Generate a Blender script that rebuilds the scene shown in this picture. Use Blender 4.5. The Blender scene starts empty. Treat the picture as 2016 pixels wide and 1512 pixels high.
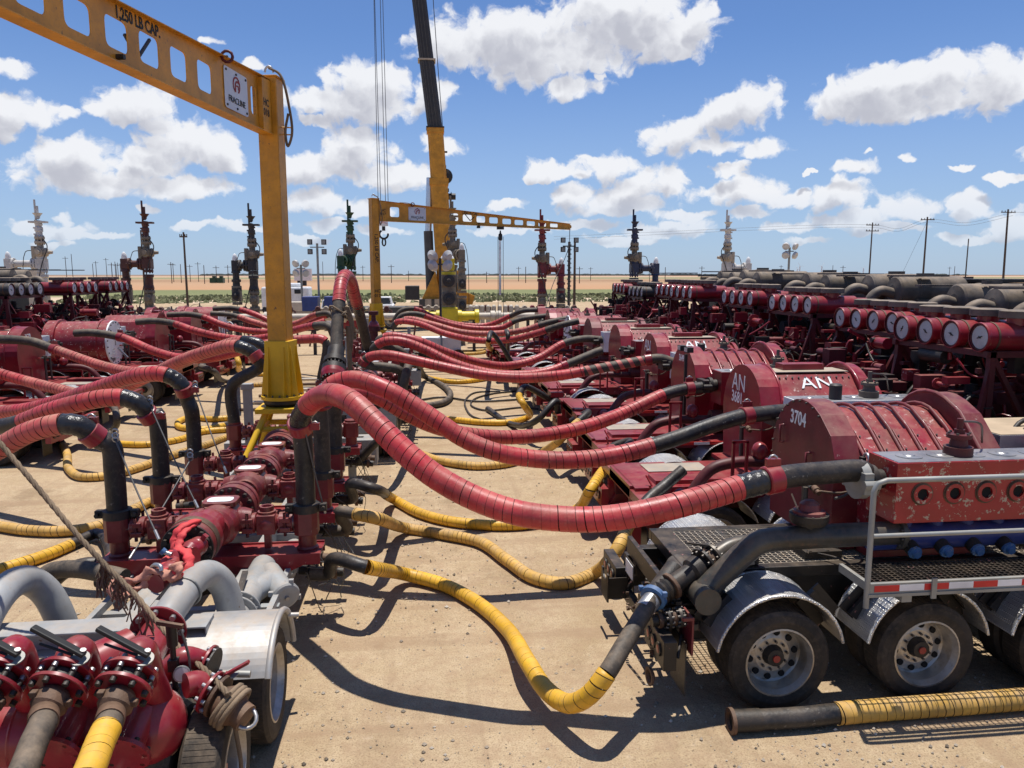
import bpy, math, random
from mathutils import Vector, Matrix
R = math.radians
C = bpy.context.scene.collection
SC = bpy.context.scene
random.seed(7)
V = Vector
# ------------------------------------------------------------------ camera
FPX = 1500.0; PITCH = math.atan(216 / FPX); YAW = R(6.4); CH = 4.3
cam = bpy.data.cameras.new('camera'); co = bpy.data.objects.new('camera', cam); C.objects.link(co)
cam.sensor_width = 36; cam.lens = 36 * FPX / 2016; cam.clip_start = .05; cam.clip_end = 9000
co.location = (0, 0, CH); co.rotation_euler = (R(90) - PITCH, 0, -YAW); SC.camera = co
SUN_EL = 83; SUN_AZ = 15          # azimuth from +Y towards +X
# ------------------------------------------------------------------ exposure and sun
SC.view_settings.view_transform = 'Standard'; SC.view_settings.look = 'None'
SC.view_settings.exposure = 0.17; SC.view_settings.gamma = 1
sl = bpy.data.lights.new('sun', 'SUN'); so = bpy.data.objects.new('sun', sl); C.objects.link(so)
sl.energy = 5.0; sl.angle = R(.5); sl.color = (1, .965, .91)
sd = V((math.sin(R(SUN_AZ)) * math.cos(R(SUN_EL)), math.cos(R(SUN_AZ)) * math.cos(R(SUN_EL)), math.sin(R(SUN_EL))))
so.rotation_euler = sd.to_track_quat('Z', 'Y').to_euler(); so.location = (0, 0, 60)

def ray(px, py):
    u = (px - 1008) / FPX; v = -(py - 756) / FPX
    sa, ca, sp, cp = math.sin(YAW), math.cos(YAW), math.sin(PITCH), math.cos(PITCH)
    return V((sa * cp + u * ca + v * sa * sp, ca * cp - u * sa + v * ca * sp, -sp + v * cp))
def at(px, py, Y=None, Z=None, X=None):
    d = ray(px, py)
    t = Y / d.y if Y is not None else ((Z - CH) / d.z if Z is not None else X / d.x)
    return V((d.x * t, d.y * t, CH + d.z * t))

# ------------------------------------------------------------------ sky
W = bpy.data.worlds.new('World'); SC.world = W; W.use_nodes = True
def build_world():
    nt = W.node_tree; N = nt.nodes; L = nt.links; N.clear()
    out = N.new('ShaderNodeOutputWorld'); bg = N.new('ShaderNodeBackground')
    sky = N.new('ShaderNodeTexSky'); sky.sky_type = 'NISHITA'; sky.sun_disc = False
    sky.sun_elevation = R(SUN_EL); sky.sun_rotation = R(SUN_AZ); sky.altitude = 900
    sky.air_density = 1.0; sky.dust_density = .55; sky.ozone_density = 2.2
    # cloud field group : input vector (azimuth, elevation, 0) radians -> density
    g = bpy.data.node_groups.new('cloud_field', 'ShaderNodeTree')
    g.interface.new_socket('P', in_out='INPUT', socket_type='NodeSocketVector')
    g.interface.new_socket('D', in_out='OUTPUT', socket_type='NodeSocketFloat'); g.interface.new_socket('S', in_out='OUTPUT', socket_type='NodeSocketFloat')
    GN = g.nodes; GL = g.links
    gi = GN.new('NodeGroupInput'); go = GN.new('NodeGroupOutput')
    def vm(op, a, b=None, c=None):
        n = GN.new('ShaderNodeVectorMath'); n.operation = op
        for i, x in enumerate((a, b, c)):
            if x is None: continue
            if isinstance(x, tuple): n.inputs[i].default_value = x
            else: GL.new(x, n.inputs[i])
        return n.outputs['Value'] if op in ('DOT_PRODUCT', 'LENGTH') else n.outputs[0]
    def mt(op, a, b=None, c=None, clamp=False):
        n = GN.new('ShaderNodeMath'); n.operation = op; n.use_clamp = clamp
        for i, x in enumerate((a, b, c)):
            if x is None: continue
            if isinstance(x, (int, float)): n.inputs[i].default_value = x
            else: GL.new(x, n.inputs[i])
        return n.outputs[0]
    def noise(vec, scale, det, rough=.55):
        n = GN.new('ShaderNodeTexNoise'); n.inputs['Scale'].default_value = scale
        n.inputs['Detail'].default_value = det; n.inputs['Roughness'].default_value = rough
        GL.new(vec, n.inputs['Vector']); return n
    P = gi.outputs[0]
    n0 = noise(P, 26, 4)
    w = vm('MULTIPLY_ADD', vm('SUBTRACT', n0.outputs['Color'], (.5, .5, .5)), (.05, .034, 0), P)
    # blobs measured from the sky of the place: (px, py, rx, ry)
    B = [(985,70,150,55),(1080,110,160,62),(1200,45,170,70),(1300,75,110,50),(900,90,95,45),(1125,170,60,28),(1380,40,40,45),
         (740,165,95,45),(700,205,140,34),(850,190,60,34),(600,200,60,30),
         (25,135,45,18),(40,215,90,32),(0,240,50,30),(265,205,95,34),(230,225,75,22),(130,215,22,16),
         (150,310,80,40),(130,345,110,34),(370,285,95,48),(430,300,55,34),(300,320,110,30),(330,365,140,24),(200,370,90,18),
         (700,300,90,46),(630,330,90,34),(760,345,110,28),(870,285,55,24),(620,395,90,24),(720,410,60,18),(560,320,50,26),
         (1345,265,85,42),(1440,225,90,30),(1490,205,60,42),(1500,290,60,20),(1400,290,60,18),
         (1720,180,120,40),(1830,160,110,52),(1950,165,100,50),(1800,205,190,30),(1640,200,60,26),
         (1190,335,75,28),(1290,360,70,34),(1080,335,55,20),(1130,385,60,22),(1220,400,120,22),(1240,375,60,22),
         (1450,375,100,28),(1550,390,60,18),(1430,335,45,14),(1650,385,80,28),(1680,330,50,14),(1790,410,70,26),(1910,405,50,22),
         (1990,440,60,28),(1700,430,110,18),(1320,450,110,16),(1980,350,40,8),(1890,328,30,6),(1790,312,18,7),
         (130,430,28,10),(55,440,36,14),(110,450,90,14),(300,415,24,8),(500,130,26,12),(420,85,22,8),(1180,150,14,8),(650,440,60,12),
         (500,445,70,9),(900,430,60,14),(1560,445,70,12),(1150,440,90,12),(-120,330,130,50),(2150,300,120,40),(600,470,60,9),(760,458,60,9),(1000,455,80,10),(1210,470,80,8),(1350,425,70,11),(1480,418,50,11),(1580,475,60,8),(1000,405,50,12),(200,465,70,8),(390,450,60,9),(90,478,70,7),(1750,455,90,9),(1900,470,80,8),(1060,350,30,10),(1380,300,30,9),(620,245,30,8),(1160,320,30,9),(1700,300,14,5),(1590,345,14,5),(2200,120,120,50),(-150,120,90,40)]
    acc = None
    for (cx, cy, rx, ry) in B:
        d = ray(cx, cy).normalized(); a0 = math.atan2(d.x, d.y); e0 = math.asin(d.z)
        ra = rx / FPX * math.cos(math.atan((cx - 1008) / FPX)) ** 2 * 1.0; re = ry / FPX * math.cos(math.atan((cy - 756) / FPX)) ** 2 * 1.15
        ra /= max(.6, math.cos(e0))
        q = vm('MULTIPLY_ADD', w, (1 / ra, 1 / re, 0), (-a0 / ra, -e0 / re, 0))
        l = vm('DOT_PRODUCT', q, q)
        acc = l if acc is None else mt('SMOOTH_MIN', acc, l, .25)
    base = mt('SUBTRACT', 1.0, acc)
    base = mt('MAXIMUM', base, -2.0)
    n1 = noise(w, 36, 12, .64); n2 = noise(P, 13, 5, .5)
    v1 = GN.new('ShaderNodeTexVoronoi'); v1.feature = 'SMOOTH_F1'; v1.inputs['Scale'].default_value = 62; v1.inputs['Smoothness'].default_value = .35
    GL.new(w, v1.inputs['Vector'])
    s = mt('ADD', base, mt('MULTIPLY', mt('SUBTRACT', n1.outputs[0], .5), 2.1))
    s = mt('ADD', s, mt('MULTIPLY', mt('SUBTRACT', n2.outputs[0], .5), 1.1))
    s = mt('ADD', s, mt('MULTIPLY', mt('SUBTRACT', .42, v1.outputs['Distance']), .8))
    GL.new(s, go.inputs[0])
    q_ = mt('ADD', base, mt('MULTIPLY', mt('SUBTRACT', n2.outputs[0], .5), 1.6)); q_ = mt('ADD', q_, mt('MULTIPLY', mt('SUBTRACT', n1.outputs[0], .5), .9)); q_ = mt('ADD', q_, mt('MULTIPLY', mt('SUBTRACT', .42, v1.outputs['Distance']), .5)); GL.new(q_, go.inputs[1])
    # world side
    tc = N.new('ShaderNodeTexCoord')
    nm = N.new('ShaderNodeVectorMath'); nm.operation = 'NORMALIZE'; L.new(tc.outputs['Generated'], nm.inputs[0])
    sx = N.new('ShaderNodeSeparateXYZ'); L.new(nm.outputs[0], sx.inputs[0])
    def M(op, a, b=None, c=None, clamp=False):
        n = N.new('ShaderNodeMath'); n.operation = op; n.use_clamp = clamp
        for i, x in enumerate((a, b, c)):
            if x is None: continue
            if isinstance(x, (int, float)): n.inputs[i].default_value = x
            else: L.new(x, n.inputs[i])
        return n.outputs[0]
    az = M('ARCTAN2', sx.outputs[0], sx.outputs[1]); el = M('ARCSINE', sx.outputs[2])
    cb = N.new('ShaderNodeCombineXYZ'); L.new(az, cb.inputs[0]); L.new(el, cb.inputs[1])
    g1 = N.new('ShaderNodeGroup'); g1.node_tree = g; L.new(cb.outputs[0], g1.inputs[0])
    ad = N.new('ShaderNodeVectorMath'); ad.operation = 'ADD'; ad.inputs[1].default_value = (.006, .022, 0); L.new(cb.outputs[0], ad.inputs[0])
    g2 = N.new('ShaderNodeGroup'); g2.node_tree = g; L.new(ad.outputs[0], g2.inputs[0])
    ss = N.new('ShaderNodeMapRange'); ss.interpolation_type = 'SMOOTHSTEP'; L.new(g1.outputs[0], ss.inputs[0])
    ss.inputs[1].default_value = -.15; ss.inputs[2].default_value = .52
    # cloud shade: thicker cloud above the point -> greyer
    sh = N.new('ShaderNodeMapRange'); sh.interpolation_type = 'SMOOTHSTEP'; L.new(g2.outputs[1], sh.inputs[0])
    sh.inputs[1].default_value = .05; sh.inputs[2].default_value = 1.2
    cr = N.new('ShaderNodeMix'); cr.data_type = 'RGBA'; L.new(sh.outputs[0], cr.inputs[0])
    cr.inputs[6].default_value = (.80, .81, .84, 1); cr.inputs[7].default_value = (.47, .48, .54, 1)
    sk = N.new('ShaderNodeMix'); sk.data_type = 'RGBA'; sk.blend_type = 'MULTIPLY'; sk.inputs[0].default_value = 1
    L.new(sky.outputs[0], sk.inputs[6]); sk.inputs[7].default_value = (.070, .086, .112, 1)
    # pale band of far air low in the sky
    hz = N.new('ShaderNodeMapRange'); hz.interpolation_type = 'SMOOTHSTEP'; L.new(el, hz.inputs[0])
    hz.inputs[1].default_value = -.01; hz.inputs[2].default_value = .30; hz.inputs[3].default_value = .62; hz.inputs[4].default_value = 0
    hm = N.new('ShaderNodeMix'); hm.data_type = 'RGBA'; L.new(hz.outputs[0], hm.inputs[0]); L.new(sk.outputs[2], hm.inputs[6])
    hm.inputs[7].default_value = (.36, .47, .66, 1)
    mx = N.new('ShaderNodeMix'); mx.data_type = 'RGBA'
    fade = N.new('ShaderNodeMapRange'); L.new(el, fade.inputs[0]); fade.inputs[1].default_value = 0; fade.inputs[2].default_value = .10
    fade.inputs[3].default_value = .35; fade.inputs[4].default_value = .97
    al = M('MULTIPLY', ss.outputs[0], fade.outputs[0])
    L.new(al, mx.inputs[0]); L.new(hm.outputs[2], mx.inputs[6]); L.new(cr.outputs[2], mx.inputs[7])
    L.new(mx.outputs[2], bg.inputs[0]); bg.inputs[1].default_value = 1.0
    L.new(bg.outputs[0], out.inputs[0])
    W.cycles.sampling_method = 'MANUAL'; W.cycles.sample_map_resolution = 256
build_world()

# ------------------------------------------------------------------ materials
MATS = {}
DUST = (.46, .33, .21)
def mat(name, col, rough=.5, metal=0, var=.12, dust=.25, chip=None, chipamt=.0, bump=.0, bscale=60, spec=.4, coat=0, pattern=None, streak=None):
    m = bpy.data.materials.new(name); m.use_nodes = True; nt = m.node_tree; N = nt.nodes; L = nt.links
    b = N['Principled BSDF']; b.inputs['Roughness'].default_value = rough; b.inputs['Metallic'].default_value = metal
    b.inputs['Specular IOR Level'].default_value = spec
    if coat: b.inputs['Coat Weight'].default_value = coat; b.inputs['Coat Roughness'].default_value = .12
    tc = N.new('ShaderNodeTexCoord')
    def noise(s, d=4, r=.6):
        n = N.new('ShaderNodeTexNoise'); n.inputs['Scale'].default_value = s; n.inputs['Detail'].default_value = d; n.inputs['Roughness'].default_value = r
        L.new(tc.outputs['Object'], n.inputs['Vector']); return n.outputs[0]
    def mr(x, a, b_, c=0, d=1):
        n = N.new('ShaderNodeMapRange'); L.new(x, n.inputs[0])
        for i, v in enumerate((a, b_, c, d)): n.inputs[i + 1].default_value = v
        return n.outputs[0]
    def mix(f, a, b_, bt='MIX'):
        n = N.new('ShaderNodeMix'); n.data_type = 'RGBA'; n.blend_type = bt
        for i, x in ((0, f), (6, a), (7, b_)):
            if isinstance(x, (int, float)): n.inputs[i].default_value = x
            elif isinstance(x, tuple): n.inputs[i].default_value = (*x, 1)
            else: L.new(x, n.inputs[i])
        return n.outputs[2]
    n1 = noise(2.3, 5); n2 = noise(17, 6, .7)
    lo = tuple(c * (1 - var * 1.8) for c in col); hi = tuple(min(1, c * (1 + var * 1.5)) for c in col)
    c = mix(mr(n1, .3, .7), lo, hi)
    if streak is not None:
        c = mix(mr(n2, .52, .72, 0, .6), c, streak)
    if chip is not None and chipamt > 0:
        n3 = noise(11, 8, .72)
        c = mix(mr(n3, .70 - chipamt, .715 - chipamt), c, chip)
    if dust > 0:
        ge = N.new('ShaderNodeNewGeometry'); sp = N.new('ShaderNodeSeparateXYZ'); L.new(ge.outputs['Normal'], sp.inputs[0])
        up = mr(sp.outputs[2], .15, 1.0, .18, 1)
        mu = N.new('ShaderNodeMath'); mu.operation = 'MULTIPLY'; L.new(up, mu.inputs[0]); L.new(mr(noise(5, 7, .7), .33, .72, 0, dust * 1.6), mu.inputs[1]); mu.use_clamp = True
        c = mix(mu.outputs[0], c, DUST)
        ra = N.new('ShaderNodeMath'); ra.operation = 'MULTIPLY_ADD'; L.new(mu.outputs[0], ra.inputs[0]); ra.inputs[1].default_value = .9 - rough; ra.inputs[2].default_value = rough
        L.new(ra.outputs[0], b.inputs['Roughness'])
    L.new(c, b.inputs['Base Color'])
    hgt = None
    if pattern == 'tread':
        bm_ = N.new('ShaderNodeTexVoronoi'); bm_.inputs['Scale'].default_value = 38; bm_.inputs['Randomness'].default_value = .12; L.new(tc.outputs['Object'], bm_.inputs['Vector']); hgt = mr(bm_.outputs[0], .18, .42, 1, 0); bump = bump or .6
    elif bump > 0:
        hgt = noise(bscale, 4)
    if hgt is not None:
        bp = N.new('ShaderNodeBump'); bp.inputs['Strength'].default_value = bump; bp.inputs['Distance'].default_value = (.012 if pattern else .01); L.new(hgt, bp.inputs['Height']); L.new(bp.outputs[0], b.inputs['Normal'])
    MATS[name] = m; return m
RED = (.235, .006, .018)
mat('red_paint', RED, .34, dust=.16, var=.18, chip=(.40, .20, .17), chipamt=.035, coat=.25)
mat('red_chipped', (.33, .010, .016), .34, dust=.08, var=.12, chip=(.42, .34, .25), chipamt=.125, coat=.25)
mat('red_scuffed', (.25, .010, .022), .38, dust=.24, var=.2, chip=(.50, .33, .30), chipamt=.10, coat=.15)
mat('red_dark', (.075, .004, .009), .5, dust=.12, var=.3)
mat('red_dusty', (.15, .010, .018), .45, dust=.2, var=.2, chip=(.3, .2, .17), chipamt=.04, coat=.1)
mat('maroon_valve', (.17, .013, .018), .38, dust=.22, var=.2, chip=(.20, .12, .10), chipamt=.06, coat=.2, bump=.15, bscale=35)
mat('red_wrap', (.40, .026, .034), .36, dust=.26, var=.22, streak=(.44, .11, .09), bump=.2, bscale=30)
mat('red_wrap_faded', (.42, .06, .058), .5, dust=.45, var=.22, streak=(.36, .14, .11), bump=.2, bscale=30)
mat('yellow_wrap', (.68, .37, .018), .42, dust=.18, var=.15, streak=(.45, .26, .07), bump=.2, bscale=30)
mat('yellow_wrap_dusty', (.55, .31, .05), .55, dust=.45, var=.22, streak=(.32, .19, .07), bump=.2, bscale=30)
mat('groove', (.035, .010, .010), .8, dust=.1)
mat('rubber', (.014, .014, .015), .42, dust=.12, var=.4, streak=(.07, .058, .045), bump=.4, bscale=25, chip=(.13, .12, .105), chipamt=.075)
mat('rubber_dusty', (.030, .027, .023), .6, dust=.3, var=.35, streak=(.12, .095, .07), bump=.4, bscale=25)
mat('tape', (.018, .019, .022), .22, dust=.05, var=.3, bump=1.0, bscale=22)
mat('tyre', (.012, .011, .010), .75, dust=.3, var=.4, streak=(.075, .058, .042), bump=.3, bscale=18)
mat('black_paint', (.009, .009, .010), .42, dust=.14, var=.3, chip=(.30, .13, .12), chipamt=.07)
mat('black_iron', (.014, .013, .012), .5, dust=.10, var=.3, streak=(.06, .036, .022), bump=.3)
mat('dark_void', (.006, .006, .006), .9, dust=0)
mat('green_grey_pipe', (.050, .052, .048), .34, metal=.2, dust=.2, var=.3, streak=(.12, .07, .05))
mat('rust', (.10, .050, .028), .65, dust=.18, var=.4, streak=(.05, .03, .02), bump=.4, chip=(.2, .12, .07), chipamt=.05)
mat('steel', (.42, .42, .42), .35, metal=.8, dust=.2, var=.15)
mat('galvanised', (.27, .28, .265), .5, metal=.35, dust=.2, var=.12)
mat('treadplate', (.56, .56, .55), .38, metal=.75, dust=.25, var=.15, pattern='tread', bump=.7)
mat('aluminium', (.40, .40, .385), .42, metal=.3, dust=.4, var=.12, streak=(.30, .28, .25))
mat('rim_metal', (.42, .40, .36), .38, metal=.65, dust=.3, var=.3, streak=(.26, .19, .11))
mat('grey_paint', (.31, .325, .325), .45, dust=.34, var=.12, streak=(.25, .235, .21), chip=(.18, .11, .07), chipamt=.035, coat=.1)
mat('grey_exhaust', (.13, .11, .09), .6, metal=.15, dust=.35, var=.3, streak=(.09, .06, .045))
mat('crane_yellow', (.55, .25, .014), .45, dust=.22, var=.16, streak=(.36, .165, .03), chip=(.10, .06, .03), chipamt=.065)
mat('bright_yellow', (.72, .42, .012), .38, dust=.1, var=.08, chip=(.10, .06, .03), chipamt=.03)
mat('valve_yellow', (.66, .52, .02), .42, dust=.2)
mat('white_paint', (.74, .74, .73), .45, dust=.22, var=.06, chip=(.2, .16, .13), chipamt=.04)
mat('dial_white', (.50, .51, .51), .3, dust=.25, var=.15, streak=(.36, .33, .30))
mat('beige_iron', (.40, .34, .26), .55, dust=.3, var=.15)
mat('tan_valve', (.20, .165, .12), .55, dust=.25, var=.25, streak=(.10, .075, .055))
mat('pipe_beige', (.52, .46, .37), .5, dust=.2, var=.1)
mat('blue_pipe', (.008, .028, .16), .4, dust=.15)
mat('blue_cap', (.035, .12, .27), .5, dust=.2, chip=(.3, .25, .2), chipamt=.08)
mat('blue_container', (.02, .05, .20), .5, dust=.15)
mat('white_text', (.80, .80, .78), .6, dust=.05, var=.05)
mat('black_text', (.015, .014, .013), .6, dust=0)
mat('red_logo', (.28, .03, .03), .6, dust=0)
mat('sign_plate', (.55, .60, .66), .4, dust=.05, var=.05)
mat('lamp_red', (.28, .02, .02), .2, dust=.15)
mat('label_white', (.72, .72, .72), .5, dust=.15)
mat('retro_red', (.55, .02, .02), .4, dust=.1); mat('retro_white', (.75, .75, .75), .4, dust=.15)
mat('sling_red', (.62, .035, .045), .7, dust=.15, bump=.5, bscale=50)
mat('sling_pink', (.48, .20, .14), .8, dust=.3, bump=.6, bscale=50)
mat('rope', (.17, .12, .075), .9, dust=.2, var=.3, bump=.6, bscale=90)
mat('cable', (.10, .10, .10), .5, metal=.4, dust=.1)
mat('wood', (.085, .06, .045), .85, dust=.1)
mat('green_paint', (.010, .055, .025), .45, dust=.2); mat('navy_paint', (.010, .022, .065), .45, dust=.2)
mat('charcoal', (.03, .03, .032), .5, dust=.25); mat('brownred', (.075, .020, .016), .5, dust=.2)
mat('white_tree', (.52, .51, .49), .5, dust=.25, streak=(.3, .27, .24))
mat('crane_grey', (.06, .06, .058), .5, dust=.15); mat('boom_dark', (.035, .032, .03), .4, dust=.1)
mat('silver_cyl', (.60, .62, .65), .25, metal=.7, dust=0)
mat('green_hose', (.04, .13, .09), .5, dust=.3)
mat('weed', (.15, .17, .075), .9, dust=.3, var=.4)
mat('sand_box', (.42, .32, .21), .9, dust=.3)
mat('glass_dark', (.03, .04, .05), .08, dust=.08, spec=.8)
mat('chrome_bolt', (.09, .085, .08), .4, metal=.5, dust=.15)
mat('mesh_metal', (.40, .36, .30), .5, metal=.4, dust=.4)
mat('camper_white', (.72, .73, .73), .4, dust=.1)
mat('far_tree', (.09, .10, .085), .9, dust=0)
mat('tank_green', (.03, .10, .06), .5, dust=.2)
mat('turbine', (.60, .62, .66), .6, dust=0)

def ground_mat():
    m = bpy.data.materials.new('sand_ground'); m.use_nodes = True; nt = m.node_tree; N = nt.nodes; L = nt.links
    b = N['Principled BSDF']; b.inputs['Roughness'].default_value = .95; b.inputs['Specular IOR Level'].default_value = .15
    ge = N.new('ShaderNodeNewGeometry'); P = ge.outputs['Position']
    def noise(s, d=6, r=.6, vec=P):
        n = N.new('ShaderNodeTexNoise'); n.inputs['Scale'].default_value = s; n.inputs['Detail'].default_value = d; n.inputs['Roughness'].default_value = r; L.new(vec, n.inputs['Vector']); return n.outputs[0]
    def mr(x, a, b_, c=0, d=1, sm=False):
        n = N.new('ShaderNodeMapRange'); L.new(x, n.inputs[0])
        if sm: n.interpolation_type = 'SMOOTHSTEP'
        for i, v in enumerate((a, b_, c, d)): n.inputs[i + 1].default_value = v
        return n.outputs[0]
    def mix(f, a, b_, bt='MIX'):
        n = N.new('ShaderNodeMix'); n.data_type = 'RGBA'; n.blend_type = bt
        for i, x in ((0, f), (6, a), (7, b_)):
            if isinstance(x, (int, float)): n.inputs[i].default_value = x
            elif isinstance(x, tuple): n.inputs[i].default_value = (*x, 1)
            else: L.new(x, n.inputs[i])
        return n.outputs[2]
    def M(op, a, b_):
        n = N.new('ShaderNodeMath'); n.operation = op; n.use_clamp = False
        for i, x in enumerate((a, b_)):
            if isinstance(x, (int, float)): n.inputs[i].default_value = x
            else: L.new(x, n.inputs[i])
        return n.outputs[0]
    n0_ = noise(4.2, 6, .7); n1 = noise(.22, 7, .62); n2 = noise(1.6, 7, .65); n3 = noise(11, 6, .7); n4 = noise(60, 4, .7)
    c = mix(mr(n1, .32, .68), (.37, .265, .150), (.53, .40, .245))
    c = mix(mr(n2, .38, .68, 0, .6), c, (.57, .44, .285))
    c = mix(mr(n3, .50, .68, 0, .45), c, (.31, .205, .125))
    c = mix(mr(n4, .48, .64, 0, .7), c, (.22, .145, .085))
    c = mix(mr(n0_, .47, .62, 0, .5), c, (.37, .25, .155))  # dark mottling puts relief shading into the sand colour, bump alone barely shades
    c = mix(mr(n0_, .40, .30, 0, .5), c, (.60, .47, .33))
    # oily damp patches
    n5 = noise(.55, 5, .7); c = mix(mr(n5, .55, .66, 0, .55), c, (.23, .155, .090))
    # pebbles
    v = N.new('ShaderNodeTexVoronoi'); v.inputs['Scale'].default_value = 22; L.new(P, v.inputs['Vector'])
    vg = mr(v.outputs['Distance'], .10, .20, 1, 0)
    sc = N.new('ShaderNodeSeparateColor'); L.new(v.outputs['Color'], sc.inputs[0])
    pm = M('MULTIPLY', vg, M('MULTIPLY', mr(sc.outputs[0], .70, .75), mr(noise(.9, 4, .6), .46, .58)))
    pc = mix(sc.outputs[1], (.24, .16, .11), (.60, .50, .40))
    c = mix(pm, c, pc)
    # tyre tracks running along x
    st = N.new('ShaderNodeVectorMath'); st.operation = 'MULTIPLY'; st.inputs[1].default_value = (.12, 1.3, 1); L.new(P, st.inputs[0])
    n6 = noise(1.4, 5, .6, st.outputs[0]); c = mix(mr(n6, .52, .62, 0, .6), c, (.34, .23, .14))
    st2 = N.new('ShaderNodeVectorMath'); st2.operation = 'MULTIPLY'; st2.inputs[1].default_value = (2.2, .10, 1); L.new(P, st2.inputs[0]); n7 = noise(1.1, 4, .6, st2.outputs[0]); c = mix(mr(n7, .56, .66, 0, .5), c, (.33, .225, .14))
    L.new(c, b.inputs['Base Color'])
    h = M('ADD', M('ADD', M('MULTIPLY', n3, .5), M('MULTIPLY', n4, .22)), M('ADD', M('MULTIPLY', pm, .30), M('MULTIPLY', n2, 1.0)))
    bp = N.new('ShaderNodeBump'); bp.inputs['Strength'].default_value = .9; bp.inputs['Distance'].default_value = .06; L.new(h, bp.inputs['Height']); L.new(bp.outputs[0], b.inputs['Normal'])
    MATS['sand_ground'] = m
    # field
    m2 = bpy.data.materials.new('field_soil'); m2.use_nodes = True; nt = m2.node_tree; N = nt.nodes; L = nt.links
    b = N['Principled BSDF']; b.inputs['Roughness'].default_value = .95; b.inputs['Specular IOR Level'].default_value = .1
    ge = N.new('ShaderNodeNewGeometry'); P = ge.outputs['Position']
    sp = N.new('ShaderNodeSeparateXYZ'); L.new(P, sp.inputs[0])
    st = N.new('ShaderNodeVectorMath'); st.operation = 'MULTIPLY'; st.inputs[1].default_value = (.12, 1, 1); L.new(P, st.inputs[0])
    nn = noise(.02, 6, .6, st.outputs[0])
    yy = M('ADD', sp.outputs[1], M('MULTIPLY', M('SUBTRACT', nn, .5), 60))
    yl = M('LOGARITHM', M('MAXIMUM', yy, 10), 10)
    cr = N.new('ShaderNodeValToRGB'); L.new(mr(yl, 2.0, 3.6), cr.inputs[0]); e = cr.color_ramp.elements
    e[0].position = 0; e[0].color = (.52, .40, .28, 1); e[1].position = 1; e[1].color = (.22, .19, .15, 1)
    for p, cc in ((.10, (.50, .38, .26)), (.13, (.20, .20, .09)), (.20, (.17, .18, .08)), (.23, (.42, .24, .13)), (.36, (.40, .25, .145)), (.46, (.29, .175, .10)), (.50, (.38, .24, .14)), (.56, (.25, .22, .12)), (.63, (.20, .21, .11)), (.66, (.42, .28, .17)), (.74, (.50, .37, .25)), (.78, (.34, .19, .12)), (.9, (.26, .17, .12))):
        x = e.new(p); x.color = (*cc, 1)
    nb = noise(.35, 6, .7); c = mix(mr(nb, .4, .7, 0, .3), cr.outputs[0], (.20, .14, .08)); L.new(c, b.inputs['Base Color'])
    MATS['field_soil'] = m2
ground_mat()

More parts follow.
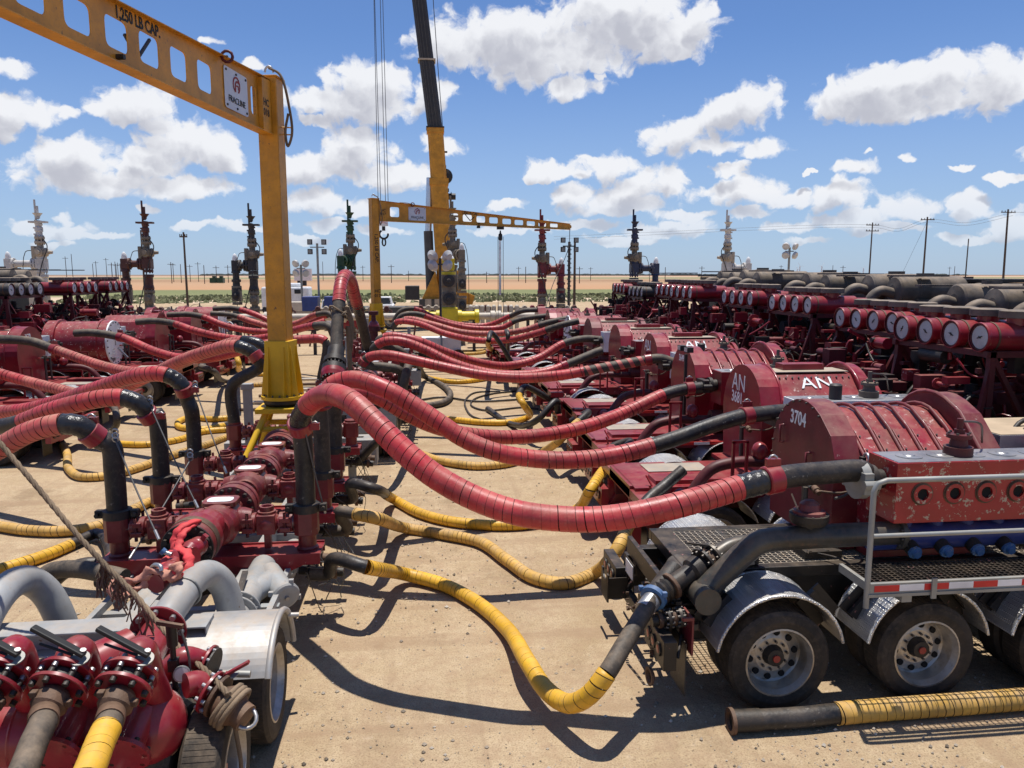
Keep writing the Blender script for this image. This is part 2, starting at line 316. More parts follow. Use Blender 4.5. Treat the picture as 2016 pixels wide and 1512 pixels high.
# ------------------------------------------------------------------ mesh helpers
class MB:
    def __init__(s, m='red_paint'): s.v = []; s.f = []; s.fm = []; s.sm = []; s.mn = [m]; s.c = 0
    def mat(s, m):
        if m not in s.mn: s.mn.append(m)
        s.c = s.mn.index(m); return s
    def face(s, idx, smooth=False): s.f.append(idx); s.fm.append(s.c); s.sm.append(smooth)
    def box(s, c, d, M=None):
        c = V(c); i = len(s.v)
        for x in (-.5, .5):
            for y in (-.5, .5):
                for z in (-.5, .5):
                    p = V((x * d[0], y * d[1], z * d[2])); s.v.append(c + (M @ p if M else p))
        for f in ((0, 1, 3, 2), (4, 6, 7, 5), (0, 4, 5, 1), (2, 3, 7, 6), (0, 2, 6, 4), (1, 5, 7, 3)): s.face([i + k for k in f])
        return s
    def span(s, a, b): a = V(a); b = V(b); return s.box((a + b) / 2, [abs(b[i] - a[i]) for i in range(3)])
    def bar(s, a, b, w, h=None, up=(0, 0, 1)):
        a = V(a); b = V(b); h = h or w; d = b - a; L = d.length
        if L < 1e-6: return s
        x = d / L; u = V(up)
        if abs(x.dot(u)) > .98: u = V((0, 1, 0))
        y = u.cross(x).normalized(); z = x.cross(y)
        return s.box((a + b) / 2, (L, w, h), Matrix((x, y, z)).transposed())
    def lathe(s, p, ax, prof, n=20, cap=True):
        p = V(p); ax = V(ax).normalized(); u = ax.orthogonal().normalized(); w = ax.cross(u); i0 = len(s.v)
        cs = [(math.cos(2 * math.pi * k / n), math.sin(2 * math.pi * k / n)) for k in range(n)]
        prev = None
        # each profile corner gets its own ring pair when the angle is sharp
        rings = []
        for j, (t, r) in enumerate(prof):
            rings.append((t, r))
        for j in range(len(rings) - 1):
            (t0, r0), (t1, r1) = rings[j], rings[j + 1]
            i = len(s.v)
            for (t, r) in ((t0, r0), (t1, r1)):
                q = p + ax * t
                for (a, b) in cs: s.v.append(q + (u * a + w * b) * r)
            for k in range(n):
                k2 = (k + 1) % n
                s.face([i + k, i + k2, i + n + k2, i + n + k], True)
        if cap:
            for (t, r), fl in ((rings[0], 1), (rings[-1], 0)):
                if r < 1e-4: continue
                i = len(s.v); q = p + ax * t
                for (a, b) in cs: s.v.append(q + (u * a + w * b) * r)
                l = list(range(i, i + n)); s.face(l[::-1] if fl else l)
        return s
    def cyl(s, a, b, r, r2=None, n=16, cap=True):
        a = V(a); b = V(b); d = (b - a)
        if d.length < 1e-6: return s
        return s.lathe(a, d, [(0, r), (d.length, r if r2 is None else r2)], n, cap)
    def dome(s, c, ax, r, h=None, n=20, full=False):
        h = h or r; K = 6
        if full: prof = [(-h * math.cos(math.pi * k / 10), max(r * math.sin(math.pi * k / 10), 1e-5)) for k in range(11)]
        else: prof = [(h * math.sin(math.pi / 2 * k / K), max(r * math.cos(math.pi / 2 * k / K), 1e-5)) for k in range(K + 1)]
        i = len(s.v); c = V(c); ax = V(ax).normalized(); u = ax.orthogonal().normalized(); w = ax.cross(u)
        for (t, rr) in prof:
            for k in range(n):
                a = 2 * math.pi * k / n; s.v.append(c + ax * t + (u * math.cos(a) + w * math.sin(a)) * rr)
        for j in range(len(prof) - 1):
            for k in range(n):
                k2 = (k + 1) % n; s.face([i + j * n + k, i + j * n + k2, i + (j + 1) * n + k2, i + (j + 1) * n + k], True)
        return s
    def tube(s, pts, r, n=10, closed=False, cap=True):
        pts = [V(p) for p in pts]; m = len(pts); rr = r if isinstance(r, (list, tuple)) else [r] * m
        fr = frames(pts); i = len(s.v)
        for j in range(m):
            t, u, w = fr[j]
            for k in range(n):
                a = 2 * math.pi * k / n; s.v.append(pts[j] + (u * math.cos(a) + w * math.sin(a)) * rr[j])
        for j in range(m - 1):
            for k in range(n):
                k2 = (k + 1) % n; s.face([i + j * n + k, i + j * n + k2, i + (j + 1) * n + k2, i + (j + 1) * n + k], True)
        if cap:
            for j, fl in ((0, 1), (m - 1, 0)):
                b = len(s.v); s.v += [V(q) for q in s.v[i + j * n:i + j * n + n]]; l = list(range(b, b + n)); s.face(l[::-1] if fl else l)
        return s
    def prism(s, poly, o, u, w, d):
        """polygon in (u,w) from origin o, extruded by vector d"""
        o = V(o); u = V(u); w = V(w); d = V(d); n = len(poly); i = len(s.v)
        for q in (V((0, 0, 0)), d):
            for (a, b) in poly: s.v.append(o + u * a + w * b + q)
        nn = u.cross(w).dot(d)
        ar = sum(poly[k][0] * poly[(k + 1) % n][1] - poly[(k + 1) % n][0] * poly[k][1] for k in range(n))
        flip = (nn * ar) < 0
        A = list(range(i, i + n)); B = list(range(i + n, i + 2 * n))
        s.face(A if flip else A[::-1]); s.face(B[::-1] if flip else B)
        for k in range(n):
            k2 = (k + 1) % n; q = [i + k, i + k2, i + n + k2, i + n + k]; s.face(q[::-1] if flip else q)
        return s
    def bolts(s, c, ax, Rr, n, r=.02, l=.04, off=0.):
        c = V(c); ax = V(ax).normalized(); u = ax.orthogonal().normalized(); w = ax.cross(u)
        for k in range(n):
            a = 2 * math.pi * (k + off) / n; p = c + (u * math.cos(a) + w * math.sin(a)) * Rr
            s.cyl(p - ax * l * .5, p + ax * l * .5, r, n=6)
        return s
    def flange(s, c, ax, r, t=.05, nb=0, br=.02, bm=None, n=24):
        ax = V(ax).normalized(); c = V(c); s.lathe(c - ax * t / 2, ax, [(0, r * .96), (t * .12, r), (t * .88, r), (t, r * .96)], n)
        if nb:
            o = s.c
            if bm: s.mat(bm)
            s.bolts(c, ax, r * .84, nb, br, t + br * 3); s.c = o
        return s
    def build(s, name, parent=None, local=False, bevel=0):
        me = bpy.data.meshes.new(name)
        off = V((0, 0, 0)) if (local or parent is None) else V(parent.get('_o', (0, 0, 0)))
        me.from_pydata([tuple(q - off) for q in s.v], [], s.f)
        for m in s.mn: me.materials.append(MATS[m])
        me.polygons.foreach_set('material_index', s.fm); me.polygons.foreach_set('use_smooth', s.sm); me.update()
        o = bpy.data.objects.new(name, me); C.objects.link(o)
        if parent is not None: o.parent = parent; o['_o'] = list(parent.get('_o', (0, 0, 0)))
        if bevel:
            b = o.modifiers.new('b', 'BEVEL'); b.width = bevel; b.segments = 2; b.limit_method = 'ANGLE'; b.angle_limit = R(50)
        return o
def frames(pts):
    m = len(pts); T = []
    for j in range(m):
        a = pts[max(0, j - 1)]; b = pts[min(m - 1, j + 1)]; T.append((b - a).normalized())
    u = T[0].orthogonal().normalized()
    if abs(T[0].z) < .9: u = V((0, 0, 1)).cross(T[0]).normalized()
    out = []
    for t in T:
        u = (u - t * u.dot(t)); u = u.normalized() if u.length > 1e-6 else t.orthogonal().normalized()
        out.append((t, u, t.cross(u)))
    return out
def spline(P, k=10):
    P = [V(p) for p in P]; out = []
    Q = [P[0] * 2 - P[1]] + P + [P[-1] * 2 - P[-2]]
    for i in range(1, len(Q) - 2):
        p0, p1, p2, p3 = Q[i - 1:i + 3]
        # centripetal catmull-rom
        def tj(ti, a, b): return ti + max((b - a).length, 1e-4) ** .5
        t0 = 0; t1 = tj(t0, p0, p1); t2 = tj(t1, p1, p2); t3 = tj(t2, p2, p3)
        for q in range(k):
            t = t1 + (t2 - t1) * q / k
            A1 = p0 * ((t1 - t) / (t1 - t0)) + p1 * ((t - t0) / (t1 - t0)); A2 = p1 * ((t2 - t) / (t2 - t1)) + p2 * ((t - t1) / (t2 - t1)); A3 = p2 * ((t3 - t) / (t3 - t2)) + p3 * ((t - t2) / (t3 - t2))
            B1 = A1 * ((t2 - t) / (t2 - t0)) + A2 * ((t - t0) / (t2 - t0)); B2 = A2 * ((t3 - t) / (t3 - t1)) + A3 * ((t - t1) / (t3 - t1))
            out.append(B1 * ((t2 - t) / (t2 - t1)) + B2 * ((t - t1) / (t2 - t1)))
    out.append(P[-1]); return out
def tag(o, label=None, cat=None, group=None, kind=None):
    if label: o['label'] = label
    if cat: o['category'] = cat
    if group: o['group'] = group
    if kind: o['kind'] = kind
    return o
def thing(name, label, cat, loc=(0, 0, 0), rz=0, group=None):
    o = bpy.data.objects.new(name, None); C.objects.link(o); o.location = loc; o.rotation_euler = (0, 0, rz); o.empty_display_size = .2
    o['_o'] = list(loc) if rz == 0 else [0, 0, 0]
    return tag(o, label, cat, group)
def ltext(parent, s, size, M, m='white_text', name='lettering', ext=.002, sx=1, label=None, bold=0.0):
    """text as mesh; M places it in parent space (local)"""
    cu = bpy.data.curves.new('t', 'FONT'); cu.body = s; cu.size = size; cu.extrude = ext; cu.align_x = 'CENTER'; cu.align_y = 'CENTER'; cu.offset = bold; cu.resolution_u = 3
    o = bpy.data.objects.new('t', cu); C.objects.link(o); bpy.context.view_layer.update()
    me = bpy.data.meshes.new_from_object(o.evaluated_get(bpy.context.evaluated_depsgraph_get())); bpy.data.objects.remove(o)
    me.transform(Matrix.Diagonal((sx, 1, 1, 1))); me.transform(M); me.materials.clear(); me.materials.append(MATS[m])
    x = bpy.data.objects.new(name, me); C.objects.link(x); x.parent = parent
    if label: x['label'] = label
    return x
def mtx(o, x, y):
    x = V(x).normalized(); y = V(y).normalized(); z = x.cross(y); y = z.cross(x)
    m = Matrix((x, y, z)).transposed().to_4x4(); m.translation = V(o); return m
def loc_of(parent): return V(parent.get('_o', (0, 0, 0)))

def wrap_tube(mb, pts, r, pitch, m1, m2='groove', n=16, amp=.045):
    """helically wrapped hose: raised band and a dark groove, true spiral"""
    L = [0]
    for a, b in zip(pts, pts[1:]): L.append(L[-1] + (b - a).length)
    tot = L[-1]; fr = frames(pts); prof = [(0, 1.014), (.5, 1.003), (.93, .997), (.93, .997), (.94, .968), (.985, .968), (1.0, 1.014)]; K = len(prof)
    def ev(s):
        s = min(max(s, 0), tot - 1e-5); lo = 0; hi = len(L) - 1
        while hi - lo > 1:
            md = (lo + hi) // 2
            if L[md] <= s: lo = md
            else: hi = md
        f = (s - L[lo]) / max(L[hi] - L[lo], 1e-6); p = pts[lo].lerp(pts[hi], f)
        u = fr[lo][1].lerp(fr[hi][1], f); w = fr[lo][2].lerp(fr[hi][2], f); return p, u, w
    NP = max(2, int(tot / pitch)); pitch = tot / NP; i0 = len(mb.v); rows = []
    rnd = random.Random(int(tot * 1000))
    for q in range(-1, NP + 1):
        jit = rnd.uniform(-.13, .13)
        for (a, rr) in prof:
            rows.append((q * pitch + a * pitch + jit * pitch * .5 * (a > 0), rr))
    for (s0, rr) in rows:
        for k in range(n):
            s = s0 + pitch * k / n; p, u, w = ev(s); an = 2 * math.pi * k / n
            mb.v.append(p + (u * math.cos(an) + w * math.sin(an)) * r * rr)
    for j in range(len(rows) - 1):
        if j % K in (2, 6): continue
        mb.mat(m2 if (j % K) >= 3 else m1)
        for k in range(n - 1):
            mb.face([i0 + j * n + k, i0 + j * n + k + 1, i0 + (j + 1) * n + k + 1, i0 + (j + 1) * n + k], (j % K) < 2)
        if j + K + 1 < len(rows):
            mb.face([i0 + j * n + n - 1, i0 + (j + K) * n, i0 + (j + 1 + K) * n, i0 + (j + 1) * n + n - 1], (j % K) < 2)
def hose(label, pts, segs, r, group, pitch=.09, n=14, name='wrapped_hose', cat='hose', ends='cc', k=8):
    """pts: list of (px,py,'y'|'z',val) or world vectors; segs: (i0,i1,kind)"""
    P = []
    for p in pts:
        if len(p) == 3: P.append(V(p))
        else: P.append(at(p[0], p[1], Y=p[3]) if p[2] == 'y' else at(p[0], p[1], Z=p[3]))
    for i_, p in enumerate(P):
        if p.z < r * 1.0: p.z = r * 1.0
    S = spline(P, k); t = thing(name, label, cat, tuple(P[0]), 0, group)
    kinds = {'red': ('red_wrap', 'wrap'), 'faded': ('red_wrap_faded', 'wrap'), 'yellow': ('yellow_wrap', 'wrap'), 'yellowd': ('yellow_wrap_dusty', 'wrap')}
    for (a, b, kd) in segs:
        sub = S[int(round(a * k)):int(round(b * k)) + 1]
        if len(sub) < 2: continue
        if kd in kinds:
            m1, nm = kinds[kd]; mb = MB(m1); wrap_tube(mb, sub, r * 1.06, pitch, m1, 'groove' if kd in ('red', 'faded') else 'rubber', n); mb.build('spiral_wrap', t)
        elif kd == 'sparse':
            mb = MB('rubber_dusty'); mb.tube(sub, r * .97, n); mb.build('rubber_section', t)
            mb = MB('red_wrap_faded'); wr = frames(sub); 
            Ls = 0; i0 = len(mb.v); stp = []
            m_ = len(sub) * 3; fine = [sub[0].lerp(sub[0], 0)] 
            pos = spline([sub[0], sub[len(sub) // 2], sub[-1]], 1) if False else sub
            tot = sum((b2 - a2).length for a2, b2 in zip(sub, sub[1:])); turns = int(tot / (pitch * 2.1)); NN = turns * n
            cum = [0]
            for a2, b2 in zip(sub, sub[1:]): cum.append(cum[-1] + (b2 - a2).length)
            def ev(s):
                j = 0
                while j < len(cum) - 2 and cum[j + 1] < s: j += 1
                f = min(1, max(0, (s - cum[j]) / max(cum[j + 1] - cum[j], 1e-6))); return sub[j].lerp(sub[j + 1], f), wr[j][1], wr[j][2]
            for q in range(NN + 1):
                s_ = tot * q / NN; an = 2 * math.pi * q / n
                for ds in (-pitch * .45, pitch * .45):
                    p, u, w = ev(s_ + ds); mb.v.append(p + (u * math.cos(an) + w * math.sin(an)) * r * 1.04)
            for q in range(NN): mb.face([2 * q, 2 * q + 2, 2 * q + 3, 2 * q + 1], True)
            mb.build('spiral_wrap', t)
        elif kd in ('black', 'dusty', 'tape', 'grey'):
            m1 = {'black': 'rubber', 'dusty': 'rubber_dusty', 'tape': 'tape', 'grey': 'rubber_dusty'}[kd]
            mb = MB(m1); rr = [r * (1.0 + (.03 * math.sin(q * 1.7) if kd == 'tape' else 0)) * (1.04 if kd == 'tape' else .98) for q in range(len(sub))]
            mb.tube(sub, rr, n + 2); mb.build('tape_band' if kd == 'tape' else 'rubber_section', t)
        elif kd == 'collar':
            mid = sub[len(sub) // 2]; ax = (sub[-1] - sub[0]).normalized(); mb = MB('red_paint')
            mb.lathe(mid - ax * r * .7, ax, [(0, r * 1.1), (.01, r * 1.22), (r * 1.4 - .01, r * 1.22), (r * 1.4, r * 1.1)], 20)
            upv = V((0, 0, 1)) if abs(ax.z) < .8 else V((1, -.3, 0)).normalized()
            mb.box(mid + upv * r * 1.45, (r * 1.2, r * .5, r * .7)); mb.mat('steel').tube([mid + upv * r * 1.6 + V((r * .4 * math.cos(a), 0, r * .5 * math.sin(a))) for a in [q * .7 for q in range(6)]], r * .1, 6)
            mb.build('safety_clamp', t)
        elif kd == 'union':
            mid = sub[len(sub) // 2]; ax = (sub[-1] - sub[0]).normalized(); mb = MB('black_iron')
            mb.lathe(mid - ax * r * .5, ax, [(0, r * 1.1), (.01, r * 1.38), (r - .01, r * 1.38), (r, r * 1.1)], 20)
            sd_ = ax.cross(V((0, 1, 0.2))).normalized()
            for sg in (-1, 1):
                mb.box(mid + sd_ * sg * r * 1.7, (r * .8, r * .7, r * .8)); mb.cyl(mid + sd_ * sg * r * 1.8 - V((0, r * .75, 0)), mid + sd_ * sg * r * 1.8 + V((0, r * .75, 0)), r * .22, n=6)
            mb.build('clamp_union', t, bevel=.008 if r > .08 else 0)
    return t, S

# ------------------------------------------------------------------ ground
def ground():
    mb = MB('sand_ground'); n = 70
    xs = [-45 + 90 * i / n for i in range(n + 1)]; ys = [-12 + 132 * (j / n) ** 1.5 for j in range(n + 1)]
    rnd = random.Random(3)
    for j, y in enumerate(ys):
        for i, x in enumerate(xs):
            mb.v.append(V((x * (1 + max(0, y) / 40), y, rnd.uniform(-.012, .004))))
    for j in range(n):
        for i in range(n):
            a = j * (n + 1) + i; mb.face([a, a + 1, a + n + 2, a + n + 1], True)
    tag(mb.build('ground'), kind='structure')
    mb = MB('field_soil'); mb.v = [V((-6000, -3000, -.05)), V((6000, -3000, -.05)), V((6000, 8000, -.05)), V((-6000, 8000, -.05))]; mb.face([0, 1, 2, 3])
    tag(mb.build('field'), kind='structure')
    # loose stones on the near sand
    mb = MB('tan_valve'); mb.mat('beige_iron'); rnd = random.Random(11)
    for q in range(9000):
        y = 5.2 + rnd.random() ** 1.7 * 12; x = rnd.uniform(-6, 6)
        if math.sin(x * 1.7 + 2 * math.sin(y * .9)) * math.cos(y * 1.3 + x * .4) < rnd.uniform(-.9, .5): continue
        s_ = rnd.choice((.005, .006, .008, .010, .013, .022)) * rnd.uniform(.6, 1.3)
        mb.mat(rnd.choice(('tan_valve', 'beige_iron', 'beige_iron', 'pipe_beige'))); c = V((x, y, s_ * .3)); i = len(mb.v)
        for dx, dy, dz in ((1, 0, 0), (-1, 0, 0), (0, 1, 0), (0, -1, 0), (0, 0, .8), (0, 0, -.8)): mb.v.append(c + V((dx * rnd.uniform(.7, 1.2), dy * rnd.uniform(.6, 1.1), dz)) * s_)
        for f in ((0, 2, 4), (2, 1, 4), (1, 3, 4), (3, 0, 4), (2, 0, 5), (1, 2, 5), (3, 1, 5), (0, 3, 5)): mb.face([i + z for z in f])
    tag(mb.build('gravel'), 'loose pale stones scattered over the sandy ground between the equipment', 'gravel', kind='stuff')
    # weeds along the far road
    mb = MB('weed')
    for q in range(3600):
        y = rnd.uniform(118, 160); x = rnd.uniform(-60, 100); h = rnd.uniform(.15, .7) * (.5 + .8 * abs(math.sin(x * .13) * math.cos(x * .031 + y * .1))); w = rnd.uniform(.2, .7)
        i = len(mb.v); a = rnd.uniform(0, 3.1); dx = math.cos(a) * w; dy = math.sin(a) * w
        mb.v += [V((x - dx, y - dy, -.05)), V((x + dx, y + dy, -.05)), V((x + dx * .5, y + dy, h)), V((x - dx * .8, y, h * .7))]; mb.face([i, i + 1, i + 2, i + 3])
    tag(mb.build('roadside_weeds'), 'low green weeds in a strip beyond the pale dirt road', 'weeds', kind='stuff')
ground()
# ------------------------------------------------------------------ pump trailers
def arc(cx, cz, r, a0, a1, n): return [(cx + r * math.cos(R(a0 + (a1 - a0) * k / n)), cz + r * math.sin(R(a0 + (a1 - a0) * k / n))) for k in range(n + 1)]
def wheel(parent, c, side, near=True, r=.52, w=.30, rimm='rim_metal', name='wheel', axis=(0, 1, 0), face=-1):
    """c: centre of outer wheel; axle along axis; face sign = outward direction along axis"""
    ax = V(axis).normalized() * face; c = V(c); n = 40 if near else 20
    t = MB('tyre')
    prof = [(-w, r * .66), (-w, r * .93), (-w * .9, r), (-w * .1, r), (0, r * .94), (.012, r * .82), (0, r * .69), (-.03, r * .66)]
    t.lathe(c, ax, prof, n, False)
    if near:
        u = ax.orthogonal().normalized(); q = ax.cross(u)
        for k in range(n * 2):
            a = 2 * math.pi * k / (n * 2); d = u * math.cos(a) + q * math.sin(a)
            t.bar(c - ax * w * .12 + d * r * .985, c - ax * w * .88 + d * r * .985, .018, .02, up=d)
    to = t.build(name, parent, local=True)
    rm = MB(rimm); rr = r * .66
    rm.lathe(c, ax, [(-.02, rr * 1.03), (0.0, rr * 1.03), (.004, rr * .98), (-.02, rr * .95), (-.06, rr * .90), (-.185, rr * .86), (-.205, rr * .80), (-.17, rr * .52), (-.17, rr * .30)], n, False)
    rm.mat('dark_void')
    for k in range(10):
        u = ax.orthogonal().normalized(); q = ax.cross(u); a = 2 * math.pi * k / 10; p = c + (u * math.cos(a) + q * math.sin(a)) * rr * .68
        if near: rm.cyl(p - ax * .196, p - ax * .170, rr * .095, n=12)
    rm.mat('black_iron').lathe(c, ax, [(-.17, rr * .32), (-.12, rr * .27), (-.09, rr * .25), (-.085, rr * .1)], 14)
    if near: rm.mat('chrome_bolt').bolts(c - ax * .16, ax, rr * .42, 10, .013, .05)
    rm.mat('lamp_red').cyl(c - ax * .085, c - ax * .07, rr * .11, n=10)
    rm.build('rim', to, local=True)
    # inner twin
    t2 = MB('tyre'); t2.lathe(c - ax * (w + .06), ax, [(-w, r * .6), (-w, r * .94), (-w * .9, r), (-w * .1, r), (0, r * .93), (0, r * .5)], n if near else 16, False); t2.build('inner_tyre', to, local=True)
def fender(mb, x, y0, y1, z, r, a0=18, a1=165, t=.012, lip=True):
    P = arc(x, z, r, a0, a1, 14); Q = arc(x, z, r - t, a1, a0, 14)
    mb.prism([(p[0], p[1]) for p in P + Q], (0, y0, 0), (1, 0, 0), (0, 0, 1), (0, y1 - y0, 0))
    if lip:
        for yy in (y0, y1): mb.tube([V((p[0], yy, p[1])) for p in arc(x, z, r - .005, a0, a1, 14)], .018, 6)
def clutter(mb, lo, hi, n, seed, mats, pipes=True, smin=.05, smax=.3):
    rnd = random.Random(seed); lo = V(lo); hi = V(hi)
    def rp(): return V([rnd.uniform(lo[i], hi[i]) for i in range(3)])
    for q in range(n):
        mb.mat(rnd.choice(mats)); k = rnd.random(); p = rp(); s = rnd.uniform(smin, smax)
        if k < .35: mb.box(p, (s * rnd.uniform(.5, 2), s * rnd.uniform(.4, 1.2), s * rnd.uniform(.4, 1.3)))
        elif k < .6:
            a = V(rnd.choice(((1, 0, 0), (0, 1, 0), (0, 0, 1)))); mb.cyl(p - a * s, p + a * s, s * rnd.uniform(.2, .5), n=10)
            if rnd.random() < .5: mb.flange(p + a * s * .6, a, s * .6, .02, n=10)
        elif k < .85 and pipes:
            b = p + V((rnd.uniform(-.5, .5), rnd.uniform(-.4, .4), rnd.uniform(-.4, .3))); m = (p + b) / 2 + V((0, 0, rnd.uniform(-.2, .2)))
            mb.tube(spline([p, m, b], 4), rnd.uniform(.012, .035), 5)
        else:
            b = p + V((rnd.uniform(-.4, .4), 0, rnd.uniform(-.5, .5))); mb.bar(p, b, .05, .05)
def round_poly(pts, r, n=4):
    out = []; m = len(pts)
    for i in range(m):
        p = V((*pts[i], 0)); a = (V((*pts[i - 1], 0)) - p); b = (V((*pts[(i + 1) % m], 0)) - p); rr = min(r, a.length * .45, b.length * .45)
        A = p + a.normalized() * rr; B = p + b.normalized() * rr
        for k in range(n + 1):
            t = k / n; q = A * (1 - t) ** 2 + p * 2 * t * (1 - t) + B * t * t; out.append((q.x, q.y))
    return out
def union_chain(mb, p, ax, L, r, dark='black_iron'):
    """valve, wing union and flange along a pipe"""
    ax = V(ax).normalized(); p = V(p)
    mb.cyl(p, p + ax * L, r, n=12)
    for f, s in ((.12, 1.7), (.2, 1.7), (.62, 1.6), (.7, 1.6)): mb.flange(p + ax * L * f, ax, r * s, .022, 6, .012, n=14)
    q = p + ax * L * .42; mb.dome(q, ax, r * 1.45, r * 1.5, 12, True); mb.bar(q, q + V((0, 0, r * 2.6)), r * .5)
    mb.mat('red_paint').bar(q + V((-.02, 0, r * 2.6)), q + V((.10, -.12, r * 3.8)), .03, .014)
PUMPS = {}
def pump_trailer(name_label, loc, flip, style='bolted', num=None, logo=False, near=False, fluid='red_chipped', body='red_paint', drums=4, drum_m='red_paint', seed=1,
                 dx=0., px=2.15, deck='red_paint', muffler=True, drumx=5.5, drumz=3.4, wh=True, eng=True, light=False, fluid_on=True):
    """local: x forward from the rear bumper, -y is the fluid-end side"""
    rz = math.pi if flip else 0; rnd = random.Random(seed)
    t = thing('pump_trailer', name_label, 'pump trailer', loc, rz, 'pump trailers parked side by side')
    t['_o'] = [0, 0, 0]
    fr = MB('black_paint' if near else 'red_dark')
    # ---- frame
    L = 11.5
    for y in (-.45, .45): fr.span((.05, y - .07, .78), (L, y + .07, 1.12))
    for k in range(9): fr.span((.3 + k * 1.3, -.5, .85), (.4 + k * 1.3, .5, 1.0))
    for y in (-1.2, 1.2): fr.span((5.2, y - .05, .92), (L, y + .05, 1.12))
    fr.span((4.9, -1.2, 1.123), (L, 1.2, 1.15))
    fr.build('frame', t, True, bevel=.01 if near else 0)
    # rear deck and bumper
    if near:
        d = MB('black_paint')
        for (a, b) in (((.30, -.62, 1.12), (4.4, -.5, 1.24)), ((.30, .62, 1.12), (4.4, .74, 1.24)), ((.30, -.5, 1.12), (.55, .62, 1.245))): d.span(a, b)
        for k in range(4): d.span((1.1 + k * .85, -.5, 1.12), (1.16 + k * .85, .62, 1.23))
        do = d.build('rear_deck', t, True, bevel=.008)
        g = MB('mesh_metal')
        for k in range(62):
            x = .56 + k * .065
            if x < 4.35: g.span((x, -.5, 1.212), (x + .012, .62, 1.228))
        for k in range(22): g.span((.55, -.49 + k * .052, 1.214), (4.35, -.482 + k * .052, 1.234))
        g.build('grating', do, True)
    else:
        d = MB(deck); d.span((.05, -.75, 1.0), (px + .3, .75, 1.2)); d.span((.0, -1.2, 1.02), (.35, 1.2, 1.15)); d.span((px - .2, -1.2, 1.16), (px + 2.6, 1.2, 1.22))
        if rnd.random() < .6: d.mat('retro_red').span((1.5, -1.222, 1.16), (3.0, -1.203, 1.22)); d.mat('retro_white').span((1.8, -1.226, 1.165), (2.1, -1.223, 1.215))
        d.mat(deck); d.span((.4, -.6, 1.2), (1.6, -.2, 1.26)); d.mat('mesh_metal').span((.5, .1, 1.203), (1.5, .6, 1.215))
        d.build('rear_deck', t, True)
    bp = MB('black_paint' if near else 'red_paint')
    for s in (-1, 1):
        bp.span((-.13, s * .62 if s > 0 else -1.27, .50), (.0, 1.27 if s > 0 else -.62, .80))
        bp.span((.0, s * .70 - .06, .55), (.5, s * .70 + .06, .95))
    bp.span((-.02, -.62, .42), (.06, .62, .55)); bp.bar((.0, -.6, .5), (.3, -.6, 1.0), .06); bp.bar((.0, .6, .5), (.3, .6, 1.0), .06)
    bp.span((.0, -.62, 1.0), (.06, .62, 1.2))
    bo = bp.build('rear_bumper', t, True, bevel=.008 if near else 0)
    for s in (-1, 1):
        for k in range(3):
            y = s * (.78 + k * .17)
            lm = MB('black_iron'); lm.lathe((-.13, y, .66), (-1, 0, 0), [(0, .070), (.018, .070), (.018, .058)], 20 if near else 12); lm.mat('lamp_red').lathe((-.13, y, .66), (-1, 0, 0), [(.004, .057), (.014, .054), (.022, .03)], 20 if near else 12)
            lm.build('tail_lamp', bo, True)
    for s in (-1, 1): mf = MB('rubber'); mf.span((.12, s * .95 - .22, .17), (.132, s * .95 + .22, .72)); mf.build('mud_flap', t, True)
    # wheels and fenders
    ax = (1.05, 2.6, 4.15) if near else (1.1, 2.5, 3.9)
    for x in ax:
        for s in (-1, 1):
            fd = MB('treadplate'); fender(fd, x, s * 1.27, s * .66, .56, .66, 12 if near else 20, 170 if near else 160, lip=near); fo = fd.build('fender', t, True)
            if near and s < 0:
                for sg in (-1, 1):
                    fb = MB('black_paint'); a = V((x + sg * .42, -.98, 1.10)); b = V((x + sg * .66, -.98, .83)); fb.bar(a, b, .10, .05, up=(0, 1, 0)); fb.bar(a + V((0, .05, -.02)), b + V((0, .05, -.02)), .3, .02, up=(0, 1, 0)); fb.build('bracket', fo, True)
    for x in ax:
        for s in (-1, 1): wheel(t, (x, s * 1.27, .52), s, near, face=s)
    # ---- power end
    pe = MB(body); x0 = px; x1 = px + (1.95 if near else 2.0)
    zt = 2.72
    if style == 'ribbed':
        # end plate housing: rounded behind, sloping front
        plate = [(.66, 1.25), (.66, 1.3)] + [(p[0], p[1]) for p in arc(-.02, 2.0, .70, -15, 122, 12)] + [(-.62, 2.42), (-.72, 2.2), (-.72, 1.25)]
        pe.prism(plate, (x0, .55, 0), (0, 1, 0), (0, 0, 1), (.30, 0, 0))
        inner = [(.58, 1.25)] + arc(-.02, 2.0, .60, -10, 105, 10) + [(-.45, 2.42), (-.98, 2.02), (-.98, 1.9), (-.75, 1.25)]
        xs_, xe_ = x0 + .30, x1 - .35
        pe.mat('red_scuffed' if near else body).prism(inner, (xs_, .55, 0), (0, 1, 0), (0, 0, 1), (xe_ - xs_, 0, 0))
        pe.mat(body)
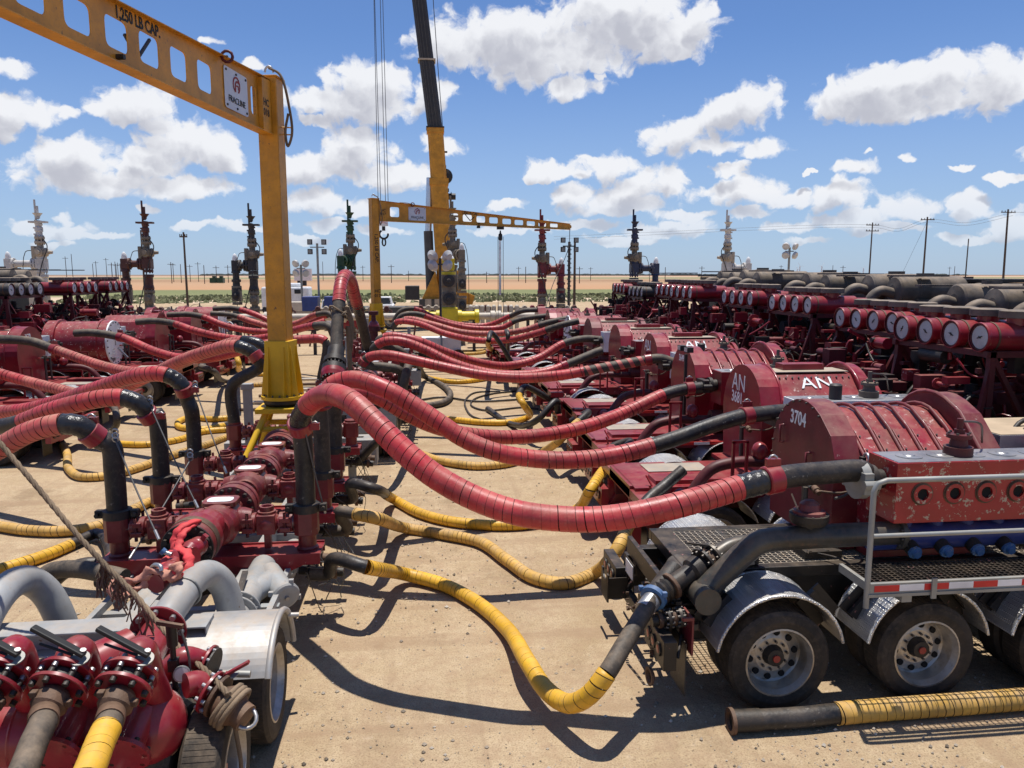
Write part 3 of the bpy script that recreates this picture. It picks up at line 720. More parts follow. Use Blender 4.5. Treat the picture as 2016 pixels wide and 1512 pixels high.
        for k in range(6):
            xx = xs_ + (xe_ - xs_) * (k + .1) / 5.6
            rib = [(p[0], p[1]) for p in arc(-.02, 2.0, .635, -8, 105, 10)] + [(-.46, 2.46), (-.97, 2.06)]
            pe.tube([V((xx, .55 + a, b)) for a, b in rib], .022, 6)
            # bolt-on cover with rounded lower end on the slope
            pe.mat('red_scuffed' if near else body)
            if k < 5:
                n0 = V((0, .60, -.79)); n0 = V((0, -.53, -.40)).normalized(); o = V((xx + .16, .55 - .44, 2.425)); nn = V((0, -.6, .8)).normalized(); wd = .11
                cp = [(-wd, 0), (wd, 0)] + [(wd * math.cos(a), .43 + wd * math.sin(a)) for a in [math.pi * q / 8 for q in range(9)]]
                pe.prism([(a, b) for a, b in cp], o, (1, 0, 0), n0, nn * .025)
                for bx in (-wd * .8, wd * .8):
                    for bz in (.1, .28, .45): pe.mat('chrome_bolt').cyl(o + V((bx, 0, 0)) + n0 * bz, o + V((bx, 0, 0)) + n0 * bz + nn * .04, .011, n=6)
            pe.mat(body)
        pe.mat('red_dusty' if near else body)
        up_ = [(.66, 1.25)] + arc(-.02, 2.05, .70, -15, 110, 10) + [(-.5, 2.6), (-1.02, 2.1), (-1.02, 1.9), (-.7, 1.25)]
        pe.prism(up_, (xe_, .55, 0), (0, 1, 0), (0, 0, 1), (.28, 0, 0)); pe.tube([V((xe_ + .02, .55 + a, b + .01)) for a, b in up_[1:-2]], .03, 6)
        pe.mat('beige_iron').span((xs_, -.47, 1.885), (xe_, -.44, 1.9))
        pe.mat(body).span((xs_, -.42, 1.25), (xe_, 1.0, 1.32))
    elif style == 'drum':
        c = (.45, 1.98); rr = .68
        pe.mat('red_scuffed').lathe((x0, c[0], c[1]), (1, 0, 0), [(.05, rr), (.30, rr), (.31, rr + .04), (.36, rr + .04), (.37, rr - .03), (1.62, rr - .03), (1.63, rr + .04), (1.7, rr + .04), (1.72, rr), (2.0, rr)], 32)
        pe.mat('white_paint').lathe((x0, c[0], c[1]), (1, 0, 0), [(0, .3), (.005, rr * .98), (.05, rr * .99)], 32); pe.mat('black_iron').bolts((x0, c[0], c[1]), (1, 0, 0), rr * .9, 20, .02, .04)
        pe.mat('red_scuffed').span((x0 + .2, .1, 1.2), (x1 - .1, .8, 1.6)); pe.mat('black_iron'); clutter(pe, (x0 - .12, .1, 1.4), (x0 - .02, .9, 2.4), 12, seed, ['black_iron', 'steel', 'white_paint'], True, .03, .1)
    elif style == 'hex':
        pl = [(-.55, 1.25), (.72, 1.25), (.8, 1.9), (.55, 2.5), (.15, 2.72), (-.3, 2.72), (-.62, 2.3), (-.7, 1.8)]
        pe.prism(round_poly(pl, .06), (x0, .45, 0), (0, 1, 0), (0, 0, 1), (.35, 0, 0)); pe.mat('red_scuffed').prism(pl[:1] + [(p[0] * .93, 1.25 + (p[1] - 1.25) * .93) for p in pl[1:]], (x0 + .35, .45, 0), (0, 1, 0), (0, 0, 1), (1.6, 0, 0))
        pe.mat(body).span((x0 + .05, .2, 2.72), (x0 + .3, .6, 2.78))
    else:  # bolted: big round end, sloping front panel with rows of bolts
        plate = [(.62, 1.2)] + arc(-.02, 2.0, .72, -10, 140, 14) + [(-.72, 2.1), (-.72, 1.2)]
        pe.prism(plate, (x0, .50, 0), (0, 1, 0), (0, 0, 1), (.34, 0, 0)); pe.tube([V((x0 + .34, .5 + a, b)) for a, b in plate[1:-1]], .022, 6)
        inner = [(.58, 1.2)] + arc(-.02, 2.0, .64, -10, 92, 10) + [(-.35, 2.60), (-.85, 2.12), (-.85, 1.9), (-.72, 1.2)]
        pe.mat('red_scuffed').prism(inner, (x0 + .34, .50, 0), (0, 1, 0), (0, 0, 1), (1.3, 0, 0))
        pe.mat(body); pe.prism(plate, (x0 + 1.64, .50, 0), (0, 1, 0), (0, 0, 1), (.20, 0, 0)); pe.tube([V((x0 + 1.66, .5 + a, b)) for a, b in plate[1:-1]], .03, 6)
        nn = V((0, -.69, .72)).normalized(); sl_ = V((0, -.5, -.48)).normalized(); o = V((x0 + .42, .15, 2.60))
        pe.mat('chrome_bolt')
        for rw in (.06, .6) if logo else (.12, .28, .44, .60):
            for k in range(12): 
                p = o + V((k * .105, 0, 0)) + sl_ * rw; pe.cyl(p, p + nn * .022, .014, n=6)
        if not logo:
            pe.mat(body)
            for k in range(5):
                p = o + V((.12 + k * .24, 0, 0)) + sl_ * .35; pe.box(p + nn * .03, (.05, .16, .03))
        pe.mat(body).span((x0 + .6, .35, 2.63), (x0 + 1.3, .6, 2.73)); pe.mat('beige_iron').span((x0 + .36, .16, 2.632), (x0 + 1.6, .62, 2.642))
        pe.mat('red_paint').lathe((x1 - .12, .5, 2.0), (1, 0, 0), [(0, .52), (.10, .52), (.10, .44), (.2, .44), (.2, .5), (.28, .5), (.4, .36)], 24)
    po = pe.build('power_end', t, True, bevel=.006 if near else 0)
    SCZ = 1.09
    Ms = Matrix.Translation((0, .55, 1.25)) @ Matrix.Diagonal((1, SCZ, SCZ, 1)) @ Matrix.Translation((0, -.55, -1.25)); po.data.transform(Ms)
    if num:
        # on the rear face (points to -x): reading direction +y -y seen from behind
        M = mtx((px - .004, .62 if style != 'hex' else .45, 2.47 if style != 'drum' else 2.2), (0, -1, 0), (0, 0, 1)); ltext(po, num, (.21 if near else .17) if not logo else .24, M, name='painted_number', sx=.85, bold=.004)
    if logo:
        M = mtx((px - .004, .66, 2.18 if num else 2.3), (0, -1, 0), (0, 0, 1)) if not num else None
        if num:
            for o_ in [c for c in po.children]: o_.location = (0, .05, -.30)
        ltext(po, 'AN', .36, mtx((px - .005, .62, 2.42), (0, -1, 0), (0, 0, 1)), name='painted_emblem', sx=.95)
        nn = V((0, -.69, .72)).normalized(); sl_ = V((0, -.5, -.48)).normalized()
        ltext(po, 'AN', .30, mtx(V((px + 1.0, .15, 2.60)) + sl_ * .17 + nn * .012, (1, 0, 0), -sl_), name='painted_emblem', sx=1.3)
    for c_ in po.children: c_.data.transform(Ms)
    # ---- fluid end on the -y side
    if fluid_on:
        fx0 = px + .20; fx1 = px + 2.15; fy0, fy1 = -1.05, -.55
        f = MB(fluid); f.span((fx0, fy0, 1.82), (fx1, fy1, 2.44)); f.mat('steel').span((fx0 + .02, fy0 + .02, 2.4402), (fx1 - .02, fy1 - .02, 2.447))
        n_ = 5
        fo_ = f.build('fluid_end', t, True, bevel=.012 if near else .006); fo_.location.z = 0 if near else .05
        if fluid == 'white_paint': kb = MB('charcoal'); kb.lathe((fx0 + .62, (fy0 + fy1) / 2 - .1, 2.45), (0, 0, 1), [(0, .09), (.2, .09), (.22, .07)], 16); kb.build('rubber_boot', fo_, True)
        for k in range(n_):
            xx = fx0 + .28 + k * .345
            c_ = MB('rust' if near else fluid); c_.lathe((xx, fy0, 2.12), (0, -1, 0), [(0, .118), (.006, .118), (.006, .105), (.02, .105), (.02, .06)], 24, False); c_.mat('red_chipped' if near else fluid).lathe((xx, fy0 - .0, 2.12), (0, -1, 0), [(.012, .10), (.022, .098), (.022, .06)], 24, False)
            c_.mat('dark_void').lathe((xx, fy0 - .001, 2.12), (0, -1, 0), [(0, .001), (.004, .06)], 6, False); c_.build('valve_cover', fo_, True)
            d_ = MB('steel'); d_.lathe((xx, (fy0 + fy1) / 2, 2.447), (0, 0, 1), [(0, .13), (.008, .13), (.012, .06), (.02, .05), (.02, .01)], 20); d_.build('top_cap', fo_, True)
        # plungers gap between fluid end and power end
        pg = MB('black_iron')
        for k in range(6): pg.cyl((fx0 + .15 + k * .34, fy1, 1.98), (fx0 + .15 + k * .34, .0, 1.98), .05, n=8); pg.cyl((fx0 + .15 + k * .34, fy1, 2.28), (fx0 + .15 + k * .34, -.3, 2.28), .03, n=8)
        pg.build('plunger_rods', t, True)
        # gauge cross standing on the block
        gx = fx0 + (.82 if near else 1.2); gc = MB('red_dark' if near else 'grey_exhaust'); cy = (fy0 + fy1) / 2
        gc.lathe((gx, cy, 2.45), (0, 0, 1), [(0, .14), (.09, .14), (.095, .09), (.17, .08), (.18, .12), (.22, .12), (.225, .05), (.27, .05), (.27, .03), (.38, .03)], 18); gc.mat('chrome_bolt').bolts((gx, cy, 2.67), (0, 0, 1), .10, 6, .015, .04)
        gc.tube(spline([V((gx + .03, cy, 2.8)), V((gx + .3, cy + .1, 2.75)), V((gx + .5, cy + .3, 2.5))], 5), .012, 5); gc.build('gauge_fitting', fo_, True)
        # suction manifold below
        sm = MB('blue_pipe' if near else 'red_dark'); sm.cyl((fx0 - .1, -.80, 1.60), (fx1 + .2, -.80, 1.60), .14, n=20)
        for k in range(5): sm.cyl((fx0 + .28 + k * .345, -.8, 1.6), (fx0 + .28 + k * .345, -.8, 1.83), .08, n=10)
        so_ = sm.build('suction_manifold', t, True)
        for k in range(5):
            cp = MB('blue_cap' if near else 'red_paint'); xx = fx0 + .28 + k * .345; cp.mat('black_iron').cyl((xx, -.90, 1.54), (xx, -1.0, 1.50), .075, n=12); cp.mat('blue_cap' if near else 'red_paint').lathe((xx, -1.0, 1.50), (0, -1, -.3), [(0, .07), (.03, .07), (.035, .045), (.07, .04)], 8); cp.build('manifold_cap', so_, True)
        # discharge union at the rear of the block
        du = MB('black_iron'); yo, zo = -.80, 2.22
        du.lathe((fx0, yo, zo), (-1, 0, 0), [(0, .10), (.10, .10), (.10, .15), (.16, .15), (.16, .11), (.24, .11)], 20); du.mat('galvanised' if near else 'black_iron').box((fx0 - .26, yo, zo), (.10, .42, .22)); du.cyl((fx0 - .34, yo + .24, zo), (fx0 - .18, yo + .24, zo), .05, n=6); du.cyl((fx0 - .34, yo - .24, zo), (fx0 - .18, yo - .24, zo), .05, n=6)
        if near: du.mat('galvanised').lathe((fx0 - .30, yo, zo), (1, 0, 0), [(0, .14), (.0, .20), (.09, .20), (.09, .14)], 20)
        du.build('discharge_union', t, True, bevel=.006 if near else 0)
    # valves on the power end rear
    vx = MB('green_grey_pipe'); 
    vx.cyl((px - .15, -.05, 1.92), (px - .15, .35, 1.94), .025, n=8); vx.cyl((px - .15, .1, 1.95), (px - .15, .08, 1.25), .035, n=8); vx.cyl((px - .22, -.05, 1.93), (px - .22, -.07, 1.3), .03, n=8)
    vx.box((px - .15, .1, 1.95), (.09, .12, .07)); vx.mat('rust').lathe((px - .12, -.05, 1.92), (0, -1, -.3), [(0, .04), (.07, .045), (.08, .03), (.12, .03)], 8); vx.tube(spline([V((px - .15, -.1, 1.9)), V((px + .1, -.35, 1.95)), V((px + .28, -.42, 2.15))], 5), .014, 6)
    vx.mat('red_paint').box((px - .15, .4, 1.94), (.06, .1, .04)); vx.build('relief_valve', t, True)
    # suction pipe running to the rear with couplings
    if near: near_suction(t)
    else:
        sp = MB('red_dark'); z_ = 1.55
        pts = [V((px + .2, -.80, z_)), V((1.45, -.80, z_)), V((1.15, -.8, z_ - .1)), V((.75, -.8, .98)), V((.45, -.8, .92)), V((.18, -.8, .90))]
        sp.tube(spline(pts, 5), .085, 10); sp.mat('red_paint').dome((.72, -.8, 1.05), (0, 0, 1), .14, .14, 12, True); sp.dome((1.9, -.8, 1.72), (0, 0, 1), .12, .14, 12, True)
        sp.flange((.45, -.8, .92), (1, 0, 0), .15, .03, 8, .014, 'chrome_bolt', 14); sp.flange((.2, -.8, .9), (1, 0, 0), .13, .03, n=14)
        sp.mat('black_iron').cyl((.2, -.8, .9), (.0, -.8, .86), .075, n=12); sp.mat('red_paint').bar((.4, -.75, 1.05), (.25, -.6, 1.35), .03, .015); sp.bar((.3, -.85, 1.02), (.2, -.95, 1.3), .03, .015)
        sp.box((.33, -.8, 1.06), (.1, .1, .14)); sp.mat('mesh_metal').box((.05, -.72, .78), (.01, .1, .14))
        sp.build('suction_pipe', t, True)
        hr = MB('red_paint')
        for xx in (1.35, 1.55): hr.bar((xx, -1.15, 1.15), (xx, -1.15, 1.95), .04)
        hr.bar((1.33, -1.15, 1.95), (1.57, -1.15, 1.95), .04); hr.build('grab_rail', t, True)
    if eng:
        e = MB('red_dark'); clutter(e, (x1 + .35, -1.0, 1.2), (drumx + 2.6, 1.0, 2.75), 170 if not near else 60, seed + 40, ['red_dark', 'red_paint', 'red_dark', 'black_iron', 'black_paint', 'red_dusty'], True, .06, .32)
        e.mat('red_dark').span((x1 + .3, -.35, 1.3), (x1 + .9, .45, 2.1)); e.span((x1 + 1.2, -.6, 1.25), (drumx + 3, .6, 2.45)); e.mat('red_paint').span((x1 + .75, -1.1, 1.9), (x1 + 1.15, .1, 2.3))
        e.mat('black_iron').lathe((x1 + .15, .2, 1.75), (1, 0, 0), [(0, .28), (.3, .28), (.3, .4), (.5, .45), (.7, .42), (.7, .3), (1.2, .3)], 16)
        clutter(e, (drumx - .5, -1.1, 1.9), (drumx + 2.2, 1.1, 3.15), 90 if not near else 10, seed + 140, ['red_paint', 'red_paint', 'red_dark', 'black_iron', 'red_scuffed'], True, .08, .30)
        clutter(e, (x1 + 1.5, -1.15, 1.2), (drumx + 3.4, 1.15, 3.1), 150 if not near else 20, seed + 90, ['black_iron', 'red_dark', 'dark_void', 'black_paint', 'rubber'], True, .08, .36)
        e.build('engine', t, True)
        s_ = MB('red_dark')
        for y in (-1.1, 1.1):
            for xx in (drumx + .1, drumx + 1.3): s_.bar((xx, y, 1.15), (xx, y, drumz - .2), .09)
            s_.bar((drumx + .1, y, 1.2), (drumx + 1.3, y, drumz - .25), .07); s_.bar((drumx + 1.3, y, 1.2), (drumx + .1, y, drumz - .25), .07); s_.bar((drumx - .0, y, drumz - .24), (drumx + 3.2, y, drumz - .24), .09)
            s_.bar((x1 + .8, y, 1.2), (drumx + .1, y, drumz - .4), .07)
        for xx in (drumx + .1, drumx + 1.3): s_.bar((xx, -1.1, drumz - .24), (xx, 1.1, drumz - .24), .09)
        s_.build('engine_cradle', t, True)
        for k in range(drums):
            y = -.93 + k * (1.86 / 3) if drums == 4 else -1.0 + k * .5
            r_ = .215
            dm = MB(drum_m); dm.lathe((drumx, y, drumz), (1, 0, 0), [(0, r_ * .93), (0, r_), (.03, r_ * 1.03), (.06, r_), (1.15, r_), (1.2, r_ * .8), (1.45, r_ * .78), (1.5, r_ * .5)], 24, False)
            dm.lathe((drumx + .62, y, drumz + r_ * .8), (0, 0, 1), [(0, .15), (.10, .15), (.12, .17)], 16)
            dm.mat('rust').lathe((drumx + .16, y, drumz), (1, 0, 0), [(0, r_ * 1.0), (0, r_ * 1.05), (.03, r_ * 1.05), (.03, r_)], 24, False); dm.mat('grey_exhaust').lathe((drumx + .62, y, drumz + r_ * .8 + .11), (0, 0, 1), [(0, .19), (.0, .26), (.10, .26), (.115, .2)], 20)
            o_ = dm.build('air_cleaner', t, True)
            dl = MB('dial_white'); dl.lathe((drumx + .03, y, drumz), (-1, 0, 0), [(0, r_ * .80), (.008, .001)], 24, False); dl.mat('red_dark').lathe((drumx + .03, y, drumz), (-1, 0, 0), [(.0, r_ * .80), (.016, r_ * .82), (.016, r_ * .95)], 24, False)
            dl.mat('black_iron'); a = rnd.uniform(0, 6.28); dl.box((drumx + .018, y, drumz), (.006, .11, .014), Matrix.Rotation(a, 3, 'X')); dl.box((drumx + .017, y, drumz), (.006, .05, .025), Matrix.Rotation(a + .6, 3, 'X')); dl.build('dial_face', o_, True)
        if muffler:
            m_ = MB('grey_exhaust')
            for y in (-.62, .5):
                zc = drumz + .34 + (.0 if y < 0 else .05)
                m_.lathe((drumx + 2.3, y, zc), (1, 0, 0), [(0, .12), (.04, .30), (.08, .335), (.5, .335), (.52, .35), (.58, .35), (.6, .335), (1.7, .335), (1.75, .30), (1.8, .1)], 24)
                m_.tube(spline([V((drumx + 2.35, y, zc - .08)), V((drumx + 2.0, y, zc - .02)), V((drumx + 1.8, y + .05, zc - .2)), V((drumx + 1.8, y + .1, zc - .6))], 6), .12, 12)
                m_.span((drumx + 2.7, y - .4, zc - .42), (drumx + 4.0, y + .4, zc - .22)); m_.span((drumx + 2.75, y - .36, zc + .33), (drumx + 3.1, y - .2, zc + .40))
            m_.build('exhaust_muffler', t, True)
        rd = MB('black_paint'); rd.span((drumx + 4.2, -1.22, drumz + .52), (drumx + 6.4, 1.22, drumz + .60)); rd.span((drumx + 4.3, -1.15, 1.2), (drumx + 6.2, 1.15, drumz + .5))
        rd.mat('grey_exhaust').span((drumx + 1.9, -1.24, drumz + .66), (drumx + 3.3, -1.0, drumz + .70)); rd.span((drumx + 1.9, 1.0, drumz + .66), (drumx + 3.3, 1.24, drumz + .70))
        rd.build('radiator', t, True)
        if muffler:
            bh = MB('black_iron'); rn2 = random.Random(seed)
            for k in range(7):
                y = rn2.uniform(-1.1, .8); bh.tube(spline([V((x1 + .6, y, 2.1)), V((x1 + 1.0, y + .1, 2.5)), V((x1 + 1.4, y + .15, 2.2)), V((x1 + 1.5, y + .2, 1.6))], 5), .03, 7)
            bh.build('hydraulic_hoses', t, True)
    if light:
        l_ = MB('black_iron'); l_.bar((px - .2, -.2, 1.2), (px - .2, -.2, 2.75), .05); l_.box((px - .2, -.35, 2.85), (.12, .2, .1)); l_.box((px - .2, .05, 2.85), (.12, .2, .1)); l_.mat('dial_white').box((px - .264, -.35, 2.85), (.006, .16, .07)); l_.box((px - .264, .05, 2.85), (.006, .16, .07)); l_.build('work_lamp', t, True)
    return t
def near_suction(t):
    m = MB('green_grey_pipe'); y = -.92
    z = 1.66
    pts = [V((2.5, y + .05, z)), V((1.15, y, z)), V((.93, y, z - .03)), V((.78, y, z - .14)), V((.50, y, 1.26)), V((.38, y, 1.14)), V((.35, y, 1.06))]
    m.tube(spline(pts, 6), .122, 18); m.flange((2.45, y + .05, z), (1, 0, 0), .17, .05, 10, .015, 'chrome_bolt'); m.mat('green_grey_pipe')
    # header across the rear with end caps, vertical through the bend
    m.cyl((.35, y - .18, 1.12), (.35, y + .75, 1.12), .13, n=24); m.lathe((.35, y - .18, 1.12), (0, -1, 0), [(0, .13), (.0, .135), (.03, .135), (.032, .0)], 24)
    W0 = V((2.35, 7.95, 0)); B0 = at(1440, 1076, Y=7.36) - W0; B1 = at(1410, 1094, Y=7.3) - W0; B2 = at(1291, 1174, Y=7.02) - W0
    m.tube(spline([V((.80, y + .05, 1.55)), at(1492, 1068, Y=7.36) - W0, B0, B1], 6), .095, 14)
    o = m.build('suction_pipe', t, True)
    d = MB('black_iron'); d.lathe((1.45, y, z + .10), (0, 0, 1), [(0, .06), (.06, .06), (.06, .17), (.10, .19), (.16, .19), (.16, .15)], 26); d.mat('chrome_bolt').bolts((1.45, y, z + .24), (0, 0, 1), .165, 12, .013, .05); d.mat('red_dusty').lathe((1.45, y, z + .26), (0, 0, 1), [(0, .16), (.03, .155), (.04, .11), (.10, .095), (.135, .05), (.14, .001)], 26)
    d.build('pulsation_damper', o, True)
    # three valved outlets pointing back
    for (yy, zz, rr, L_) in ((0, 0, .10, 0), (y + .16, 1.06, .06, .40), (y - .06, .92, .06, .34)):
        v = MB('black_iron'); ax = V((-1, -.05, -.18 if rr > .08 else -.08)).normalized(); p = V((.16, yy, zz))
        if rr > .08: p = B1; ax = (B2 - B1).normalized(); L_ = (B2 - B1).length
        v.cyl(p, p + ax * L_, rr, n=16)
        v.mat('green_grey_pipe').flange(p + ax * .05, ax, rr * 1.75, .035, 10, .016, 'chrome_bolt'); v.mat('black_iron').flange(p + ax * .17, ax, rr * 1.75, .035, 10, .016, 'chrome_bolt'); v.mat('rust').cyl(p + ax * .08, p + ax * .15, rr * 1.3, n=14)
        v.mat('rust').flange(p + ax * L_ * .75, ax, rr * 1.4, .04, n=12)
        if rr > .08: v.mat('black_iron').lathe(p + ax * .22, ax, [(0, rr), (.02, rr * 1.35), (.12, rr * 1.35), (.15, rr)], 20); v.mat('green_grey_pipe').bar(p + ax * .11 + V((0, 0, .16)), p + ax * .11 + V((-.30, -.15, .26)), .035, .02); v.mat('black_iron').lathe(p + ax * L_ * .8, ax, [(0, rr * 1.05), (.03, rr * 1.2), (.06, rr * 1.05), (.09, rr * 1.2), (.12, rr * 1.0), (.2, rr)], 16)
        else: v.mat('rust').bar(p + ax * .2 + V((0, 0, .05)), p + ax * .2 + V((-.05, .04, .16)), .025, .012)
        v.build('suction_valve', o, True)
    k = MB('black_iron'); k.box((.95, -.42, 1.30), (.34, .26, .10)); k.lathe((.95, -.56, 1.34), (0, 1, 0), [(0, .05), (0, .10), (.26, .10), (.26, .05)], 18); k.mat('beige_iron').box((.95, -.555, 1.262), (.24, .005, .03)); k.build('hose_cradle', t, True, bevel=.005)
    k = MB('black_iron'); k.box((1.9, -.3, 1.28), (.42, .3, .08)); k.cyl((1.75, -.44, 1.28), (1.75, -.2, 1.28), .05, n=10); k.cyl((1.95, -.44, 1.28), (1.95, -.2, 1.28), .05, n=10)
    k.tube(spline([V((1.8, -.4, 1.3)), V((2.0, -.7, 1.3)), V((2.1, -.95, 1.15)), V((2.12, -1.0, .9))], 5), .012, 6); k.build('junction_box', t, True)
    # pink-red bracket, licence plate, saddle bracket and chains
    k = MB('red_dusty'); k.span((.16, -1.22, .62), (.18, -.86, 1.0)); k.bar((.17, -1.22, 1.0), (.05, -1.26, 1.02), .03, .03); k.build('support_bracket', t, True)
    k = MB('label_white'); k.span((-.05, .18, .82), (-.042, .48, .98)); k.mat('black_iron').span((-.042, .16, .80), (-.03, .50, 1.0)); lp = k.build('licence_plate', t, True)
    k = MB('black_paint'); k.prism([(-.0, 0), (.32, 0), (.32, .34), (.26, .34)] + [(.16 + .1 * math.cos(a), .34 + .1 * math.sin(a)) for a in [-i * math.pi / 8 for i in range(9)]] + [(.0, .34)], (-.26, .50, .42), (0, 1, 0), (0, 0, 1), (.02, 0, 0)); k.span((-.26, .55, .44), (0, .57, .7)); k.build('saddle_bracket', t, True)
    ltext(t, '3704', .11, mtx((-.046, .33, .9), (0, -1, 0), (0, 0, 1)), 'black_text', 'plate_number')
    k = MB('rust')
    for (a, b) in (((-.1, -.75, 1.15), (-.15, -.95, .45)), ((-.08, -.5, 1.1), (-.16, -.1, .62)), ((-.16, -.1, .62), (-.1, .2, .7))):
        a = V(a); b = V(b); n = int((b - a).length / .04)
        for i in range(n):
            p = a.lerp(b, (i + .5) / n) + V((0, 0, -.10 * math.sin(math.pi * (i + .5) / n))); k.box(p, (.034, .012 if i % 2 else .03, .03 if i % 2 else .012), Matrix.Rotation(i * .8, 3, 'X'))
    k.lathe((-.16, -1.05, .34), (-1, -.1, 0), [(0, .05), (.03, .09), (.05, .095), (.05, .065), (.02, .05)], 20, False)
    k.build('chain', t, True)
    # walkway and railing on the near side
    w = MB('galvanised'); yn = -1.58; x0 = 1.72; z0 = 1.33
    w.span((x0, yn, z0), (7.5, yn + .04, z0 + .10)); w.span((x0, yn + .04, z0 + .02), (x0 + .04, -1.06, z0 + .1)); w.span((x0, yn - .012, z0 - .03), (7.5, yn, z0 + .0))
    for k_ in range(5): w.span((x0 + .62 + k_ * 1.0, yn - .03, z0 - .06), (x0 + .67 + k_ * 1.0, yn - .012, z0 + .14))
    w.span((x0 + .35, yn + .01, z0 - .1), (x0 + .45, yn + .12, z0 - .03))
    wo = w.build('walkway', t, True)
    g = MB('black_paint')  # walkway mesh coloured black to stand for the shade it lies in
    for i in range(90): g.span((x0 + .05 + i * .06, yn + .04, z0 + .07), (x0 + .062 + i * .06, -1.08, z0 + .09))
    for i in range(9): g.span((x0 + .04, yn + .06 + i * .05, z0 + .072), (7.3, yn + .068 + i * .05, z0 + .094))
    g.build('grating', wo, True)
    g = MB('retro_red')
    for i in range(14):
        g.mat('retro_red' if i % 2 == 0 else 'retro_white').span((x0 + .06 + i * .25, yn - .004, z0 + .02), (x0 + .06 + i * .25 + .249, yn - .0005, z0 + .08))
    g.build('reflective_strip', wo, True)
    r = MB('galvanised'); P = [V((x0 + .0, yn + .02, z0 - .14)), V((x0 + .0, yn + .02, z0 + .98)), V((x0 + .03, yn + .02, z0 + 1.06)), V((x0 + .12, yn + .02, z0 + 1.09)), V((7.2, yn + .02, z0 + 1.09))]
    r.tube(P, .027, 12); r.cyl((x0 + .02, yn + .02, z0 + .56), (7.2, yn + .02, z0 + .56), .022, n=10); r.cyl((x0 + 2.6, yn + .02, z0), (x0 + 2.6, yn + .02, z0 + 1.09), .025, n=10)
    r.build('handrail', t, True)
def near_extras(t):
    # handles and rim bolts on the end plate, seal ring, tool box, strap
    b = MB('red_dusty')
    for (y, z) in ((.98, 2.22), (.30, 2.02)): b.tube([V((2.08, y, z)), V((2.03, y, z)), V((2.03, y, z + .22)), V((2.08, y, z + .22))], .014, 6)
    b.mat('chrome_bolt')
    for k in range(12): a = R(-15 + k * 12.4); b.cyl((2.06, .55 - .02 + .735 * math.cos(a), 2.07 + .735 * math.sin(a)), (2.085, .55 - .02 + .735 * math.cos(a), 2.07 + .735 * math.sin(a)), .014, n=6)
    b.build('plate_handles', t, True)
    b = MB('treadplate'); b.span((4.35, .15, 1.3), (7.2, 1.15, 2.42)); b.mat('sand_box').span((4.36, .16, 2.42), (7.19, 1.14, 2.43)); b.mat('dark_void').span((4.5, .145, 1.5), (4.9, .15, 2.1)); b.build('tool_box', t, True, bevel=.01)
    b = MB('beige_iron'); P = spline([V((1.30, -.83, 2.10)), V((1.34, -.90, 1.95)), V((1.42, -.93, 1.7)), V((1.46, -.92, 1.5))], 5)
    for a_, c_ in zip(P, P[1:]): b.bar(a_, c_, .004, .035, up=(0, 1, 0))
    b.build('webbing_strap', t, True)
    b = MB('rubber'); c = V((3.72, -.16, 2.42)); u = V((1, 0, 0)); w = V((0, .8, .6)); b.tube([c + (u * math.cos(a) + w * math.sin(a)) * .085 for a in [q * math.pi / 10 for q in range(21)]], .016, 8); b.build('seal_ring', t, True)
    b = MB('steel'); b.tube([V((2.36, -.38, 2.32 + .0)) + V((0, .05 * math.cos(a), .06 * math.sin(a))) for a in [q * math.pi / 6 for q in range(13)]], .016, 8); b.mat('black_iron').box((2.33, -.36, 2.28), (.05, .06, .12)); b.mat('cable').tube(spline([V((2.34, -.40, 2.26)), V((2.25, -.5, 2.12)), V((2.05, -.55, 1.98)), V((1.9, -.6, 1.96))], 5), .016, 6); b.build('safety_sling', t, True)
    # service lines and fittings under the cover
    b = MB('black_iron'); clutter(b, (2.3, -.55, 1.35), (4.3, .0, 1.8), 46, 77, ['black_iron', 'red_dark', 'rubber', 'rust'], True, .03, .12); b.build('service_lines', t, True)
    b = MB('black_iron'); clutter(b, (.05, -.95, .55), (.45, .2, 1.1), 40, 78, ['black_iron', 'rust', 'black_paint', 'green_grey_pipe'], True, .02, .09); b.build('rear_fittings', t, True)
PG = 'pump trailers parked side by side'
T = {}
DT = {2: (1926, 664), 3: (1754, 636), 4: (1588, 601), 5: (1475, 588), 6: (1357, 576), 7: (1322, 572), 8: (1262, 575), 9: (1227, 568)}
def rt(i, lab, X0, Y, **k):
    if i in DT: q = at(*DT[i], Y=Y - .93); k['drumx'] = q.x - X0; k['drumz'] = q.z
    T[i] = pump_trailer(lab, (X0, Y, 0), False, **k)
rt(1, 'nearest pump trailer with 3704 on its ribbed red power end and a black rear', 2.35, 7.95, style='ribbed', num='3704', near=True, body='red_dusty', seed=1, drumx=6.2, px=2.08); near_extras(T[1])
rt(2, 'pump trailer with number 3681 and white emblem, grey white fluid end, behind trailer 3704', 2.95, 11.3, style='bolted', num='3681', logo=True, fluid='white_paint', seed=2, drumx=5.45, drumz=3.36)
rt(3, 'pump trailer with number 3649 on its ribbed red power end, third of the right-hand row', 3.1, 14.6, style='ribbed', num='3649', seed=3, light=True, drumx=5.75, drumz=3.38, fluid='red_paint')
rt(4, 'pump trailer with white emblem on its sloping panel and a clean white fluid end', 3.35, 17.9, style='bolted', logo=True, fluid='white_paint', seed=4, drumx=5.85, drumz=3.5)
rt(5, 'fifth pump trailer of the right-hand row with studded bright red power end', 3.3, 21.2, style='bolted', seed=5, drumx=5.95, drumz=3.58, fluid='red_paint')
rt(6, 'sixth pump trailer of the right-hand row with dusty red power end and white lid', 3.2, 24.5, style='bolted', body='red_dusty', seed=6, drumx=5.75, drumz=3.6, fluid='white_paint')
rt(7, 'seventh pump trailer of the right-hand row with a white end plate', 3.1, 27.8, style='drum', seed=7, drumx=5.9, drumz=3.62, fluid='red_paint')
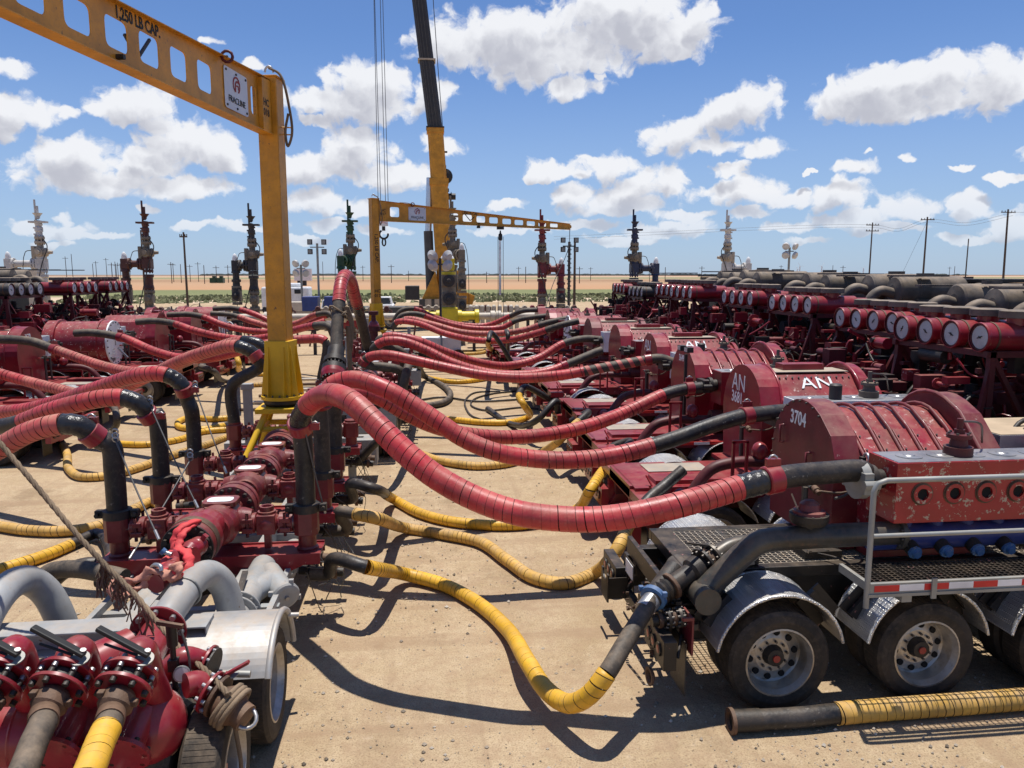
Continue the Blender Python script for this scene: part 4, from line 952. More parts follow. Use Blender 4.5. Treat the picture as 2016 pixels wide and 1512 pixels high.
rt(8, 'pump trailer with black air cleaners near the far end of the right-hand row', 2.9, 31.1, style='ribbed', seed=8, drum_m='charcoal', drumx=6.0, drumz=3.55, fluid='red_paint', muffler=False)
rt(9, 'farthest pump trailer of the right-hand row beside the red wellhead', 2.9, 34.4, style='hex', seed=9, drumx=6.1, drumz=3.65, fluid='red_paint', muffler=False)
def lt(i, lab, X0, Y, **k): T[-i] = pump_trailer(lab, (X0, Y, 0), True, **k)
lt(1, 'left pump trailer number 3733 whose rear end with wheels shows at the left frame edge', -8.6, 19.2, style='bolted', seed=21, drumx=6.2, drumz=3.7)
lt(2, 'left pump trailer with number 3679 on its round bolted power end', -8.9, 23.2, style='bolted', num='3679', seed=22, fluid='white_paint', drumx=5.2, drumz=3.75, drum_m='red_paint')
lt(3, 'left pump trailer with drum-shaped red power end and black air cleaners', -8.2, 27.2, style='drum', seed=23, drum_m='charcoal', fluid='white_paint', drumx=5.0, drumz=3.8)
lt(4, 'left pump trailer with hexagonal red power end', -8.0, 31.2, style='hex', seed=24, fluid='red_paint', drumx=5.0, drumz=3.8)
lt(5, 'second farthest pump trailer on the left with ribbed red power end', -7.8, 35.0, style='ribbed', seed=25, fluid='red_paint', drumx=5.4, drumz=3.8, muffler=False)
lt(6, 'farthest pump trailer on the left beside the beige pipeline', -7.6, 38.6, style='drum', seed=26, fluid='red_paint', eng=False)
for i_, s_ in ((-1, '3733'),):
    ltext(T[i_], s_, .2, mtx((-.02, 0, 1.1), (0, -1, 0), (0, 0, 1)), name='painted_number')
ltext(T[3], '3649', .13, mtx((-.01, .4, 1.1), (0, -1, 0), (0, 0, 1)), name='bumper_number')
#@@NEXT
# ------------------------------------------------------------------ jib cranes (davits) on the manifolds
def holed(mb, s0, s1, zb, zt, h, fn, r=.07, th=.012):
    """web panel s0..s1 with a rounded rectangular opening h=(hs0,hs1,hz0,hz1); fn(s,z,t)->point"""
    hp = round_poly([(h[0], h[2]), (h[1], h[2]), (h[1], h[3]), (h[0], h[3])], r, 4); n = len(hp)
    op = []
    for i in range(4):
        a = [(s0, zb(s0)), (s1, zb(s1)), (s1, zt(s1)), (s0, zt(s0))][i]; op += [a] * 5
    i0 = len(mb.v)
    for t in (-th, th):
        for p in hp: mb.v.append(fn(p[0], p[1], t))
        for p in op: mb.v.append(fn(p[0], p[1], t))
    for k in range(n):
        k2 = (k + 1) % n
        if op[k] == op[k2]: mb.face([i0 + k, i0 + n + k, i0 + k2][::-1]); mb.face([i0 + 2 * n + k, i0 + 2 * n + k2, i0 + 3 * n + k][::-1])
        else: mb.face([i0 + k, i0 + n + k, i0 + n + k2, i0 + k2]); mb.face([i0 + 2 * n + k, i0 + 2 * n + k2, i0 + 3 * n + k2, i0 + 3 * n + k])
        mb.face([i0 + k, i0 + k2, i0 + 2 * n + k2, i0 + 2 * n + k])
def logo(parent, o, xd, yd, s, nrm):
    """red ring emblem with a hooked stroke, and the word below"""
    o = V(o); xd = V(xd).normalized(); yd = V(yd).normalized(); mb = MB('red_logo')
    def P(a, b): return o + xd * a * s + yd * b * s + nrm * .006
    ring = [P(.17 * math.cos(a), .14 + .17 * math.sin(a)) for a in [R(-60 + q * 300 / 16) for q in range(17)]]
    for a, b in zip(ring, ring[1:]): mb.bar(a, b, .035 * s, .004, up=nrm)
    for a, b in zip([P(-.06, -.02), P(-.06, .16), P(.0, .22), P(.09, .23)], [P(-.06, .16), P(.0, .22), P(.09, .23), P(.12, .2)]): mb.bar(a, b, .04 * s, .004, up=nrm)
    for a, b in ((P(-.05, .12), P(.08, .14)), (P(.08, .14), P(.1, .05))): mb.bar(a, b, .03 * s, .004, up=nrm)
    mb.build('emblem', parent)
    ltext(parent, 'FRACLINE', .2 * s, mtx(o - V(parent['_o']) + yd * (-.22 * s) + nrm * .004, xd, yd), 'black_text', 'sign_lettering', sx=1.0)
def davit(label, mx, my, z0, tip, visible, holes, sign, txt_s, num, L, near):
    """mx,my mast axis; z0 slew ring; tip direction xy; visible +1/-1 side of the web that faces the viewer"""
    t = thing('jib_crane', label, 'jib crane', (mx, my, z0), 0, 'yellow jib cranes standing on the manifold trailers'); Y_ = 'crane_yellow'
    d = V((tip[0] - mx, tip[1] - my, 0)).normalized(); sd_ = d.cross(V((0, 0, 1))); o = V((mx, my, 0)); zT = 7.55; zB = 6.66
    w = .17
    m = MB(Y_); Rm = Matrix((d, sd_, V((0, 0, 1)))).transposed()
    for a, b in ((1, 0), (-1, 0), (0, 1), (0, -1)):
        if a: m.box(o + d * a * (w - .01) + V((0, 0, (z0 + zT) / 2 + .1)), (.02, 2 * w, zT - z0 - .1), Rm)
        else: m.box(o + sd_ * b * (w - .01) + V((0, 0, (z0 + zT) / 2 + .1)), (2 * w - .045, .02, zT - z0 - .1), Rm)
    m.box(o + V((0, 0, zT + .06)), (.40, .40, .03), Rm)
    mo = m.build('mast', t, bevel=.012)
    b = MB('bright_yellow'); b.box(o + V((0, 0, z0 + .55)), (2 * w + .1, 2 * w + .1, 1.0), Rm); b.lathe(o + V((0, 0, z0)), (0, 0, 1), [(0, .38), (.06, .38), (.06, .36)], 32)
    for a in (d, -d, sd_, -sd_):
        cr = a.cross(V((0, 0, 1)))
        for q in (-.14, .14): b.prism([(0.2, 0.05), (.34, .05), (.34, .12), (.235, .95), (.2, .95)], o + cr * q + V((0, 0, z0)), a, (0, 0, 1), cr * .015)
    b.mat('chrome_bolt').bolts(o + V((0, 0, z0 + .07)), (0, 0, 1), .33, 16, .018, .05); b.build('mast_socket', t, bevel=.006)
    b = MB('black_iron'); b.lathe(o + V((0, 0, z0 - .12)), (0, 0, 1), [(0, .30), (.05, .34), (.11, .34), (.12, .3)], 32); b.build('slew_ring', t)
    b = MB('bright_yellow'); b.box(o + V((0, 0, z0 - .17)), (.84, .84, .09)); b.build('base_plate', t, bevel=.01)
    zf = z0 - 1.12
    for (sx_, sy_) in ((-1, -1), (1, -1), (-1, 1), (1, 1)):
        b = MB('bright_yellow'); P = [V((mx + sx_ * .26, my + sy_ * .26, z0 - .21)), V((mx + sx_ * .30, my + sy_ * .30, z0 - .32)), V((mx + sx_ * .62, my + sy_ * .85, zf))]; b.tube(spline(P, 5), .06, 12); b.build('leg', t)
    b = MB('bright_yellow')
    for a, c in (((-1, -1), (1, -1)), ((-1, 1), (1, 1)), ((-1, -1), (-1, 1)), ((1, -1), (1, 1))): b.cyl((mx + a[0] * .36, my + a[1] * .34, z0 - .5), (mx + c[0] * .36, my + c[1] * .34, z0 - .5), .05, n=10)
    b.build('leg_brace', t)
    # jib
    s0 = .20; th = .0
    ztop = lambda s: zT - (s - s0) * (zT - zB - .30) / (L - s0) - .01
    zbot = lambda s: zB
    fn = lambda s, z, q: o + d * s + sd_ * q + V((0, 0, z))
    j = MB(Y_); x = s0; th = .008
    hs = sorted(holes)
    for (a, c) in hs:
        sp_ = (a + c) / 2; hh = ztop(sp_) - zB
        if a - .06 > x + .001: j.prism([(x, zB), (a - .06, zB), (a - .06, ztop(a - .06)), (x, ztop(x))], fn(0, 0, -th), d, (0, 0, 1), sd_ * 2 * th)
        holed(j, a - .06, c + .06, zbot, ztop, (a, c, zB + hh * .24, zB + hh * .76), fn, min(.09, hh * .16), th); x = c + .06
    j.prism([(x, zB), (L, zB), (L, ztop(L)), (x, ztop(x))], fn(0, 0, -th), d, (0, 0, 1), sd_ * 2 * th)
    j.prism([(s0, -.012), (L, -.012), (L, 0), (s0, 0)], fn(0, zB, -.11), d, (0, 0, 1), sd_ * .22)
    a_ = fn(s0, ztop(s0) + .006, 0); c_ = fn(L, ztop(L) + .006, 0); j.bar(a_, c_, .20, .012)
    j.prism([(s0 + .02, zB + .001), (s0 + .36, zB + .001), (s0 + .36, ztop(s0 + .36) - .02), (s0 + .02, ztop(s0) - .02)], fn(0, 0, -.09), d, (0, 0, 1), sd_ * .08)
    j.prism([(s0 + .02, zB + .001), (s0 + .34, zB + .001), (s0 + .34, ztop(s0 + .34) - .02), (s0 + .02, ztop(s0) - .02)], fn(0, 0, .009), d, (0, 0, 1), sd_ * .08)
    j.lathe(fn(L, zB + .15, 0) - sd_ * .02, sd_, [(0, .10), (.04, .10)], 16)
    jo = j.build('jib', t, bevel=0)
    nrm = sd_ * visible; xd = nrm.cross(V((0, 0, 1))) * -1
    if xd.dot(V((1, .1, 0))) < 0: xd = -xd
    # sign
    zc = (zB + ztop((sign[0] + sign[1]) / 2)) / 2; sp = MB('sign_plate'); sw = sign[1] - sign[0]; sc = fn((sign[0] + sign[1]) / 2, zc, 0) + nrm * .018
    sp.prism(round_poly([(-sw / 2, -.30), (sw / 2, -.30), (sw / 2, .30), (-sw / 2, .30)], .06), sc, xd, (0, 0, 1), nrm * .006); sp.mat('black_iron')
    for a in (-.42, 0, .42):
        for b_ in (-.42, .42): sp.cyl(sc + xd * a * sw + V((0, 0, b_ * .6)), sc + xd * a * sw + V((0, 0, b_ * .6)) + nrm * .02, .018, n=8)
    so_ = sp.build('sign', t); logo(so_, sc + nrm * .008, xd, (0, 0, 1), sw * .82, nrm)
    # capacity lettering over the openings
    zz = ztop(txt_s) - .085; slope = V((0, 0, 0)) + (fn(txt_s + .5, ztop(txt_s + .5), 0) - fn(txt_s - .5, ztop(txt_s - .5), 0)).normalized()
    if slope.dot(xd) < 0: slope = -slope
    ltext(jo, '1,250 LB CAP.', .19, mtx(fn(txt_s, zz, 0) + nrm * .012 - V(t['_o']), slope, nrm.cross(slope)), 'black_text', 'stencil_lettering', sx=.86, bold=.004)
    ltext(jo, 'HC\n' + num, .16, mtx(fn(s0 + .22, zB + .38, 0) + nrm * .092 - V(t['_o']), xd, (0, 0, 1)), 'black_text', 'stencil_lettering', bold=.003)
    # mast lettering facing the viewer (-y side)
    f = min((V(v) for v in (d, -d, sd_, -sd_)), key=lambda q: q.y); rx = V((0, 0, 1)).cross(-f) * -1
    rx = f.cross(V((0, 0, 1))) * -1
    if not near: ltext(mo, '1,250 LB CAP.', .24, mtx(o + f * (w + .004) + V((0, 0, z0 + 3.5)) - V(t['_o']), (0, 0, -1), rx if rx.x > 0 else -rx), 'black_text', 'stencil_lettering', sx=.9, bold=.004)
    if not near: ltext(mo, 'HC\n' + num, .2, mtx(o + f * (w + .004) + V((0, 0, z0 + 1.5)) - V(t['_o']), rx if rx.x > 0 else -rx, (0, 0, 1)), 'black_text', 'stencil_lettering', bold=.004)
    # strap, lifting eye, chain on top
    st = MB('rubber'); tp = o + V((0, 0, zT + .08)); st.mat('steel').tube([tp + V((.07 * math.cos(a), 0, .08 + .10 * math.sin(a))) for a in [q * math.pi / 6 for q in range(7)]], .018, 6)
    st.mat('rope'); k = d * .0 + V((.12, .0, .0))
    st.tube(spline([tp + V((0, 0, .15)), tp + V((.20, -.1, .02)), tp + V((.33, -.12, -.5)), tp + V((.36, -.12, -.95)), tp + V((.28, -.1, -1.15)), tp + V((.24, -.05, -.9)), tp + V((.3, -.05, -.6))], 6), .022, 6)
    for q in (0, .12): st.mat('crane_yellow').tube([o + V((w, -.05, zT - .75 - q)), o + V((w + .16, -.05, zT - .75 - q)), o + V((w + .16, .08, zT - .75 - q))], .012, 6)
    st.build('lifting_strap', t)
    st = MB('brownred'); q = fn(1.9, ztop(1.9), 0); st.mat('rope').tube(spline([fn(1.3, ztop(1.3) + .03, 0), fn(1.7, ztop(1.7) + .05, 0), q + nrm * .12], 5), .018, 6); st.mat('red_dark'); st.tube([q + nrm * .12 + V((.08 * math.cos(a), 0, .08 * math.sin(a))) for a in [i * math.pi / 5 for i in range(11)]], .022, 6); st.build('shackle', t)
    tr = MB('black_iron'); q = fn(txt_s + .5, zB - .02, 0); 
    if not near: tr.box(q + V((0, 0, -.06)), (.16, .3, .1))
    tr.bar(q + V((0, 0, .1)) + nrm * .1, q + V((0, 0, .1)) - nrm * .1, .05)
    for a, c in (((-.3, .35), (.0, .05)), ((.02, .07), (.25, .25))): tr.bar(fn(txt_s + a[0], zB + a[1] + .15, .03), fn(txt_s + c[0], zB + c[1] + .15, .03), .03)
    tr.build('trolley', t)
    return t, fn, zB
def ssolve(px, m, d):
    r = ray(px, 430); det = d[0] * (-r.y) + r.x * d[1]; return (m[0] * r.y - r.x * m[1]) / det
m1 = (-2.60, 14.0); d1 = V((-1.12, -5.88)).normalized(); L1_ = 12
davit('nearest yellow jib crane whose arm reaches toward the upper left of the picture', m1[0], m1[1], 2.08, (m1[0] + d1.x, m1[1] + d1.y), -1,
      [(.62, .84), (2.2, 2.62), (2.92, 3.34), (3.62, 4.06), (4.3, 4.74), (5.0, 5.44), (5.72, 6.16), (6.5, 6.95), (7.3, 7.75), (8.1, 8.5), (8.9, 9.3), (9.7, 10.1), (10.5, 10.9)], (1.0, 1.82), 4.05, '018', L1_, True)
m2 = (-2.24, 35.0); tp2 = at(1122, 450, Y=40.8); d2 = V((tp2.x - m2[0], tp2.y - m2[1])); L2_ = d2.length; d2.normalize()
hs2 = [(ssolve(a, m2, d2), ssolve(b, m2, d2)) for a, b in ((768, 786), (884, 902), (911, 929), (938, 955), (963, 980), (989, 1006), (1013, 1030), (1037, 1053), (1060, 1075), (1083, 1098))]
t_, fn2, zb2 = davit('far yellow jib crane whose arm reaches right in front of the red wellhead', m2[0], m2[1], 1.95, (tp2.x, tp2.y), 1, hs2, (ssolve(804, m2, d2), ssolve(838, m2, d2)), ssolve(925, m2, d2), '017', L2_, False)
sh = ssolve(985, m2, d2); q = fn2(sh, zb2, 0)
hk = thing('chain_hoist', 'slim grey hoist hanging from the arm of the far jib crane', 'hoist', tuple(q))
b = MB('black_iron'); b.box(q + V((0, 0, -.08)), (.35, .2, .14)); b.lathe(q + V((0, 0, -.7)), (0, 0, 1), [(0, .06), (.06, .10), (.3, .1), (.36, .05), (.5, .03)], 12); b.build('hoist_body', hk)
b = MB('silver_cyl'); b.cyl(q + V((-.02, 0, -.65)), q + V((-.02, 0, -3.4)), .06, n=12); b.build('lift_cylinder', hk)
b = MB('cable'); b.cyl(q + V((.14, 0, -.5)), q + V((.14, 0, -4.6)), .014, n=6); b.cyl(q + V((-.12, 0, -.5)), q + V((-.12, 0, -4.6)), .014, n=6); b.build('hoist_chain', hk)
tag(MB('cable').tube(spline([fn2(L2_, zb2 + .1, 0), fn2(L2_ - .1, zb2 - 1, 0), fn2(L2_ - 1.2, zb2 - 3, 0), fn2(L2_ - 2.4, zb2 - 5.2, .5)], 8), .018, 6).build('tag_line'), 'thin tag line hanging slanted from the tip of the far jib arm', 'rope')

# ------------------------------------------------------------------ high-pressure manifold trailers
def hp_union(mb, p, ax, r):
    ax = V(ax); mb.lathe(p - ax * .09, ax, [(0, r * 1.05), (.01, r * 1.45), (.07, r * 1.45), (.075, r * 1.2), (.105, r * 1.2), (.11, r * 1.45), (.17, r * 1.45), (.18, r * 1.05)], 16)
    for s in (-1, 1):
        for z in (-1, 1): mb.box(p + V((0, s * r * 1.45, z * r * .7)), (.13, .05, .06)); mb.cyl(p + V((0, s * r * 1.5, -r * 1.6)), p + V((0, s * r * 1.5, r * 1.75)), .022, n=6)
def manifold_row(t, cx, y, z=1.30, half=1.10, near=True, sides=(1, -1)):
    c = MB('maroon_valve'); o = V((cx + .10, y, z + .05)); r = .18
    # centre cross with bolted flanges
    c.lathe(o + V((0, -.42, 0)), (0, 1, 0), [(0, r), (.06, r * 1.02), (.1, r * 1.25), (.2, r * 1.38), (.5, r * 1.38), (.6, r * 1.2), (.66, r)], 28)
    c.box(o, (.30, .40, .44)); c.prism(round_poly([(-.20, -.17), (.20, -.17), (.20, .17), (-.20, .17)], .1), o + V((0, 0, .2)), (1, 0, 0), (0, 1, 0), (0, 0, .06))
    c.lathe(o + V((-.36, 0, 0)), (1, 0, 0), [(0, .12), (.1, .15), (.62, .15), (.72, .12)], 20)
    c.lathe(o + V((0, .22, 0)), (0, 1, 0), [(0, r * .8), (.14, r * .72), (.2, r * .9), (.22, r * 1.62), (.36, r * 1.62), (.37, r * 1.5), (.40, r * 1.5), (.41, r * 1.62), (.5, r * 1.62), (.52, r * 1.2), (.62, r)], 32)
    co_ = c.build('cross_block', t, bevel=.01 if near else 0)
    l = MB('label_white'); l.prism(round_poly([(-.15, -.10), (.15, -.10), (.15, .10), (-.15, .10)], .07, 2), o + V((0, -.02, .262)), (1, 0, 0), (0, 1, 0), (0, 0, .004)); l.build('label_plate', co_)
    b = MB('black_iron'); b.bolts(o + V((0, .43, 0)), (0, 1, 0), r * 1.4, 16, .028, .10); b.build('flange_bolts', co_)
    for s in sides:
        a = MB('maroon_valve'); ax = V((s, 0, 0)); q = lambda d: V((cx + s * d, y, z))
        a.cyl(q(.30), q(half), .085, n=14); hp_union(a, q(.42), ax, .085); hp_union(a, q(.86), ax, .085)
        a.box(q(.63), (.22, .24, .24)); a.dome(q(.63), ax, .14, .17, 14, True); a.lathe(q(.63) + V((0, 0, .10)), (0, 0, 1), [(0, .11), (.05, .11), (.055, .085), (.11, .085), (.11, .06), (.08, .055)], 12)
        a.span((cx + s * .63 - .04, y - .05, .98), (cx + s * .63 + .04, y + .05, z - .1))
        a.mat('steel').cyl(q(.515), q(.53), .10, n=14); a.cyl(q(.935), q(.95), .10, n=14)
        a.build('plug_valve', t, bevel=.012 if near else 0)
        e = MB('maroon_valve'); oct_ = round_poly([(-.14, -.14), (.14, -.14), (.14, .14), (-.14, .14)], .06, 1)
        e.prism(oct_, q(half) + V((0, 0, -.15)), (1, 0, 0), (0, 1, 0), (0, 0, .30)); e.lathe(q(half) + V((0, 0, -.42)), (0, 0, 1), [(0, .13), (.1, .13), (.12, .11), (.27, .11)], 16); e.lathe(q(half) + V((0, 0, .14)), (0, 0, 1), [(0, .12), (.05, .12)], 16); e.build('riser_elbow', t, bevel=.01 if near else 0)
    m = MB('red_paint'); m.span((cx - 1.28, y - .25, .93), (cx + 1.28, y + .2, .955)); m.span((cx - 1.28, y - .262, .84), (cx + 1.28, y - .24, .98)); m.span((cx - 1.28, y + .19, .84), (cx + 1.28, y + .21, .98)); m.prism([(-1.1, 0), (-.75, -.16), (-.45, -.16), (-.1, -.02), (.1, -.02), (.45, -.16), (.75, -.16), (1.1, 0)], (cx, y - .25, .84), (1, 0, 0), (0, 0, 1), (0, .02, 0)); m.build('cross_beam', t, bevel=.004 if near else 0)
def low_pressure(t, cx, y, z=.60):
    for s in (-1, 1):
        for k in (0, 1):
            v = MB('rust' if k else 'black_iron'); p = V((cx + s * .95, y + .2 + k * .45, z)); ax = V((s, 0, -.1)).normalized()
            v.cyl(p, p + ax * .55, .06, n=12); v.flange(p + ax * .12, ax, .11, .02, 8, .012, 'chrome_bolt', 14); v.flange(p + ax * .22, ax, .11, .02, n=14); v.mat('rust').flange(p + ax * .45, ax, .09, .05, n=10); v.mat('steel').bar(p + ax * .17 + V((0, 0, .1)), p + ax * .2 + V((s * .06, -.1, .2)), .02)
            v.build('suction_outlet', t)
def manifold(label, cx, ys, y0, y1, near):
    t = thing('manifold_trailer', label, 'manifold trailer', (cx, y0, 0), 0, 'manifold trailers down the middle')
    for y in ys: manifold_row(t, cx, y, near=near); low_pressure(t, cx, y)
    f = MB('grey_paint')
    for s in (-1, 1): f.span((cx + s * .42 - .06, y0 + .1, .60), (cx + s * .42 + .06, y1, .82)); f.span((cx + s * .9 - .03, y0 + 1.2, .72), (cx + s * .9 + .03, y1, .80))
    for k in range(int((y1 - y0) / 1.2)): f.span((cx - .95, y0 + .3 + k * 1.2, .62), (cx + .95, y0 + .4 + k * 1.2, .72))
    f.build('frame', t)
    p = MB('grey_paint')
    for s in (-1, 1): p.cyl((cx + s * .72, y0 + 1.0, .50), (cx + s * .72, y1 - .3, .50), .15, n=20)
    p.build('low_pressure_header', t)
    c = MB('black_iron'); clutter(c, (cx - .35, y0 + 1.4, .3), (cx + .35, y1, .55), 30, 5, ['black_iron', 'rubber', 'red_dark'], True, .05, .2); c.build('underside_pipework', t)
    k = MB('cable'); rn = random.Random(int(cx * 100 + y0))
    for y in ys:
        for q in range(6):
            a = V((cx + 1.1, y + rn.uniform(-.2, .5), rn.uniform(.6, .95))); b_ = V((cx + rn.uniform(1.1, 1.5), y + rn.uniform(-.1, .7), rn.uniform(.02, .4))); k.tube(spline([a, (a + b_) / 2 + V((rn.uniform(0, .25), 0, rn.uniform(-.3, .1))), b_], 5), .007, 4)
    k.build('loose_cables', t)
    # stabiliser legs and end frame
    e = MB('grey_paint')
    for s in (-1, 1):
        e.span((cx + s * 1.02 - .08, y1 - .35, .1), (cx + s * 1.02 + .08, y1 - .2, 2.0 if s < 0 else 1.6)); e.span((cx + s * 1.02 - .11, y1 - .38, 2.0 if s < 0 else 1.6), (cx + s * 1.02 + .11, y1 - .17, 2.12 if s < 0 else 1.68)); e.span((cx + s * 1.02 - .2, y1 - .45, .0), (cx + s * 1.02 + .2, y1 - .1, .10))
        e.span((cx + s * 1.25 - .28, y1 - .3, .35), (cx + s * 1.25 + .28, y1 + .3, .9))
    e.span((cx - 1.25, y1 - .05, .72), (cx + 1.25, y1 + .1, .9)); e.build('stabiliser_leg', t, bevel=.008)
    return t
CX = -2.60
MA = manifold('nearest red high-pressure manifold with four rows of plug valves on a grey trailer', CX, (9.25, 10.8, 12.35, 14.9), 6.6, 16.0, True)
MB2 = manifold('second manifold trailer standing behind the nearest one, with round tail lamps', -1.75, (19.2, 20.8, 22.4, 24.0), 17.6, 27.5, False)
MC = manifold('farthest manifold trailer around the base of the far jib crane', -1.9, (31.2, 32.8, 34.6, 36.4), 29.5, 39.0, False)
# spools along the axis of the nearest manifold
s = MB('maroon_valve'); o = V((CX, 0, 1.35)); ob = at(366, 1083, Y=7.95); ob.y = 0; o_, o = o, ob
s.lathe(o + V((0, 8.0, 0)), (0, 1, 0), [(0, .24), (.0, .27), (.12, .27)], 36); s.mat('rust').lathe(o + V((0, 8.12, 0)), (0, 1, 0), [(0, .275), (.12, .275)], 36); s.mat('red_paint').lathe(o + V((0, 8.24, 0)), (0, 1, 0), [(0, .275), (.13, .275), (.14, .2), (.5, .19), (.6, .17)], 36)
s.mat('black_iron').lathe(o + V((0, 7.985, 0)), (0, 1, 0), [(0, .15), (0, .265), (.014, .27)], 32); s.bolts(o + V((0, 7.98, 0)), (0, 1, 0), .225, 16, .032, .08); s.lathe(o + V((0, 7.95, 0)), (0, 1, 0), [(0, .001), (.0, .13), (.03, .14)], 24)
s.build('blind_flange', MA); o = o_
s = MB('maroon_valve'); s.lathe(o + V((0, 13.0, 0)), (0, 1, 0), [(0, .19), (.3, .19), (.35, .27), (.5, .27), (.5, .17), (1.4, .17)], 28); s.build('spool', MA)
s = MB('maroon_valve'); s.cyl(o + V((0, 15.2, 0)), V((-2.0, 16.9, 1.32)), .15, n=20); s.build('spool', MA)
# swivel joints wrapped in slings hanging on the blind flange
s = MB('red_paint'); P0 = at(390, 1075, Y=7.85); P1 = at(352, 1100, Y=7.55); P2 = at(335, 1125, Y=7.3); P3 = at(312, 1142, Y=7.15)
s.dome(P0, (0, -1, 0), .10, .10, 14, True); s.lathe(P0, (P1 - P0), [(0, .07), (.06, .105), (.14, .11), (.2, .08)], 16); s.dome(P1, (1, 0, 0), .105, .10, 14, True); s.lathe(P1, (P2 - P1), [(0, .10), (.03, .125), (.08, .125), (.12, .09), (.2, .09)], 16)
s.dome(P2, (1, 0, 0), .10, .11, 14, True); s.lathe(P2, (P3 - P2), [(0, .09), (.12, .085), (.14, .105), (.22, .105), (.22, .08)], 18); s.bar(P0 + V((.02, 0, .02)), P0 + V((.09, -.02, .12)), .05); s.lathe(P1, (.9, -.3, .1), [(0, .08), (.12, .08), (.12, .11), (.17, .11)], 14); s.lathe(P2, (.9, -.3, 0), [(0, .07), (.12, .07), (.12, .095), (.16, .095)], 14)
so_ = s.build('swivel_joint', MA)
def sling(pts, m, r, name='lifting_sling', flat=.45, parent=None, lab=None, turns=0):
    mb = MB(m); S = spline(pts, 7); fr = frames(S); n = 8; i0 = len(mb.v); rn = random.Random(len(pts))
    for j, p in enumerate(S):
        _, u, w = fr[j]; a0 = j * turns
        rr = r * (1 + .18 * math.sin(j * 1.3))
        for k in range(n):
            a = 2 * math.pi * k / n; x = math.cos(a) * rr; y = math.sin(a) * rr * flat; mb.v.append(p + u * (x * math.cos(a0) - y * math.sin(a0)) + w * (x * math.sin(a0) + y * math.cos(a0)))
    for j in range(len(S) - 1):
        for k in range(n): k2 = (k + 1) % n; mb.face([i0 + j * n + k, i0 + j * n + k2, i0 + (j + 1) * n + k2, i0 + (j + 1) * n + k], True)
    o_ = mb.build(name, parent); 
    if lab: tag(o_, lab, 'sling')
    return o_
sl1 = thing('lifting_sling', 'bright red round sling looped over the nearest blind flange and swivel joints', 'sling', tuple(at(400, 1030, Y=8.3)))
sling([at(402, 1026, Y=8.4), at(378, 1028, Y=8.0), at(352, 1042, Y=7.85), at(342, 1065, Y=7.8), at(346, 1082, Y=7.7)], 'sling_red', .05, 'strap_loop', parent=sl1)
sling([at(404, 1030, Y=8.4), at(375, 1036, Y=7.95), at(360, 1050, Y=7.8), at(352, 1070, Y=7.72), at(350, 1085, Y=7.6)], 'sling_red', .045, 'strap_loop', parent=sl1)
sling([at(350, 1082, Y=7.55), at(368, 1088, Y=7.4), at(372, 1110, Y=7.3), at(362, 1135, Y=7.2), at(345, 1150, Y=7.1)], 'sling_red', .05, 'strap_loop', parent=sl1)
sling([at(340, 1085, Y=7.5), at(325, 1105, Y=7.4), at(322, 1125, Y=7.15), at(342, 1118, Y=7.05), at(352, 1130, Y=7.0), at(350, 1145, Y=7.05)], 'sling_red', .045, 'strap_loop', parent=sl1)
b = MB('blue_cap'); b.cyl(at(403, 1024, Y=8.38), at(409, 1030, Y=8.36), .06, n=10); b.cyl(at(318, 1083, Y=7.4), at(324, 1088, Y=7.4), .035, n=10); b.mat('steel').cyl(at(324, 1087, Y=7.4), at(338, 1092, Y=7.38), .022, n=8); b.build('sling_shackle', sl1)
sl2 = thing('lifting_sling', 'faded pink sling knotted below the swivel joints of the manifold', 'sling', tuple(at(290, 1145, Y=7.2)))
sling([at(345, 1110, Y=7.02), at(352, 1125, Y=6.98), at(345, 1140, Y=7.0), at(330, 1130, Y=7.0), at(300, 1125, Y=7.1), at(272, 1140, Y=7.2), at(250, 1150, Y=7.2), at(240, 1160, Y=7.2)], 'sling_pink', .06, 'strap_loop', parent=sl2, turns=.25)
sling([at(305, 1128, Y=7.12), at(282, 1150, Y=7.15), at(265, 1162, Y=7.15), at(245, 1172, Y=7.1), at(222, 1165, Y=7.15), at(222, 1148, Y=7.2), at(245, 1140, Y=7.2)], 'sling_pink', .05, 'strap_loop', parent=sl2, turns=.3)
b = MB('steel'); b.tube(spline([at(298, 1118, Y=7.1), at(305, 1112, Y=7.05), at(316, 1115, Y=7.0), at(318, 1124, Y=6.98)], 5), .02, 8); b.build('sling_shackle', sl2)
# second manifold: rear bumper, tank-like fenders and the tall crossover pipe
b = MB('grey_paint'); bx = -1.68
b.span((bx - .93, 17.3, 1.14), (bx + .95, 17.4, 1.50)); b.span((bx - .93, 17.3, .7), (bx - .6, 17.4, 1.139)); b.span((bx + .55, 17.3, .7), (bx + .95, 17.4, 1.139)); b.span((bx - .6, 17.31, .7), (bx + .55, 17.39, .85))
bo = b.build('rear_bumper', MB2, bevel=.01)
for dx in (-.76, -.5, .56, .78, -.0, .14):
    l = MB('black_iron'); rr = .085 if abs(dx) > .2 else .05; l.lathe((bx + dx, 17.3, 1.36), (0, -1, 0), [(0, rr), (.02, rr), (.02, rr * .85)], 18); l.mat('lamp_red').lathe((bx + dx, 17.3, 1.36), (0, -1, 0), [(.0, rr * .84), (.015, rr * .8), (.02, rr * .3)], 18); l.build('tail_lamp', bo)
fd = MB('treadplate')
for x_ in (bx - .55, bx + .6):
    P = [(math.cos(a) * .65, math.sin(a) * .65) for a in [math.pi * q / 12 for q in range(1, 12)]]; Q = [(p[0] * .97, p[1] * .97) for p in P[::-1]]
    for yy in (18.1,): fd.prism([(p[0] + yy, p[1] + .98) for p in P + Q], (x_ - .36, 0, 0), (0, 1, 0), (0, 0, 1), (.72, 0, 0))
fd.build('fender', MB2)
